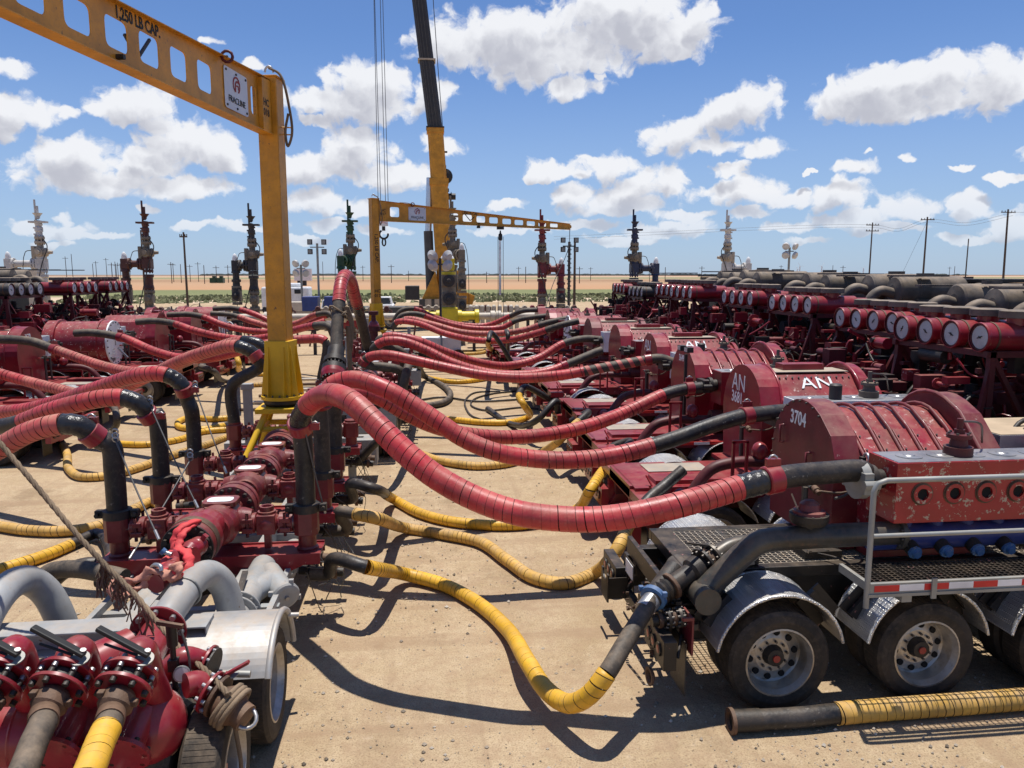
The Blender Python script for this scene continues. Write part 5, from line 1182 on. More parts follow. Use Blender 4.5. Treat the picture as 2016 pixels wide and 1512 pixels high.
for x_ in (bx - .9, bx + .95):
    for yy in (18.1, 19.4): wheel(MB2, (x_ + 1.75 + 0, yy, .52) if False else (x_ - MB2['_o'][0], yy - MB2['_o'][1], .52), 1, False, axis=(1, 0, 0), face=1 if x_ > bx else -1)
a0 = at(652, 772, Y=16.6); a1 = at(662, 690, Y=17.4)
ax = (a1 - a0); Ls = ax.length; g = MB('maroon_valve'); 
g.lathe(a0, ax, [(0, .18), (.05, .27), (.12, .27), (.13, .17), (.28, .17)], 28); g.mat('black_iron').bolts(a0 + ax.normalized() * .14, ax, .23, 16, .028, .08)
g.mat('red_paint').lathe(a0 + ax.normalized() * .34, ax, [(0, .25), (.10, .27), (.2, .27)], 28); g.mat('black_iron').bolts(a0 + ax.normalized() * .33, ax, .225, 16, .028, .08); g.lathe(a0 + ax.normalized() * .54, ax, [(0, .27), (.12, .27), (.14, .18), (.2, .18), (.22, .25), (.34, .25), (.36, .19), (Ls - .5, .19)], 28); g.bolts(a0 + ax.normalized() * .74, ax, .21, 16, .026, .07)
g.build('flange_stack', MB2)
g = MB('black_iron'); e0 = at(727, 700, Y=22.0); g.lathe(e0, (0, -.0, 1), [(0, .2), (.06, .3), (.14, .3), (.15, .22), (.4, .2)], 20); g.build('flange_stack', MB2)
# third manifold odds and ends: upright red valve post in front of the far jib crane
b = MB('red_dark'); pv = at(737, 690, Y=28.5); b.lathe(pv + V((0, 0, -.4)), (0, 0, 1), [(0, .25), (.5, .2), (.55, .3), (.65, .3), (.7, .15), (1.1, .15), (1.12, .24), (1.3, .24), (1.32, .1), (1.7, .08), (1.72, .18), (1.85, .18)], 16); b.mat('red_paint').dome(pv + V((0, 0, .9)), (1, 0, 0), .24, .2, 12, True); b.build('valve_post', MC)
#@@NEXT
# ------------------------------------------------------------------ grey axle trailer with red suction header, bottom left
NT = thing('suction_header_trailer', 'grey trailer tail with red suction header and black lever valves, bottom left', 'trailer', (-2.3, 5.5, 0))
b = MB('grey_paint')
b.span((-5.2, 6.62, 1.20), (-1.98, 6.90, 1.22)); b.span((-5.2, 6.74, 1.02), (-1.98, 6.77, 1.199)); b.span((-5.2, 6.62, 1.0), (-1.98, 6.90, 1.02)); b.span((-1.995, 6.63, 1.021), (-1.98, 6.89, 1.199))
b.span((-3.35, 6.6, .72), (-3.1, 6.85, 1.0)); b.span((-5.2, 5.3, .60), (-2.1, 6.6, .72)); b.span((-5.2, 6.35, .50), (-2.0, 6.95, .58)); b.span((-3.2, 5.0, .35), (-3.0, 8.5, .6)); b.span((-2.5, 5.0, .35), (-2.3, 8.5, .6))
b.bar((-3.3, 6.95, .80), (-2.9, 8.2, .80), .22, .02); b.bar((-2.3, 7.0, .78), (-2.05, 8.3, .78), .12, .10)
b.build('frame', NT, bevel=.006)
b = MB('aluminium')
P = [(6.87 + .66 * math.cos(a), .52 + .66 * math.sin(a)) for a in [R(8 + q * 82 / 16) for q in range(17)]] + [(6.87 + .66 * math.cos(a), .52 + .66 * math.sin(a)) for a in [R(90 + q * 58 / 12) for q in range(1, 13)]]
Q = [(6.87 + (p[0] - 6.87) * .97, .52 + (p[1] - .52) * .97) for p in P[::-1]]
b.prism([(p[0], p[1]) for p in P + Q], (-2.25, 0, 0), (0, 1, 0), (0, 0, 1), (.85, 0, 0)); b.tube([V((-1.40, p[0], p[1] - .01)) for p in P], .03, 8); b.cyl((-1.40, 7.3, .98), (-1.30, 7.32, .97), .025, n=10)
b.build('fender', NT)
for xx, yy in ((-1.44, 6.87), (-1.52, 5.62)): wheel(NT, (xx - NT['_o'][0], yy - NT['_o'][1], .52), 1, True, rimm='rim_metal', axis=(1, 0, 0), face=1)
hd = MB('red_paint'); hy, hz = 5.42, 1.03
hd.cyl((-5.5, hy, hz), (-2.02, hy, hz), .27, n=32); hd.dome((-2.02, hy, hz), (1, 0, 0), .27, .22, 32)
fl = at(312, 1243, Y=6.55); nk = V((fl.x + .05, hy, hz + .1))
hd.lathe(nk, fl - nk, [(0, .26), ((fl - nk).length * .25, .25), ((fl - nk).length * .62, .145), ((fl - nk).length, .14)], 28)
hd.lathe((-3.35, hy - .1, hz), (.72, .70, .2), [(0, .2), (.8, .2), (1.3, .15)], 24)
for xx in (-2.02, -2.9, -3.8): hd.lathe((xx, hy, hz), (1, 0, 0), [(-.012, .27), (0, .277), (.012, .27)], 32, False)
ho = hd.build('suction_header', NT)
b = MB('red_paint'); ax = (fl - nk).normalized(); b.flange(fl, ax, .235, .03, 0, n=32); b.mat('steel').bolts(fl - ax * .03, ax, .195, 8, .026, .05); b.build('header_flange', ho)
# grey elbow pipes
g = MB('grey_paint'); PE = [fl + ax * .02, at(345, 1190, Y=6.85), at(383, 1143, Y=7.25), at(412, 1130, Y=7.5), at(438, 1150, Y=7.62), at(455, 1200, Y=7.65), at(470, 1260, Y=7.65)]
g.tube(spline(PE, 8), .135, 28); g.flange(fl + ax * .03, ax, .225, .03, n=32); r_ = at(365, 1165, Y=7.05); axp = (PE[2] - PE[1]).normalized(); u_ = axp.orthogonal().normalized(); w_ = axp.cross(u_)
g.mat('galvanised').tube([r_ + (u_ * math.cos(a) + w_ * math.sin(a)) * .145 for a in [q * math.pi / 12 for q in range(25)]], .012, 6)
g.build('elbow_pipe', NT)
g = MB('grey_paint'); g.tube(spline([at(-60, 1290, Y=6.5), at(-20, 1200, Y=6.85), at(20, 1152, Y=7.2), at(58, 1143, Y=7.5), at(90, 1165, Y=7.62), at(118, 1215, Y=7.65), at(140, 1290, Y=7.65)], 8), .138, 28); g.build('elbow_pipe', NT)
# capped wye on the right
g = MB('grey_paint'); wc = at(561, 1172, Y=8.35); w0 = at(520, 1115, Y=9.0); w1 = at(452, 1240, Y=7.5)
g.cyl(w0, w1, .15, n=24); mid = (w0 + w1) / 2; axw = V((.50, -.82, -.22)).normalized(); g.cyl(wc - axw * .5, wc, .135, n=22); g.cyl(mid, wc - axw * .35, .13, n=18); g.lathe(wc, axw, [(-.03, .13), (-.02, .16), (.02, .165), (.04, .15), (.05, .12), (.052, .0)], 28)
for k in range(4):
    a = k * math.pi / 2 + .4; uu = axw.orthogonal().normalized(); ww = axw.cross(uu); g.box(wc + (uu * math.cos(a) + ww * math.sin(a)) * .175, (.05, .05, .05))
axv = (w1 - w0).normalized(); L_ = (w1 - w0).length; g.flange(w0 + axv * L_ * .72, axv, .21, .03, 10, .02, 'steel', 28); g.mat('grey_paint').flange(w0 + axv * L_ * .80, axv, .21, .03, n=28); g.mat('rubber').bar(w0 + axv * L_ * .76 + V((0, 0, .18)), w0 + axv * L_ * .45 + V((-.04, 0, .24)), .06, .03)
g.mat('steel').cyl(wc + axw * .05, wc + axw * .08, .025, n=8); g.build('capped_wye', NT)
# valved outlets toward the viewer with lever handles
OUT = []
for k, (px_, py_) in enumerate(((244, 1354), (116, 1354), (-14, 1354), (-150, 1354))):
    q = at(px_, py_, Y=5.02); ax = V((-.12, -.80, -.42)).normalized(); s0 = V((q.x + .05, 5.42, 1.0))
    e = MB('red_paint'); e.tube(spline([s0, s0 + V((0, .0, .25)), s0 + V((-.01, -.08, .42)), q - ax * .24 + V((0, 0, .03)), q - ax * .12], 6), .115, 22); e.flange(q - ax * .10, ax, .19, .03, 8, .02, 'steel', 26); e.mat('red_paint').flange(q + ax * .01, ax, .19, .03, 8, .022, 'black_iron', 26)
    e.mat('black_iron').flange(q - ax * .045, ax, .13, .07, n=20); eo = e.build('butterfly_valve', ho)
    h = MB('galvanised'); hb = q - ax * .05 + V((.12, .0, .15)); h.lathe(hb, (.1, -.35, .9), [(0, .062), (.010, .062)], 20); h.mat('black_text').bar(hb + V((.04, -.02, .035)), hb + V((-.30, .04, .22)), .055, .03); h.bar(hb + V((-.04, 0, .03)), hb + V((-.27, .05, .10)), .022, .016); h.mat('steel').cyl(hb + V((.02, 0, .03)), hb + V((.03, -.01, .07)), .02, n=8); h.build('lever_handle', eo, bevel=.008)
    w = MB('rust'); w.lathe(q + ax * .03, ax, [(0, .085), (.02, .10), (.04, .113), (.11, .113), (.13, .098), (.15, .085), (.2, .083)], 26)
    for a in (0.3, 2.4, 4.5):
        uu = ax.orthogonal().normalized(); ww = ax.cross(uu); w.box(q + ax * .11 + (uu * math.cos(a) + ww * math.sin(a)) * .122, (.045, .05, .045))
    w.build('hammer_union', eo, bevel=.008)
    OUT.append((q + ax * .24, ax))
# lower row of flanges under the header
lo = MB('red_paint')
for px_ in (245, 110):
    q = at(px_, 1480, Y=5.05); lo.lathe(q, (-.1, -.9, -.4), [(-.3, .11), (0, .11), (.0, .18), (.03, .18)], 24); lo.mat('black_iron').bolts(q, (-.1, -.9, -.4), .15, 8, .018, .06); lo.mat('red_paint')
lo.build('lower_outlet', ho)
# gauge and small valves by the rope, right of the header
g = MB('black_iron'); gp = at(343, 1320, Y=5.65); g.cyl(gp + V((0, 0, -.25)), gp + V((0, 0, .38)), .022, n=10); g.cyl(gp + V((0, 0, .2)), gp + V((0, 0, .36)), .04, n=12); g.box(gp + V((0, 0, .05)), (.07, .07, .09)); g.box(gp + V((0, 0, -.25)), (.05, .05, .2))
g.mat('galvanised').lathe(gp + V((.07, -.05, .0)), (.25, -.9, .2), [(0, .0), (0, .06), (.03, .06), (.032, .052)], 20, True); g.mat('dial_white').lathe(gp + V((.07, -.05, .0)) + V((.25, -.9, .2)).normalized() * .033, (.25, -.9, .2), [(0, .05), (.001, .0)], 18, False)
g.mat('rust').bar(gp + V((-.1, 0, .39)), gp + V((.1, -.05, .37)), .03); g.mat('cable').tube(spline([gp + V((.06, 0, .35)), gp + V((.12, -.02, .1)), gp + V((.1, 0, -.2))], 5), .01, 6); g.build('pressure_gauge', NT)
e = MB('red_paint'); ep = at(362, 1300, Y=5.75); e.tube(spline([ep + V((-.15, .0, -.1)), ep + V((0, 0, .02)), at(400, 1303, Y=5.85)], 6), .085, 16); fx = at(412, 1308, Y=5.85); e.flange(fx, (.9, -.2, -.2), .15, .025, 8, .016, 'steel', 22); e.mat('black_iron').flange(fx + V((.03, -.01, -.01)), (.9, -.2, -.2), .14, .02, n=22)
e.mat('red_paint').tube(spline([at(365, 1350, Y=5.5), at(390, 1345, Y=5.55), at(412, 1360, Y=5.55)], 6), .09, 16); f2 = at(415, 1362, Y=5.55); e.flange(f2, (.85, -.3, -.35), .16, .025, 8, .018, 'steel', 22); e.mat('rust').flange(f2 + V((.06, -.02, -.025)), (.85, -.3, -.35), .16, .03, n=22)
a3 = V((.80, -.42, -.40)).normalized(); e.mat('rust').lathe(f2 + a3 * .08, a3, [(0, .09), (.05, .13), (.14, .14), (.17, .12), (.2, .10), (.27, .10), (.275, .0)], 24); e.mat('steel').tube([f2 + a3 * .34 + V((.0, .0, .0)) + (a3.orthogonal().normalized() * math.cos(a) * .07 + a3 * math.sin(a) * .09) for a in [q * math.pi / 8 for q in range(9)]], .016, 8)
e.mat('red_paint').bar(at(430, 1350, Y=5.6), at(448, 1325, Y=5.6), .04, .03); e.bar(at(445, 1328, Y=5.6), at(490, 1303, Y=5.6), .045, .02); e.mat('galvanised').lathe(at(457, 1327, Y=5.62), (0, -.3, 1), [(0, .05), (.01, .05)], 12)
e.mat('galvanised').cyl(at(420, 1325, Y=5.95), at(493, 1327, Y=5.95), .03, n=10)
e.build('side_outlet', NT, bevel=.005)
# ------------------------------------------------------------------ rope
def rope(label, pts, r, fray=()):
    t = thing('rope', label, 'rope', tuple(pts[0])); S = spline(pts, 12); fr = frames(S)
    for k in range(3):
        mb = MB('rope'); c = 0; Q = []
        for j, p in enumerate(S):
            if j: c += (S[j] - S[j - 1]).length
            a = c / (r * 5.5) * 2 * math.pi / 2 + k * 2.094; Q.append(p + (fr[j][1] * math.cos(a) + fr[j][2] * math.sin(a)) * r * .55)
        mb.tube(Q, r * .62, 6); mb.build('rope_strand', t)
    rn = random.Random(4); mb = MB('rope')
    for (f, n) in fray:
        p = S[int(f * (len(S) - 1))]
        for q in range(n):
            e = p + V((rn.uniform(-.07, .07), rn.uniform(-.04, .04), rn.uniform(-.32, -.1))); mb.tube(spline([p + V((rn.uniform(-.03, .03), 0, 0)), (p + e) / 2 + V((rn.uniform(-.04, .04), 0, 0)), e], 4), .006, 4)
    if fray: mb.build('frayed_strands', t)
    return t
rope('frayed brown rope running slanted from the left edge down to the brown coupling', [at(-60, 800, Y=7.2), at(0, 872, Y=7.0), at(70, 955, Y=6.8), at(150, 1050, Y=6.6), at(205, 1110, Y=6.45), at(260, 1165, Y=6.3), at(310, 1225, Y=6.15), at(355, 1278, Y=5.9), at(410, 1325, Y=5.6), at(450, 1368, Y=5.35)], .022, ((.45, 30), (.5, 26), (.62, 16), (.56, 12)))
tr = thing('rope', 'thick brown rope wound around the brown coupling beside the tyre', 'rope', tuple(f2))
mb = MB('rope'); uu = a3.orthogonal().normalized(); ww = a3.cross(uu)
for k in range(3): mb.tube([f2 + a3 * (.16 + k * .035 + .03 * math.sin(a)) + (uu * math.cos(a) + ww * math.sin(a)) * .155 for a in [q * math.pi / 8 for q in range(17)]], .022, 7)
mb.build('rope_winding', tr)
mb = MB('rope'); e0_ = f2 + a3 * .2 + V((.02, 0, -.15)); mb.tube(spline([e0_, e0_ + V((.03, 0, -.3)), e0_ + V((.02, .02, -.6)), e0_ + V((.05, 0, -.68))], 6), .018, 6); mb.build('rope_tail', tr)

# ------------------------------------------------------------------ hoses
HG = 'red wrapped pressure hoses to the pump trailers'; YG = 'yellow wrapped suction hoses on the ground'
r1 = .115
def RZ(px, py, Y): return (px, py, 'y', Y)
def riser(x, y, top): return [V((x, y, 1.45)), V((x, y, 1.75)), V((x + .01, y, top))]
xr, xl = CX + 1.10, CX - 1.10
def H(label, pts, segs, **k):
    k.setdefault('r', r1); k.setdefault('group', HG); return hose(label, pts, segs, **k)
H('nearest thick red wrapped hose sagging across to the red block of trailer 3704',
  [V((xr, 9.25, 1.44)), V((xr, 9.25, 1.52)), V((xr, 9.25, 2.0)), V((xr - .01, 9.23, 2.42)), RZ(590, 832, 9.15), RZ(610, 795, 8.9), RZ(645, 777, 8.55), RZ(690, 790, 8.1), RZ(745, 840, 7.8), RZ(800, 893, 7.6), RZ(860, 940, 7.45), RZ(940, 983, 7.27), RZ(1020, 1010, 7.12), RZ(1100, 1021, 7.05), RZ(1180, 1022, 6.95), RZ(1260, 1011, 6.87), RZ(1340, 993, 6.85), RZ(1400, 976, 6.9), RZ(1455, 960, 6.95), RZ(1490, 951, 6.98), RZ(1520, 944, 7.0), RZ(1550, 938, 7.03), RZ(1620, 931, 7.1), RZ(1700, 930, 7.14), V((4.42, 7.15, 2.22))],
  [(0, 1, 'union'), (1, 3.3, 'black'), (3.3, 4, 'collar'), (3.3, 4.9, 'tape'), (4.9, 18, 'red'), (18, 19.4, 'tape'), (19.4, 20.6, 'collar'), (19.3, 24, 'black')], pitch=.088, n=20, r=.118)
th_ = [o for o in bpy.data.objects if o.get('label', '').startswith('nearest thick red')][0]
qf = at(1748, 930, Y=7.15) + V((0, -.113, .01)); ltext(th_, 'FCL', .05, mtx(qf - V(th_['_o']), (1, 0, 0), (0, 0, 1)), 'white_text', 'hose_lettering')
H('second red wrapped hose from the manifold with a long black end behind the 3704 plate',
  [V((xr, 10.8, 1.44)), V((xr, 10.8, 1.52)), V((xr, 10.8, 2.0)), V((xr, 10.75, 2.55)), RZ(636, 790, 10.7), RZ(655, 757, 10.6), RZ(700, 747, 10.5), RZ(755, 764, 10.3), RZ(810, 795, 10.2), RZ(860, 828, 10.1), RZ(910, 862, 10.0), RZ(970, 888, 9.9), RZ(1040, 902, 9.9), RZ(1120, 906, 9.9), RZ(1200, 898, 9.95), RZ(1284, 878, 10.0), RZ(1340, 860, 10.1), RZ(1400, 838, 10.2), RZ(1462, 820, 10.3), RZ(1490, 816, 10.35), RZ(1550, 812, 10.45), V((5.15, 10.5, 2.22))],
  [(0, 1, 'union'), (1, 3.6, 'dusty'), (3.3, 4.2, 'collar'), (3.6, 4.6, 'tape'), (4.6, 15, 'red'), (15, 21, 'black'), (17.8, 18.6, 'collar')], pitch=.095, n=16)
H('third red wrapped hose curving from the manifold to trailer 3649',
  [V((xr, 12.35, 1.44)), V((xr, 12.35, 1.52)), V((xr, 12.35, 2.0)), V((xr + .02, 12.3, 2.3)), RZ(672, 785, 12.2), RZ(700, 771, 12.1), RZ(745, 783, 12.1), RZ(795, 812, 12.2), RZ(850, 838, 12.3), RZ(920, 855, 12.5), RZ(1000, 861, 12.7), RZ(1080, 855, 12.9), RZ(1160, 838, 13.1), RZ(1240, 808, 13.4), RZ(1305, 778, 13.6), RZ(1345, 767, 13.7), RZ(1390, 762, 13.75), V((5.45, 13.8, 2.22))],
  [(0, 1, 'union'), (1, 3.6, 'dusty'), (3.6, 14, 'red'), (14, 17, 'black'), (14.8, 15.6, 'collar')], pitch=.1)
H('fourth red hose with a loosely wound spiral near the pump, right of the middle',
  [V((-.65, 19.2, 1.44)), V((-.65, 19.2, 1.52)), V((-.66, 19.1, 1.9)), RZ(716, 716, 19.0), RZ(726, 704, 18.9), RZ(760, 699, 18.7), RZ(810, 708, 18.5), RZ(870, 722, 18.3), RZ(950, 738, 18.0), RZ(1030, 744, 17.7), RZ(1110, 738, 17.4), RZ(1150, 731, 17.3), RZ(1210, 720, 17.2), RZ(1272, 709, 17.15), RZ(1300, 706, 17.1), V((5.72, 17.1, 2.25))],
  [(0, 1, 'union'), (1, 4, 'dusty'), (3, 3.7, 'collar'), (4, 11, 'red'), (11, 13, 'sparse'), (13, 15, 'dusty'), (12.9, 13.4, 'collar')], pitch=.11, n=14)
H('fifth red hose passing over the fourth and rising to a black end', [V((-.65, 20.8, 1.5)), V((-.66, 20.7, 2.0)), RZ(735, 690, 20.6), RZ(752, 674, 20.5), RZ(790, 672, 20.4), RZ(840, 690, 20.3), RZ(890, 714, 20.1), RZ(960, 734, 20.0), RZ(1030, 738, 20.0), RZ(1080, 731, 20.1), RZ(1130, 712, 20.2), RZ(1185, 690, 20.3), RZ(1215, 685, 20.35), V((5.65, 20.4, 2.25))],
  [(0, 2.6, 'dusty'), (2.6, 9.6, 'red'), (9.6, 11, 'dusty'), (9.4, 9.8, 'collar')], pitch=.11, n=12)
H('sixth red hose with a wide low sag and a short black end', [V((-.65, 22.4, 1.5)), V((-.66, 22.3, 2.0)), RZ(745, 672, 22.2), RZ(768, 662, 22.1), RZ(820, 670, 22), RZ(875, 692, 22.1), RZ(935, 712, 22.5), RZ(1000, 720, 23), RZ(1060, 705, 23.3), RZ(1110, 676, 23.5), RZ(1150, 667, 23.6), V((5.5, 23.7, 2.25))],
  [(0, 2.6, 'dusty'), (2.6, 9, 'red'), (9, 11, 'dusty')], pitch=.12, n=12)
for i_, (lab, pts, sg) in enumerate((
    ('lowest of the four far red hoses strung together left of the wellheads', [(772, 645, 31.5), (782, 634, 31.4), (820, 636, 31), (880, 658, 30), (950, 671, 29), (1010, 668, 28), (1060, 655, 27.4), (1105, 640, 27.1), (1140, 632, 27)], [(0, .8, 'dusty'), (.8, 6.3, 'red'), (6.3, 8, 'dusty')]),
    ('second lowest of the four far red hoses strung together', [(785, 636, 32.6), (800, 628, 32.6), (850, 638, 32), (910, 654, 31.5), (970, 657, 31), (1030, 650, 30.5), (1075, 636, 30.3), (1115, 627, 30.3)], [(0, .8, 'dusty'), (.8, 5.6, 'faded'), (5.6, 7, 'dusty')]),
    ('second highest of the four far red hoses, black at its left bend', [(778, 640, 34), (790, 622, 34), (820, 618, 34), (870, 634, 34), (930, 646, 34), (990, 644, 34), (1020, 630, 33.8), (1090, 620, 33.6)], [(0, 2.4, 'dusty'), (2.4, 5.6, 'red'), (5.6, 7, 'dusty')]),
    ('highest of the four far red hoses next to the yellow valve block', [(775, 632, 36), (790, 612, 36), (815, 608, 36), (850, 622, 36), (900, 638, 36), (960, 640, 36), (1005, 622, 35.5), (1030, 612, 35), (1065, 610, 34.8)], [(0, 2, 'dusty'), (2, 6, 'red'), (6, 8, 'dusty')]))):
    H(lab, [RZ(*p) for p in pts], sg, pitch=.16, n=10, k=6)
# crossover over the second manifold
H('tall arched red and black hose rising highest above the manifolds', [a1 + V((0, 0, -.15)), RZ(663, 660, 17.7), RZ(667, 600, 18.1), RZ(670, 565, 18.4), RZ(678, 543, 18.9), RZ(690, 552, 19.6), RZ(699, 585, 20.3), RZ(706, 610, 20.8), RZ(716, 650, 21.5), e0 + V((0, 0, .1))],
  [(0, 2.1, 'dusty'), (2.1, 6.6, 'red'), (6.4, 7.1, 'tape'), (6.8, 9, 'dusty')], r=.145, pitch=.12, n=16)
mb = MB('rope'); rp = at(666, 608, Y=18.05)
for k in range(5): mb.tube([rp + V((.20 * math.cos(a) + k * .015, .2 * math.sin(a), -.05 * k + .08 * math.sin(2 * a + k))) for a in [q * math.pi / 6 for q in range(13)]], .022, 6)
for k in range(5): mb.tube(spline([rp + V((.12 + k * .03, -.1, .05)), rp + V((.26 + .02 * k, -.1, -.3)), rp + V((.28, -.1, -.6 - .1 * k))], 4), .02, 5)
mb.tube([rp + V((.22, -.1, -.4)), rp + V((.24, -.05, -1.9))], .06, 6)
tag(mb.build('rope'), 'tan rope bundle knotted around the tall arched hose', 'rope')
# left-hand hoses
def riserL(y): return [V((xl, y, 1.44)), V((xl, y, 1.52)), V((xl, y, 2.0))]
H('nearest left hose, faded red wrap with black elbow, leaving at the left edge', riserL(9.25) + [V((xl - .02, 9.25, 2.3)), RZ(190, 862, 9.2), RZ(160, 840, 9.1), RZ(125, 835, 9.1), RZ(60, 850, 9.2), RZ(0, 882, 9.3), RZ(-90, 930, 9.5), RZ(-200, 970, 9.8)],
  [(0, 1, 'union'), (1, 4.1, 'black'), (3.9, 4.5, 'collar'), (4.1, 6, 'tape'), (6, 10, 'faded')], pitch=.088, n=18, r=.118)
H('second left hose with shiny black tape at its bend and a black end', riserL(10.8) + [V((xl - .02, 10.8, 2.4)), RZ(300, 825, 10.8), RZ(278, 798, 10.7), RZ(250, 785, 10.7), RZ(215, 783, 10.7), RZ(150, 795, 10.8), RZ(90, 812, 11.0), RZ(45, 830, 11.2), RZ(0, 840, 11.4), RZ(-80, 850, 12)],
  [(0, 1, 'union'), (1, 4, 'black'), (3.9, 4.8, 'collar'), (4.3, 6.2, 'tape'), (6.2, 10, 'red'), (10, 12, 'black')], pitch=.09, n=16)
H('third left hose with silvery taped bend, its pinkish wrap running level to the edge', riserL(12.35) + [V((xl, 12.3, 2.2)), RZ(368, 785, 12.3), RZ(360, 762, 12.2), RZ(345, 747, 12.2), RZ(322, 737, 12.2), RZ(270, 740, 12.4), RZ(205, 760, 12.8), RZ(130, 785, 13.4), RZ(60, 805, 14), RZ(-20, 815, 14.6)],
  [(0, 1, 'union'), (1, 4.6, 'black'), (4.4, 5.1, 'collar'), (4.9, 6.7, 'tape'), (6.7, 12, 'red')], pitch=.095, n=16)
H('left hose rising from behind the second manifold row and dipping to the left edge', [V((xl, 14.9, 1.45)), V((xl, 14.9, 2.2)), RZ(512, 720, 14.8), RZ(500, 697, 14.8), RZ(482, 686, 14.8), RZ(460, 681, 14.9), RZ(410, 692, 15.3), RZ(350, 713, 15.9), RZ(290, 742, 16.4), RZ(230, 768, 16.9), RZ(170, 777, 17.4), RZ(110, 765, 17.9), RZ(50, 750, 18.3), RZ(-20, 730, 18.6)],
  [(0, 2.6, 'black'), (2.4, 3.1, 'collar'), (2.9, 4.6, 'tape'), (4.6, 12, 'faded'), (12, 13, 'red')], pitch=.1, n=14)
H('left hose with a long black end in front of the 3679 plate', [RZ(545, 735, 16.5), RZ(530, 700, 16.4), RZ(510, 678, 16.4), RZ(480, 672, 16.5), RZ(430, 684, 17), RZ(380, 704, 17.6), RZ(320, 728, 18.4), RZ(262, 732, 19), RZ(200, 720, 19.6), RZ(130, 696, 20.1), RZ(100, 685, 20.3), RZ(60, 672, 20.5), RZ(0, 668, 20.7), RZ(-40, 668, 20.8)],
  [(0, 1.5, 'dusty'), (1.5, 3, 'tape'), (3, 9.6, 'faded'), (9.4, 10, 'collar'), (9.8, 13, 'dusty')], pitch=.1, n=14)
H('left hose from trailer 3679 passing behind the near jib mast', [RZ(148, 656, 23.6), RZ(180, 655, 23.5), RZ(225, 661, 23.4), RZ(245, 666, 23.3), RZ(300, 690, 22.8), RZ(350, 704, 22.4), RZ(400, 707, 22), RZ(460, 695, 21.5), RZ(520, 678, 21), RZ(600, 668, 20.9), RZ(640, 672, 20.8), V((-2.85, 20.8, 1.5))],
  [(0, 2.6, 'dusty'), (2.4, 2.9, 'collar'), (2.9, 10, 'red'), (10, 11, 'dusty')], pitch=.11, n=12)
for lab, pts, sg in (
    ('left hose from the drum-shaped power end curving up behind the mast', [(268, 634, 27.8), (300, 632, 27.8), (338, 636, 27.6), (380, 650, 27.2), (430, 662, 26.8), (480, 668, 26.4), (530, 663, 26), (580, 650, 25.2), (620, 641, 24.5), (648, 643, 24), (656, 660, 24)], [(0, 2.2, 'dusty'), (2.2, 8, 'red'), (8, 10, 'dusty')]),
    ('left hose from the hexagonal power end, lowest curve left of the mast', [(330, 620, 31.8), (370, 619, 31.7), (400, 624, 31.4), (440, 640, 31), (490, 651, 30.6), (540, 653, 30.2), (590, 647, 30), (640, 632, 30)], [(0, 2, 'dusty'), (2, 7, 'red')]),
    ('left hose bundle strand from the second farthest left pump', [(420, 608, 35.6), (460, 607, 35.5), (500, 618, 35), (540, 635, 34.6), (590, 640, 34), (640, 622, 33), (660, 616, 33)], [(0, 1.4, 'dusty'), (1.4, 5.2, 'red'), (5.2, 6, 'dusty')]),
    ('faded left hose from the farthest left pump', [(415, 617, 34.5), (455, 620, 34.5), (500, 634, 34), (545, 645, 33.5), (590, 634, 33), (620, 620, 32.6), (648, 618, 32.2), (665, 634, 32)], [(0, 1.4, 'dusty'), (1.4, 5.2, 'faded'), (5.2, 7, 'dusty')])):
    H(lab, [RZ(*p) for p in pts], sg, pitch=.16, n=10, k=6)
# yellow suction hoses
G = lambda x, y, z=.08: (x, y, 'z', z)
H('nearest yellow wrapped hose hanging in a loop up to the rear of trailer 3704', [V((-1.5, 9.35, .58)), V((-1.28, 9.33, .58)), at(655, 1101, Y=9.2), at(720, 1116, Y=8.95), G(800, 1131, .14), G(870, 1150, .09), G(940, 1187, .09), G(1000, 1240, .12), at(1040, 1305, Y=7.35), at(1075, 1358, Y=6.9), at(1118, 1385, Y=6.55), at(1160, 1368, Y=6.32), at(1195, 1325, Y=6.3), at(1225, 1275, Y=6.5), at(1262, 1215, Y=6.8), at(1285, 1178, Y=7.0), at(1310, 1145, Y=7.2)],
  [(0, 1, 'grey'), (1, 3, 'black'), (3, 12, 'yellow'), (12, 15.2, 'dusty')], r=.085, pitch=.085, n=16, group=YG)
t_ = thing('hose_coupling', 'blue hammer union with silver sleeve on the hose end behind trailer 3704', 'coupling', tuple(at(1285, 1178, Y=7.0)))
mb = MB('blue_cap'); p_ = at(1284, 1180, Y=7.0); q_ = (at(1310, 1145, Y=7.2) - p_).normalized(); mb.lathe(p_, q_, [(0, .10), (.01, .135), (.06, .135), (.08, .11)], 20)
for a in (0, 2.1, 4.2): mb.box(p_ + q_ * .035 + (q_.orthogonal().normalized() * math.cos(a) + q_.cross(q_.orthogonal().normalized()) * math.sin(a)) * .15, (.05, .05, .05))
mb.build('wing_nut', t_, bevel=.008); mb = MB('steel'); mb.cyl(p_ - q_ * .18, p_ + q_ * .0, .093, n=20); mb.build('sleeve', t_); mb = MB('black_iron'); mb.cyl(p_ + q_ * .07, p_ + q_ * .5, .11, n=20); mb.build('swivel', t_)
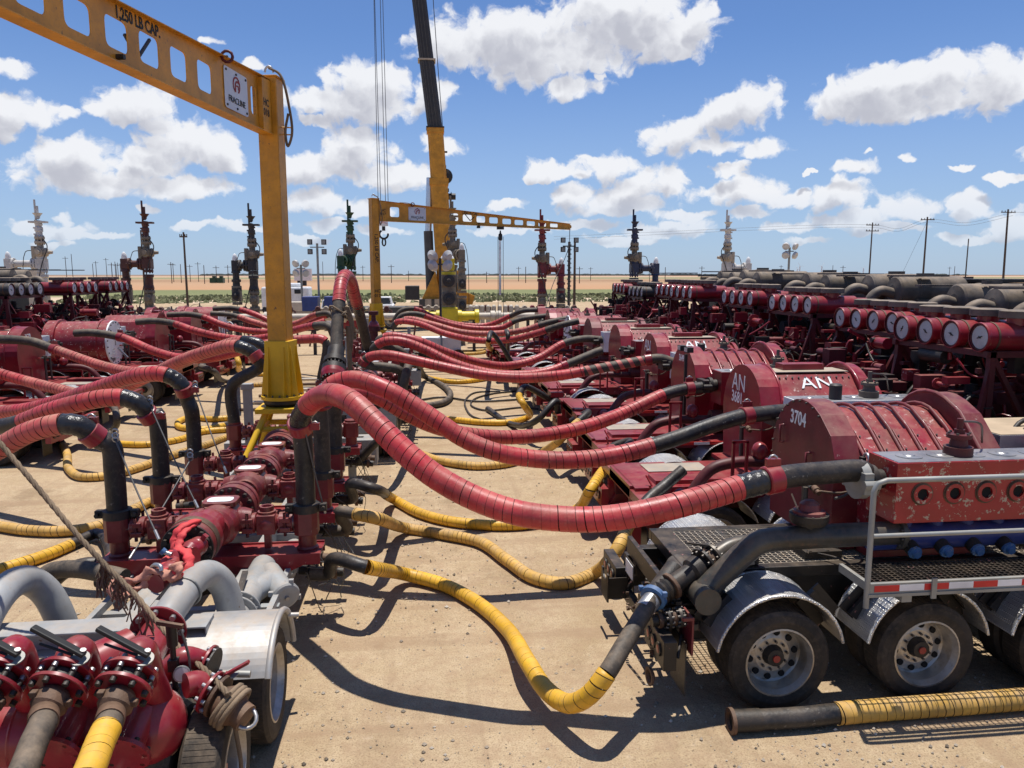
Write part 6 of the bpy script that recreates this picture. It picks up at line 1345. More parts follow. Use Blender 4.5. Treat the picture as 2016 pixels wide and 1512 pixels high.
H('second yellow hose, dusty with a loosely striped start, lying across to trailer 3681', [V((-1.5, 10.9, .60)), V((-1.2, 10.9, .62)), at(668, 1008, Y=10.6), at(700, 1012, Y=10.5), at(740, 1020, Y=10.3), G(800, 1040, .10), G(880, 1054, .08), G(945, 1068, .08), G(1000, 1105, .08), G(1055, 1140, .08), G(1110, 1149, .08), G(1170, 1128, .09), at(1213, 1085, Y=9.6), at(1240, 1030, Y=10.0), at(1275, 985, Y=10.2), at(1310, 955, Y=10.4), at(1345, 925, Y=10.5)],
  [(0, 3, 'dusty'), (3, 13, 'yellowd'), (13, 16, 'black')], r=.085, pitch=.085, n=14, group=YG)
H('third yellow hose, cleaner, starting black at the manifold and rising to trailer 3649', [V((-1.5, 12.4, .62)), V((-1.25, 12.3, .66)), at(690, 952, Y=11.9), at(735, 962, Y=11.6), G(775, 983, .12), G(830, 1012, .08), G(900, 1029, .08), G(1000, 1035, .08), G(1080, 1026, .08), G(1135, 1003, .1), at(1162, 965, Y=11.9), at(1185, 930, Y=12.5), at(1208, 905, Y=13.1), at(1240, 870, Y=13.6), V((3.0, 13.8, .9))],
  [(0, 3.5, 'black'), (3.5, 12.5, 'yellow'), (12.5, 14, 'black')], r=.085, pitch=.085, n=14, group=YG)
H('fourth yellow hose curving on the sand and climbing with black stripes to a coupling', [V((-1.4, 15.1, .6)), at(760, 855, Y=15.0), G(820, 890), G(870, 908), G(940, 918), G(1000, 913), G(1060, 893), at(1100, 868, Y=15.7), at(1130, 838, Y=16.3), at(1158, 812, Y=16.8), V((3.3, 17.1, .92))],
  [(0, 1.5, 'black'), (1.5, 8.3, 'yellowd'), (8.3, 10, 'black')], r=.085, pitch=.1, n=12, group=YG)
H('short yellow and black hose bent sharply below the fifth right trailer', [G(880, 825), G(950, 832), G(1000, 832), G(1038, 822, .1), at(1030, 795, Y=19.0), at(1022, 778, Y=19.6), at(1035, 762, Y=20.1), V((3.35, 20.4, .9))], [(0, 5, 'yellow'), (5, 7, 'black')], r=.085, pitch=.1, n=12, group=YG)
H('black hose from the sand rising to the fourth right trailer past the yellow one', [G(960, 805), G(1010, 836, .1), at(1060, 825, Y=18.6), at(1095, 790, Y=18.8), V((3.3, 18.9, .75))], [(0, 4, 'black')], r=.085, n=10, group='black suction hoses')
H('thick dusty grey hose looping on the sand behind the second manifold bumper', [V((-.8, 18.8, .5)), at(800, 733, Y=18.6), G(840, 745), G(878, 765), G(885, 785), G(860, 798), G(810, 802), G(760, 800), G(715, 790)], [(0, 8, 'grey')], r=.11, n=14, group='black suction hoses')
H('thin green hose coiled on the sand in the middle', [G(985, 770, .03), G(940, 772, .03), G(918, 785, .03), G(918, 805, .03), G(935, 822, .03), G(975, 832, .03), G(1010, 838, .03)], [(0, 6, 'black')], r=.03, n=8, group='black suction hoses', name='ground_hose')
H('thin black hose looping beside the green one on the sand', [G(1015, 770, .03), G(970, 775, .03), G(935, 785, .03), G(930, 800, .03), G(960, 808, .03), G(1030, 802, .03), G(1060, 805, .03)], [(0, 6, 'black')], r=.03, n=8, group='black suction hoses', name='ground_hose')
H('thin black hose stretched over the sand below the red hoses', [G(740, 770, .04), G(800, 790, .04), G(870, 782, .04), G(940, 790, .04), G(1040, 785, .04)], [(0, 4, 'black')], r=.035, n=8, group='black suction hoses', name='ground_hose')
H('yellow hose on the sand under the sagging middle hoses', [G(745, 715), G(800, 728), G(850, 745), G(900, 752), G(960, 745), G(990, 730)], [(0, 1, 'black'), (1, 5, 'yellow')], r=.085, n=10, pitch=.12, group=YG)
H('yellow hose bending from a black end beyond the middle red hoses', [G(870, 690), G(920, 692), G(950, 690), at(962, 670, Y=26), at(968, 655, Y=26.5), V((3.2, 27, .9))], [(0, 3, 'yellowd'), (3, 5, 'black')], r=.085, n=10, pitch=.12, group=YG)
H('black hose rising to the seventh right trailer', [G(905, 697), G(945, 695), G(975, 680, .2), at(1000, 660, Y=28), V((3.2, 30.3, .9))], [(0, 1.5, 'yellowd'), (1.5, 4, 'black')], r=.085, n=10, group='black suction hoses')
# left ground hoses
H('yellow hose lying low at the left edge and disappearing behind the black risers', [G(-60, 1030), G(0, 1037), G(60, 1045), G(130, 1046), G(195, 1036), G(255, 1008), G(300, 988), V((-3.5, 11.0, .3)), V((-3.3, 11.1, .55))], [(0, 7, 'yellowd'), (7, 8, 'black')], r=.085, pitch=.1, n=14, group=YG)
H('yellow hose with a black tail in the lower left beside the elbow pipe', [G(-60, 1132), G(0, 1122), G(60, 1104), G(100, 1090), G(140, 1073), G(190, 1050, .12), V((-3.75, 9.6, .35)), V((-3.45, 9.6, .58))], [(0, 4, 'yellow'), (4, 7, 'black')], r=.085, pitch=.09, n=14, group=YG)
H('dusty yellow hose making a sharp U-bend on the sand at the left', [G(95, 855), G(118, 868), G(132, 895), G(137, 925), G(165, 940), G(215, 937), G(270, 922), G(330, 900), G(400, 878), G(452, 860), V((-3.4, 14.6, .5))], [(0, 1.4, 'black'), (1.4, 9, 'yellowd'), (9, 10, 'black')], r=.085, pitch=.1, n=14, group=YG)
H('striped yellow and black hose between the second and third left risers', [G(180, 862), G(230, 873), G(290, 875), G(350, 866), G(400, 850), G(460, 845)], [(0, .8, 'black'), (.8, 5, 'yellow')], r=.08, pitch=.13, n=12, group=YG)
H('yellow hose looped near the grey stabiliser leg', [G(460, 822), G(420, 825), G(375, 822), G(352, 830), G(358, 842), G(400, 845), G(440, 838), G(462, 830)], [(0, 6, 'yellow'), (6, 7, 'black')], r=.08, pitch=.1, n=12, group=YG)
H('grey hose dropping from trailer 3733 to the sand beside its wheel', [at(195, 790, Y=20.5), at(222, 800, Y=20), at(230, 825, Y=19.2), G(222, 848, .1), G(212, 862)], [(0, 4, 'grey')], r=.085, n=12, group='black suction hoses')
H('black hose on the sand between the left trailers and the mast base', [at(395, 722, Y=22.5), at(415, 728, Y=22), G(450, 752, .1), G(490, 758), G(520, 757)], [(0, 2, 'grey'), (2, 4, 'yellowd')], r=.085, n=12, pitch=.12, group=YG)
H('short yellow hose rising beside the mast behind the black elbow', [G(540, 737), G(500, 737), G(478, 732), at(470, 715, Y=24), at(467, 705, Y=24.5)], [(0, 4, 'yellow')], r=.08, pitch=.12, n=10, group=YG)
H('black hose lying behind the elbow pipe at the lower left', [at(75, 1150, Y=8.6), at(95, 1128, Y=8.7), at(140, 1120, Y=8.6), at(200, 1128, Y=8.4), at(245, 1138, Y=8.3)], [(0, 4, 'grey')], r=.10, n=14, group='black suction hoses')
H('second black hose curving under the nearest cross beam', [at(90, 1160, Y=9.2), at(130, 1125, Y=9.2), at(180, 1110, Y=9.2), V((-3.5, 9.6, .55))], [(0, 3, 'black')], r=.085, n=14, group='black suction hoses')
# hoses of the bottom left header
for k, (lab, seg) in enumerate((('yellow wrapped hose pointing at the viewer from the first lever valve', [(0, .9, 'rust'), (.9, 1.3, 'dusty'), (1.3, 4, 'yellow')]), ('plain black hose pointing at the viewer from the middle lever valve', [(0, .9, 'rust'), (.9, 4, 'dusty')]), ('black hose from the lever valve cut by the left frame edge', [(0, .9, 'rust'), (.9, 4, 'dusty')]))):
    p, ax = OUT[k]; sh_ = (0, -130, -262)[k]; p = p - ax * .06; ends = [p] + [at(a_ + sh_, b_, Y=c_) for a_, b_, c_ in ((214, 1425, 4.66), (197, 1462, 4.49), (178, 1512, 4.28), (140, 1590, 3.98))]
    t_, S = hose(lab, ends, [s for s in seg if s[2] != 'rust'], .082, 'hoses of the red suction header', pitch=.07, n=22, k=10)
    mb = MB('rust'); mb.tube(S[:10], .088, 22); mb.build('hose_end', t_)
# yellow hose in front of the trailer tyres
H('yellow wrapped hose with rusty black end lying in front of the tyres of trailer 3704', [at(1436, 1420, Z=.11), at(1450, 1419, Z=.11), at(1500, 1417, Z=.11), at(1580, 1412, Z=.11), at(1645, 1405, Z=.11), at(1750, 1396, Z=.11), at(1900, 1385, Z=.11), at(2016, 1376, Z=.11), at(2200, 1362, Z=.11)],
  [(1, 4, 'black'), (4, 8, 'yellowd')], r=.10, pitch=.085, n=20, group=YG)
t_ = bpy.data.objects[[o.name for o in bpy.data.objects if o.get('label', '').startswith('yellow wrapped hose with rusty')][0]]
p = at(1436, 1420, Z=.11); q_ = (at(1500, 1417, Z=.11) - p).normalized(); mb = MB('rust'); mb.lathe(p, q_, [(.03, .08), (0, .085), (0, .122), (.035, .124), (.04, .106)], 24, False); mb.mat('black_iron').lathe(p, q_, [(.04, .106), (.30, .104)], 24, False); mb.mat('dark_void').lathe(p + q_ * .03, q_, [(0, .001), (.001, .085)], 20, False); mb.build('hose_end', t_)
mb = MB('rubber'); 

# whip-check cables between the hose clamps and the manifold blocks
for lab, a, b_ in (('taut wire cable from the nearest left hose elbow down to the manifold', at(228, 868, Y=9.1), at(313, 1062, Y=8.4)), ('taut wire cable from the second left hose elbow down to the manifold', at(296, 800, Y=10.7), at(390, 1000, Y=9.9)), ('taut wire cable from the third left hose elbow down to the manifold', at(385, 768, Y=12.2), at(446, 932, Y=11.4)), ('thin wire hanging beside the nearest right riser', at(600, 845, Y=9.1), at(640, 1010, Y=9.3)), ('slack wire from the nearest beam over the swivel joint', at(375, 905, Y=10.2), at(255, 1100, Y=8.9))):
    t_ = thing('wire_cable', lab, 'cable', tuple(a), 0, 'wire safety cables at the manifold'); mb = MB('cable'); mid = (a + b_) / 2 + V((0, 0, -.03)); mb.tube(spline([a, mid, b_], 6), .011, 6); mb.build('cable_run', t_)
    mb = MB('steel'); mb.cyl(b_, b_ + (a - b_).normalized() * .12, .018, n=8); [mb.lathe(a + V((0, 0, .02 + k * .045)), (0, 1, .3 * (-1) ** k), [(-.01, .025), (-.01, .04), (.01, .04), (.01, .025)], 10, False) for k in range(3)]; mb.build('end_fitting', t_)
# ------------------------------------------------------------------ wellheads
def wellhead(label, px, ytop, col, side, armpx, Y=47., gy=None, zc=None):
    o = at(px, 540, Y=Y); o.z = 0; top = at(px, ytop, Y=Y).z
    t = thing('wellhead', label, 'wellhead', tuple(o), 0, 'wellheads in a line behind the equipment'); t.scale = (.8, .8, 1); X = V((o.x, o.y, 0)); Z = V((0, 0, 1)); tan = 'tan_valve' if col != 'white_tree' else 'beige_iron'
    u = MB(col)
    def at_(z): return X + V((0, 0, z))
    u.cyl(at_(top - 1.45) + V((-.14, 0, 0)), at_(top) + V((-.14, 0, 0)), .07, n=8); u.cyl(at_(top - 1.1), at_(top - .35), .09, n=8); u.lathe(at_(top - 1.05), Z, [(0, .14), (.12, .16), (.3, .33), (.31, .1)], 14); u.box(at_(top - 1.25), (1.15, .5, .10)); u.box(at_(top - 1.18), (.12, .9, .06))
    u.lathe(at_(top - 2.2), Z, [(0, .22), (.12, .30), (.22, .22), (.4, .22), (.45, .27), (.65, .27), (.7, .2), (.95, .26)], 16)
    for q in range(4): u.box(at_(top - 1.4 - q * .18) + V(((-1) ** q * .22, -.1, 0)), (.14, .2, .09))
    u.build('actuator', t)
    m = MB(tan); z1 = top - 2.25
    for k in range(2): m.flange(at_(z1 + .12 - k * .26), Z, .33 + .02 * k, .14, 8, .04, n=16); m.cyl(at_(z1 - .2 - k * .26), at_(z1 + .2 - k * .2), .22, n=14)
    m.build('upper_spool', t)
    v = MB(tan); zv = top - 2.95; v.box(at_(zv), (.62, .62, .46)); v.lathe(at_(zv) + V((0, -.3, 0)), (0, -1, 0), [(0, .28), (.12, .28), (.13, .18), (.3, .15)], 16); v.lathe(at_(zv) + V((-side * .3, 0, 0)), (-side, 0, 0), [(0, .26), (.15, .24), (.2, .12), (.5, .08)], 14); v.box(at_(zv) + V((side * .42, 0, 0)), (.25, .5, .7)); v.build('gate_valve', t, bevel=.03)
    c = MB(col); zc = top - 3.6; c.flange(at_(zc + .36), Z, .36, .14, 8, .04, n=16); c.box(at_(zc), (.62, .7, .58)); c.flange(at_(zc - .4), Z, .36, .18, 8, .04, n=16); c.lathe(at_(zc - 1.6), Z, [(0, .30), (.2, .36), (.4, .3), (.8, .3), (.85, .37), (1.0, .37)], 16); c.build('flow_cross', t, bevel=.03)
    m = MB(tan); zl = zc - 1.6
    zz = zl
    while zz > .3:
        m.flange(at_(zz), Z, .38, .16, 8, .04, n=16); m.box(at_(zz - .42), (.56, .56, .5)); m.lathe(at_(zz - .42) + V((0, -.28, 0)), (0, -1, 0), [(0, .3), (.1, .3), (.12, .18), (.3, .14)], 14); m.cyl(at_(zz - .9), at_(zz), .24, n=14); zz -= .95
    m.cyl(at_(0), at_(.5), .3, n=14); m.build('master_valves', t, bevel=.02)
    # arm and gooseneck with a second column
    g = MB(col); ax = V((side, 0, 0)) if abs(armpx) > 30 else V((side * .45, -.9, 0)).normalized(); La = abs(armpx) / 1200 * Y if abs(armpx) > 30 else 1.4
    a0_ = at_(zc); g.cyl(a0_ + ax * .3, a0_ + ax * La, .20, n=16); g.flange(a0_ + ax * .42, ax, .37, .14, 8, .04, n=18); g.flange(a0_ + ax * .62, ax, .33, .12, n=18); g.flange(a0_ + ax * (La - .3), ax, .34, .14, 8, .04, n=18)
    go = g.build('flow_arm', t)
    e = MB(col); E = a0_ + ax * La; e.box(E, (.5, .5, .6)); e.lathe(E + V((0, 0, -.3)), (0, 0, -1), [(0, .3), (.15, .34), (.16, .24), (.5, .24), (.52, .34), (.66, .34), (.68, .26), (1.0, .28), (1.02, .36), (1.2, .36)], 16); e.mat('white_paint').dome(E + V((0, -.05, .28)), (0, -.2, 1), .20, .42, 12); e.build('elbow_block', t, bevel=.03)
    w = MB(tan); zz = E.z - 1.75
    for k in range(2):
        if zz < .6: break
        c_ = V((E.x, E.y, zz)); w.box(c_, (.62, .6, .72)); w.flange(c_ + V((0, 0, .48)), Z, .36, .16, n=14); w.flange(c_ + V((0, 0, -.48)), Z, .36, .16, n=14); w.mat('charcoal').lathe(c_ + V((0, -.3, 0)), (0, -1, 0), [(0, .26), (.06, .28), (.10, .28), (.11, .15), (.3, .12), (.32, .07), (.45, .06)], 16); w.mat(tan); zz -= 1.3
    w.cyl((E.x, E.y, 0), (E.x, E.y, zz + 1), .22, n=12); w.build('zipper_valves', t, bevel=.02)
    # side wings at about two metres
    s = MB('beige_iron'); zs = 2.2
    for sg in (-1, 1):
        s.mat('beige_iron').cyl(at_(zs) + V((sg * .2, 0, 0)), at_(zs) + V((sg * 2.7, 0, 0)), .10, n=10)
        for k, cc in enumerate((col, 'beige_iron', 'beige_iron', 'brownred')):
            p = at_(zs) + V((sg * (.75 + k * .6), -.02, 0)); s.mat(cc if cc != 'white_tree' else 'beige_iron').lathe(p + V((0, .2, 0)), (0, -1, 0), [(0, .16), (.1, .22), (.3, .22), (.42, .18), (.43, .05)], 14)
        s.mat('brownred').tube([at_(zs) + V((sg * 2.6, 0, 0)), at_(zs) + V((sg * 2.9, 0, -.1)), at_(zs) + V((sg * 3.0, -.2, -1.2)), at_(0) + V((sg * 3.2, -.4, 0))], .07, 8)
    s.build('wing_line', t)
    h = MB('charcoal'); h.tube(spline([at_(top - 2.2) + V((-.3 * side, -.2, 0)), at_(top - 2.6) + V((-.6 * side, -.3, 0)), at_(top - 3.6) + V((-.25 * side, -.5, 0)), at_(2.5) + V((.5 * side, -.7, 0)), at_(.5) + V((1.1 * side, -.8, 0))], 8), .035, 6); h.tube(spline([at_(zv) + V((side * .4, -.2, .1)), at_(zv) + V((side * .9, -.3, .0)), at_(2.4) + V((side * 1.2, -.3, 0)), at_(1.) + V((side * 1.1, -.3, 0))], 6), .025, 6); h.build('control_line', t)
    return t
wellhead('white topped wellhead farthest to the left with a long silver arm', 84, 393, 'white_tree', -1, 56)
wellhead('brown red wellhead second from the left behind the left pumps', 292, 395, 'brownred', -1, 40)
wellhead('black wellhead just left of the near jib mast', 499, 400, 'charcoal', -1, 32)
wellhead('dark green wellhead between the near jib mast and the far one', 692, 393, 'green_paint', -1, 20)
wellhead('tan wellhead half hidden behind the mobile crane boom', 892, 385, 'tan_valve', 1, 4, Y=48)
wellhead('red wellhead behind the tip of the far jib arm', 1067, 412, 'red_dusty', 1, 38)
wellhead('navy blue wellhead above the right pump row', 1248, 412, 'navy_paint', 1, 44)
wellhead('bright white wellhead farthest to the right with its arm to the right', 1430, 413, 'white_tree', 1, 44)
# beige pipeline with the yellow block
t = thing('pipeline', 'thick beige flanged pipeline running across in front of the wellheads', 'pipeline', (0, 42, 2.0))
b = MB('pipe_beige'); b.cyl((-16, 42, 2.02), (9, 42, 2.02), .19, n=20)
for x in (-12, -8.3, -4.6, 3.8, 7.0, -1.2): b.lathe((x - .3, 42, 2.02), (1, 0, 0), [(0, .22), (.02, .3), (.26, .3), (.28, .22), (.3, .22), (.32, .3), (.58, .3), (.6, .22)], 20)
b.build('pipe', t)
for x in (-14, -10, -6, -2.8, 2.6, 5.6, 8.5): b = MB('charcoal'); b.span((x - .08, 41.9, 0), (x + .08, 42.1, 1.85)); b.span((x - .3, 41.8, 1.78), (x + .3, 42.2, 1.84)); b.build('support', t)
t = thing('valve_stack', 'yellow and tan valve stack standing in the pipeline in front of the crane', 'valve stack', tuple(at(885, 540, Y=41.5).xy) + (0,))
x = at(883, 540, Y=41.5).x; y = 41.7
b = MB('valve_yellow'); b.box((x, y, 2.0), (.95, .9, 1.0)); b.lathe((x - 1.3, y + .3, 2.02), (1, 0, 0), [(0, .34), (.2, .34), (.21, .25), (.6, .25), (.62, .34), (.8, .34)], 18); b.lathe((x + .5, y + .3, 2.02), (1, 0, 0), [(0, .34), (.2, .34), (.22, .27), (.9, .27), (.95, .38), (1.15, .38)], 18); b.lathe((x, y, 2.5), (0, 0, 1), [(0, .4), (.05, .4)], 18); b.build('block', t, bevel=.03)
for k in range(2):
    b = MB('tan_valve'); zz = 3.0 + k * .95; b.box((x, y, zz), (.75, .75, .62)); b.lathe((x, y, zz - .45), (0, 0, 1), [(0, .38), (.12, .38)], 16); b.lathe((x, y, zz + .32), (0, 0, 1), [(0, .38), (.2, .38)], 16); b.mat('charcoal').lathe((x, y - .38, zz), (0, -1, 0), [(0, .3), (.08, .33), (.16, .33), (.17, .12), (.4, .1)], 18)
    b.build('gate_valve', t, bevel=.02)
b = MB('valve_yellow'); b.lathe((x, y, 4.28), (0, 0, 1), [(0, .40), (.15, .40), (.17, .3), (.25, .3)], 16); b.box((x, y, 4.83), (.66, .66, .6)); b.mat('white_paint').dome((x - .05, y - .1, 5.13), (0, 0, 1), .36, .24, 16); b.build('top_block', t, bevel=.03)

# ------------------------------------------------------------------ mobile crane
cy = 62.
def c3(px, py, Y=cy): return at(px, py, Y=Y)
t = thing('mobile_crane', 'large yellow mobile crane with a raised boom running out of the top', 'crane', (c3(870, 560).x, cy, 0))
P0 = c3(880, 592); P1 = c3(857, 258); dB = (P1 - P0).normalized()
bm = MB('crane_yellow')
def boom(mb, a, b, w, h, w2=None):
    w2 = w2 or w; d = (b - a).normalized(); x = V((0, 1, 0)).cross(d).normalized() * -1; y = x.cross(d); i = len(mb.v)
    for p, ww in ((a, w), (b, w2)):
        for (q, r_) in ((-.5, -.35), (-.35, -.5), (.35, -.5), (.5, -.35), (.5, .5), (-.5, .5)): mb.v.append(p + x * q * ww + y * r_ * h)
    for k in range(6): k2 = (k + 1) % 6; mb.face([i + k, i + k2, i + 6 + k2, i + 6 + k])
    mb.face([i + k for k in range(6)][::-1]); mb.face([i + 6 + k for k in range(6)])
boom(bm, P0 - dB * .5, P0 + dB * 9.5, 1.35, 1.2, 1.35); boom(bm, P0 + dB * 9.5, P1, 1.25, 1.2, 1.2); bm.box(P1, (1.35, 1.3, .35)); bm.box(P0 + dB * 9.3, (1.5, 1.3, .5))
bm.mat('black_iron').box(P1 + dB * .2, (1.4, 1.4, .1)); bm.build('boom_base', t)
D1 = c3(840, 120); D2 = D1 + (D1 - P1).normalized() * 16
bm = MB('boom_dark'); boom(bm, P1, D1, 1.12, 1.05); bm.mat('beige_iron').box(D1, (1.35, 1.2, .12)); bm.mat('boom_dark'); boom(bm, D1, D2, 1.08, 1.0); 
for q in (-.3, -.1, .15): bm.mat('crane_grey').bar(P1 + V((q, -.56, 0)), D2 + V((q, -.53, 0)), .06, .03)
bm.build('telescopic_section', t)
b = MB('silver_cyl'); b.cyl(c3(846, 350), c3(843, 458), .26, n=16); b.build('lift_cylinder', t); b = MB('crane_grey'); b.cyl(c3(843, 455), c3(848, 575), .36, n=16); b.build('cylinder_barrel', t)
b = MB('black_iron'); q = c3(876, 348); b.lathe(q, (0, -1, 0), [(0, .55), (.1, .6), (.3, .6), (.4, .3)], 20); b.lathe(c3(887, 387), (1, 0, 0), [(-.4, .1), (-.3, .25), (.0, .25), (.05, .4), (.1, .25), (.4, .25)], 14); b.bar(c3(872, 385), c3(890, 387), .12)
rn = random.Random(2)
for k in range(16): p = c3(874 + k * .6, 300 + k * 15); b.box(p + V((rn.uniform(-.1, .1), -.2, 0)), (rn.uniform(.1, .35), .2, rn.uniform(.1, .4)))
b.build('winch_gear', t)
b = MB('cable')
b.tube([c3(850, -40), c3(862, 130), c3(872, 258), c3(880, 390), c3(884, 480)], .03, 5); b.build('hoist_cable', t)
b = MB('crane_yellow'); b.prism([(-2.2, 1.9), (2.0, 1.9), (2.2, 2.6), (1.3, 3.0), (-.6, 3.0), (-.9, 4.6), (-1.6, 3.2)], (P0.x, cy - 1.0, 0), (1, 0, 0), (0, 0, 1), (0, 2.2, 0)); b.mat('charcoal').span((P0.x - 3.3, cy - 1.2, 2.3), (P0.x - 2.2, cy + 1.2, 3.4)); b.build('slewing_platform', t, bevel=.04)
b = MB('crane_yellow'); xc = c3(887, 560).x; b.prism([(-.55, 2.6), (.75, 2.6), (.75, 4.6), (-.15, 4.6)], (xc, cy - 2.3, 0), (1, 0, 0), (0, 0, 1), (0, 1.0, 0)); co_ = b.build('cab', t, bevel=.05)
b = MB('glass_dark'); b.prism([(-.38, 3.0), (.45, 3.0), (.45, 4.4), (-.08, 4.4)], (xc, cy - 2.36, 0), (1, 0, 0), (0, 0, 1), (0, .04, 0)); b.build('window', co_)
xa = c3(700, 610).x; xb = c3(965, 610).x
b = MB('crane_grey'); b.span((xa, cy - 1.35, .75), (xb, cy + 1.35, 1.75)); b.span((c3(815, 0).x, cy - 1.4, 1.75), (c3(905, 0).x, cy + 1.3, 2.35)); b.build('carrier', t, bevel=.04)
for px_ in (815, 918, 952, 735): b = MB('retro_white'); q = c3(px_, 610, cy - 1.37); q.z = 1.3; b.box(q, (.62, .02, .9)); b.mat('retro_red'); [b.bar(q + V((-.28, -.015, -.3 + k * .3)), q + V((.28, -.015, -.1 + k * .3)), .012, .12, up=(0, 1, 0)) for k in range(3)]; b.build('warning_panel', t)
b = MB('beige_iron'); q = c3(843, 600, cy - 1.42); b.box(q, (.5, .04, .9)); b.box(q + V((.75, 0, 0)), (.5, .04, .9)); b.build('document_panel', t)
for x in (xa + 1.2, xa + 2.8, xb - 3.2, xb - 1.6): wheel(t, (x - t['_o'][0], -1.35, .68), -1, False, r=.68, axis=(0, 1, 0), face=-1)
# hook block and falls
t = thing('hook_block', 'red and white striped hook block hanging on thin cables beside the far jib mast', 'hook block', tuple(c3(753, 440, 55)))
b = MB('retro_white'); q = c3(755, 437, 55); b.box(q, (.62, .3, .55)); b.mat('retro_red').bar(q + V((-.25, -.16, .1)), q + V((0, -.16, .25)), .01, .1, up=(0, 1, 0)); b.bar(q + V((.25, -.16, .1)), q + V((0, -.16, .25)), .01, .1, up=(0, 1, 0)); b.bar(q + V((-.25, -.16, -.15)), q + V((0, -.16, 0)), .01, .1, up=(0, 1, 0)); b.bar(q + V((.25, -.16, -.15)), q + V((0, -.16, 0)), .01, .1, up=(0, 1, 0)); b.build('block', t)
b = MB('black_iron'); b.box(q + V((0, 0, -.45)), (.22, .2, .3)); b.tube([q + V((.3 * math.cos(a), 0, -.85 + .3 * math.sin(a))) for a in [R(120 + k * 28) for k in range(10)]], .07, 8); b.tube([q + V((.12 * math.cos(a), 0, -1.4 + .25 * math.sin(a))) for a in [R(k * 45) for k in range(9)]], .06, 6); b.build('hook', t)
for dx, tx in ((-16, -18), (-11, -17), (-2, -6), (3, -1)): b = MB('cable'); b.cyl(q + V((dx / 1500 * 55 + .25, 0, .25)), c3(753 + tx, -60, 55) + V((0, 0, 0)), .022, n=5, cap=False); b.build('cable_fall', t)

# ------------------------------------------------------------------ poles, lamps, vehicles and far things
def pole(label, px, pt, pb, Y, arms=1, w=.14, lean=0, cat='utility pole', group=None, seedn=0):
    a = at(px, pt, Y=Y); x = a.x; t = thing('utility_pole', label, cat, (x, Y, 0), 0, group)
    b = MB('wood'); b.cyl((x - lean, Y, 0), (x, Y, a.z), w * 1.15, w * .8, n=8); b.build('pole_shaft', t)
    for k in range(arms): b = MB('wood'); z = a.z - .5 - k * 1.1; aw = 1.3 if Y > 100 else .4; b.bar((x - aw, Y - .1, z), (x + aw, Y - .1, z), .12, .14); [b.cyl((x + q * aw, Y - .1, z), (x + q * aw, Y - .1, z + .28), .06, n=6) for q in (-.9, -.45, .45, .9)]; b.build('cross_arm', t)
    return V((x, Y, a.z))
UP = 'utility poles along the far road'
pl = [pole('utility pole with two cross arms, third from the right', 1718, 438, 538, 140, 2, group=UP), pole('utility pole with one wide cross arm and slanting guy wire', 1826, 427, 535, 130, 1, .16, group=UP), pole('short bare pole between the two tall right-hand poles', 1907, 470, 533, 150, 0, .13, group=UP), pole('tall utility pole farthest right in the picture', 1985, 412, 533, 120, 1, .17, lean=-.3, group=UP)]
pole('bare dark pole just left of the brown wellhead', 277, 453, 540, 90, 0, .11, group=UP); pole('pole with a small cross arm right of the brown wellhead', 361, 457, 600, 88, 1, .12, group=UP); pole('black pole directly right of the far red wellhead lamp', 1132, 470, 610, 70, 0, .12, group=UP)
b = MB('cable')
for z in (0, -.5): b.tube(spline([pl[3] + V((1, 0, -.5 + z)), (pl[3] + pl[1]) / 2 + V((0, 0, -1.6 + z)), pl[1] + V((0, 0, -.4 + z)), (pl[0] + pl[1]) / 2 + V((0, 0, -1.6 + z)), pl[0] + V((0, 0, -.4 + z)), pl[0] + V((-60, 10, -2.5 + z))], 6), .02, 4)
b.tube([pl[1] + V((0, 0, -.8)), V((pl[1].x - 6, 130, 0))], .02, 4); b.tube(spline([pl[3] + V((0, 0, -.5)), pl[3] + V((30, -20, -1.5)), pl[3] + V((60, -40, 0))], 4), .02, 4)
tag(b.build('power_lines'), 'thin power lines strung between the utility poles at the right', 'power line')
rn = random.Random(5); FP = 'tiny poles on the horizon'
far = [(128, 505), (140, 500), (188, 514), (228, 520), (182, 519), (208, 508), (219, 517), (226, 515), (231, 517), (236, 519), (88, 500), (336, 516), (340, 518), (355, 520), (373, 521), (389, 516), (401, 522), (425, 523), (448, 522), (635, 515), (714, 523), (770, 521), (804, 533), (958, 535), (1021, 525), (1035, 525), (1141, 525), (1163, 526), (1310, 526), (1382, 524), (1538, 522), (1640, 522), (1660, 523), (1870, 525), (1880, 524), (1452, 528)]
for k, (px_, pt) in enumerate(far):
    Y = 420 + rn.uniform(-60, 120); a = at(px_, pt, Y=Y); b = MB('wood'); b.cyl((a.x, Y, 0), a, .2, .16, n=6)
    if k % 3 != 1: b.bar(a + V((-1.6, 0, -1)), a + V((1.6, 0, -1)), .2)
    tag(b.build('distant_pole'), 'tiny dark pole standing on the far horizon', 'utility pole', FP)
for k, (px_, pt, s_) in enumerate(((1575, 524, 8), (1618, 524, 8), (990 + 580, 530, 6), (1700, 528, 6))):
    Y = 1500; a = at(px_, pt, Y=Y); t = thing('wind_turbine', 'small pale wind turbine on the horizon behind the right poles', 'wind turbine', (a.x, Y, 0), 0, 'wind turbines on the horizon'); b = MB('turbine'); b.cyl((a.x, Y, 0), a, 1.2, .8, n=6); b.build('tower', t)
    for q in range(3): b = MB('turbine'); an = k + q * 2.094; b.bar(a, a + V((s_ * math.cos(an), 0, s_ * math.sin(an))), .5, .3); b.build('blade', t)
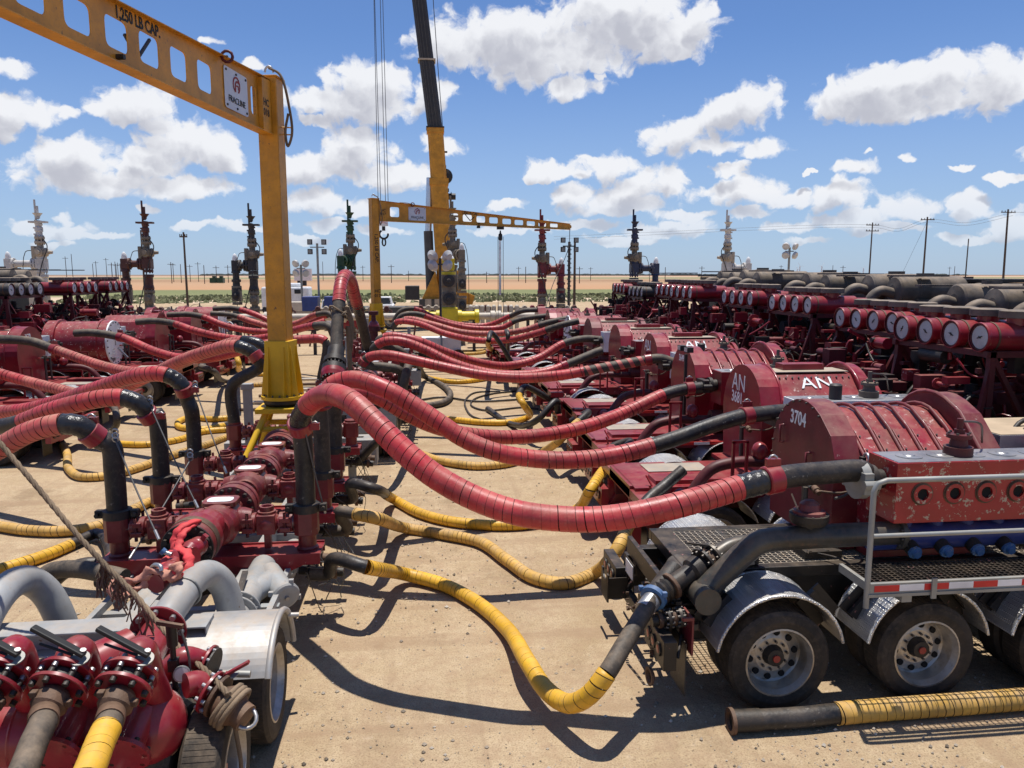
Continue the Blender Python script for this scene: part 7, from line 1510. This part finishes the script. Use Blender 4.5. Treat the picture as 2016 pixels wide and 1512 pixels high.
def light_tower(label, px, ytop, yb, Y, kind='box', dark=False, spread=14, base=True):
    a = at(px, ytop, Y=Y); t = thing('light_tower', label, 'light tower', (a.x, Y, 0), 0, 'portable light towers'); sc_ = Y / 1500
    b = MB('charcoal' if dark else 'galvanised'); b.cyl((a.x, Y, .4), (a.x, Y, a.z - .2), .06 if Y < 50 else .09, n=8); b.bar(a + V((-spread * sc_, 0, -.5)), a + V((spread * sc_, 0, -.5)), .08); b.build('mast', t)
    for sx_ in (-1, 1):
        for sz in (0, 1):
            p = a + V((sx_ * spread * sc_, -.1, -.1 - sz * 18 * sc_)); l = MB('charcoal' if kind == 'box' else 'dial_white')
            if kind == 'box': l.box(p, (9 * sc_, .2, 10 * sc_)); l.mat('galvanised').box(p + V((0, -.12, 0)), (6 * sc_, .03, 7 * sc_))
            else: l.lathe(p, (sx_ * .5, -.7, -.3), [(-.1, .12), (.0, .3), (.16, 7 * sc_), (.18, 6.6 * sc_)], 18)
            l.build('lamp_head', t)
    if base:
        b = MB('white_paint'); b.box((a.x, Y, .9), (1.9, 1.2, .7)); b.mat('tyre').cyl((a.x - .8, Y - .7, .35), (a.x - .8, Y - .5, .35), .35, n=14); b.cyl((a.x + .8, Y - .7, .35), (a.x + .8, Y - .5, .35), .35, n=14); b.mat('galvanised').bar((a.x, Y - 1.0, .1), (a.x, Y - .6, 1.3), .1); b.build('generator_cart', t)
light_tower('tall light tower with four dark lamps left of the green wellhead', 624, 474, 640, 62, spread=13)
light_tower('low light tower with round white lamps beside the camper', 592, 516, 600, 64, 'round', spread=8)
light_tower('black light tower with round lamps in front of the yellow valve stack', 866, 500, 700, 37.5, 'round', True, spread=14)
light_tower('light tower with coiled cable right of the red wellhead', 1121, 470, 600, 52, spread=13, dark=True)
light_tower('light tower with round lamps beyond the right pump row', 1555, 482, 540, 58, 'round', spread=9)
b = MB('cable'); q = at(1121, 480, Y=51.8); n_ = 200; b.tube([V((q.x + .14 * math.sin(k * .45) + 0, 51.8, q.z - k * .022)) for k in range(n_)], .02, 4); tag(b.build('coiled_cable'), 'curly black cable hanging along the dark light tower mast', 'cable')
# camper, pickup, containers
t = thing('camper_trailer', 'white camper trailer with a small dark window beside the near jib mast', 'camper', tuple(at(585, 600, Y=72).xy) + (0,))
a = at(558, 570, Y=72); c_ = at(607, 570, Y=72); b = MB('camper_white'); zt = at(585, 565, Y=72).z; b.span((a.x - 2, 72, .8), (c_.x, 74.4, zt)); b.span((a.x + .2, 72.6, zt), (a.x + 1.4, 73.6, zt + .35)); bo = b.build('body', t, bevel=.15)
b = MB('glass_dark'); q = at(588, 574, Y=71.97); b.box(q, (.75, .04, .38)); b.build('window', bo); b = MB('galvanised'); b.span((a.x - 2, 71.98, 1.0), (c_.x, 72.0, 1.1)); b.build('trim', bo)
for k, (x0_, x1_, m_, lab) in enumerate(((560, 595, 'pipe_beige', 'beige equipment box left of the blue container'), (594, 625, 'blue_container', 'blue container with white lower panels beside the camper'), (638, 668, 'blue_container', 'second blue container half hidden by the arched hose'))):
    a = at(x0_, 600, Y=60); c_ = at(x1_, 600, Y=60); t = thing('equipment_box', lab, 'container', (a.x, 60, 0)); b = MB(m_); b.span((a.x, 60, 1.5), (c_.x, 61.5, 2.6 if k else 2.2)); b.mat('beige_iron').span((a.x, 60.02, .1), (c_.x, 61.48, 1.5)); b.build('housing', t, bevel=.04); b = MB('white_paint'); b.span((a.x + .15, 59.97, .5), (c_.x - .15, 60.0, 1.2)); b.build('panel', t)
def truck(label, px, Y, w, teal=False):
    a = at(px, 600, Y=Y); t = thing('pickup_truck', label, 'pickup truck', (a.x, Y, 0)); x = a.x
    b = MB('white_paint'); b.prism([(-1, .55), (1, .55), (1, 1.15), (.85, 1.25), (-.85, 1.25), (-1, 1.15)], (x, Y, 0), (1, 0, 0), (0, 0, 1), (0, 5, 0)); b.prism([(-.85, 1.25), (.85, 1.25), (.7, 2.0), (-.7, 2.0)], (x, Y + 1.2, 0), (1, 0, 0), (0, 0, 1), (0, 2.2, 0)); b.build('body', t, bevel=.06)
    b = MB('glass_dark'); b.prism([(-.72, 1.32), (.72, 1.32), (.6, 1.9), (-.6, 1.9)], (x, Y + 1.17, 0), (1, 0, 0), (0, 0, 1), (0, .02, 0)); b.build('windscreen', t); b = MB('charcoal'); b.span((x - .6, Y - .03, .7), (x + .6, Y - .004, 1.1)); b.build('grille', t)
    for s in (-1, 1):
        b = MB('dial_white'); b.box((x + s * .8, Y - .01, .98), (.26, .04, .18)); b.build('headlight', t); b = MB('charcoal'); b.box((x + s * 1.12, Y + 1.4, 1.4), (.22, .1, .26)); b.build('mirror', t)
        for yy in (.9, 4.0): b = MB('tyre'); b.cyl((x + s * .8, Y + yy, .4), (x + s * 1.0, Y + yy, .4), .4, n=16); b.build('wheel', t)
truck('white pickup truck facing the viewer right of the far jib mast', 754, 78, 2)
truck('white pickup truck with a teal cover partly behind the arched hose', 647, 70, 2)
b = MB('green_paint'); t = thing('farm_machine', 'pair of green farm machines in the far field at the left', 'farm machine', tuple(at(428, 536, Y=380).xy) + (0,))
for px_ in (420, 434): a = at(px_, 537, Y=380); b.box((a.x, 380, 1.4), (2.8, 4, 2.4)); b.box((a.x + .3, 380, 3.0), (1.4, 2, 1.0)); 
b.build('body', t)
b = MB('camper_white'); t = thing('box_trailer', 'long white box trailer far off on the field left of the light tower', 'trailer', tuple(at(594, 530, Y=300).xy) + (0,)); a = at(578, 520, Y=300); c_ = at(612, 540, Y=300); b.span((a.x, 300, 1.9), (c_.x, 303, 6.4)); b.mat('charcoal').span((a.x + 1, 300.5, 0), (c_.x - 2, 302.5, 1.9)); b.build('body', t)
t = thing('tank_battery', 'pale round tanks in the distance behind the left wellhead', 'tanks', tuple(at(210, 530, Y=200).xy) + (0,)); b = MB('pipe_beige'); a = at(62, 530, Y=110); b.cyl((a.x, 110, 0), (a.x, 110, 4.9), 1.5, n=24); b.build('tank', t)
# accumulator rows and valves along the well line
GA = 'low valve and pump skids along the well line'
for k, (x0_, x1_, y_, lab) in enumerate(((345, 470, 600, 'row of small grey green valve wheels left of the near jib mast'), (480, 535, 605, 'red and tan skid of valves right behind the near jib mast'), (1100, 1215, 588, 'row of dark accumulator valves below the red wellhead'), (660, 740, 600, 'red valve skid by the green wellhead'), (920, 1030, 600, 'beige bottle rack and frame right of the yellow valve stack'))):
    a = at(x0_, y_, Y=45); c_ = at(x1_, y_, Y=45); t = thing('valve_skid', lab, 'valve skid', (a.x, 45, 0), 0, GA); n_ = int((c_.x - a.x) / .34)
    fr_ = MB('beige_iron' if k != 3 else 'red_dark'); fr_.span((a.x, 44.6, .3), (c_.x, 45.4, .5)); fr_.bar((a.x, 44.6, 1.0), (c_.x, 44.6, 1.0), .05); fr_.build('skid_frame', t)
    rn = random.Random(k)
    for q in range(n_):
        x = a.x + .2 + q * .34; b = MB(('charcoal', 'red_dark', 'charcoal', 'red_paint', 'pipe_beige')[k])
        if k == 4: b.cyl((x, 44.9, .5), (x, 44.9, 2.4), .13, n=10); b.dome((x, 44.9, 2.4), (0, 0, 1), .13, n=10)
        else: b.cyl((x, 45, .5), (x, 45, 1.9 + rn.uniform(-.1, .2)), .06, n=6); b.lathe((x, 44.9, 1.5), (0, -1, 0), [(0, .05), (.05, .26), (.1, .26), (.12, .05)], 12); b.mat('beige_iron').box((x, 45, 1.0), (.18, .3, .25))
        b.build('bottle' if k == 4 else 'valve_wheel', t)
# lines of iron lying on the ground in front of the wells
t = thing('ground_iron', 'parallel tan iron pipes lying on the sand between the left pumps and manifold', 'pipes', (-6, 27, 0))
for k in range(6): b = MB('pipe_beige' if k % 2 else 'rust'); y = 24.5 + k * 1.4; b.cyl((-5.9, y, .07), (-2.9, y, .07), .055, n=8); b.build('pipe', t)
t = thing('ground_iron', 'dark red iron pipes on low stands right of the far jib crane', 'pipes', (1, 34, 0))
for k in range(4): b = MB('red_dark'); y = 33 + k * .9; b.cyl((-.2, y, .35), (3.2, y, .35), .06, n=8); b.bar((1, y, 0), (1.2, y, .7), .05); b.build('pipe', t)
# far tree line and low structures
b = MB('far_tree'); rn = random.Random(8)
for k in range(900):
    x = rn.uniform(-700, 1900); y = 2500 + rn.uniform(0, 200); h = rn.uniform(2, 7); w = rn.uniform(6, 26); i = len(b.v); b.v += [V((x - w, y, -1)), V((x + w, y, -1)), V((x + w * .6, y + 3, h * .8)), V((x, y + 4, h)), V((x - w * .7, y + 3, h * .7)), V((x - w, y + 20, -1)), V((x + w, y + 20, -1))]; b.face([i, i + 1, i + 2, i + 3, i + 4]); b.face([i + 5, i + 4, i + 3, i + 2, i + 6])
tag(b.build('distant_trees'), 'thin dark line of trees along the far horizon', 'trees', kind='stuff')
for o in bpy.data.objects:
    if '_o' in o: del o['_o']
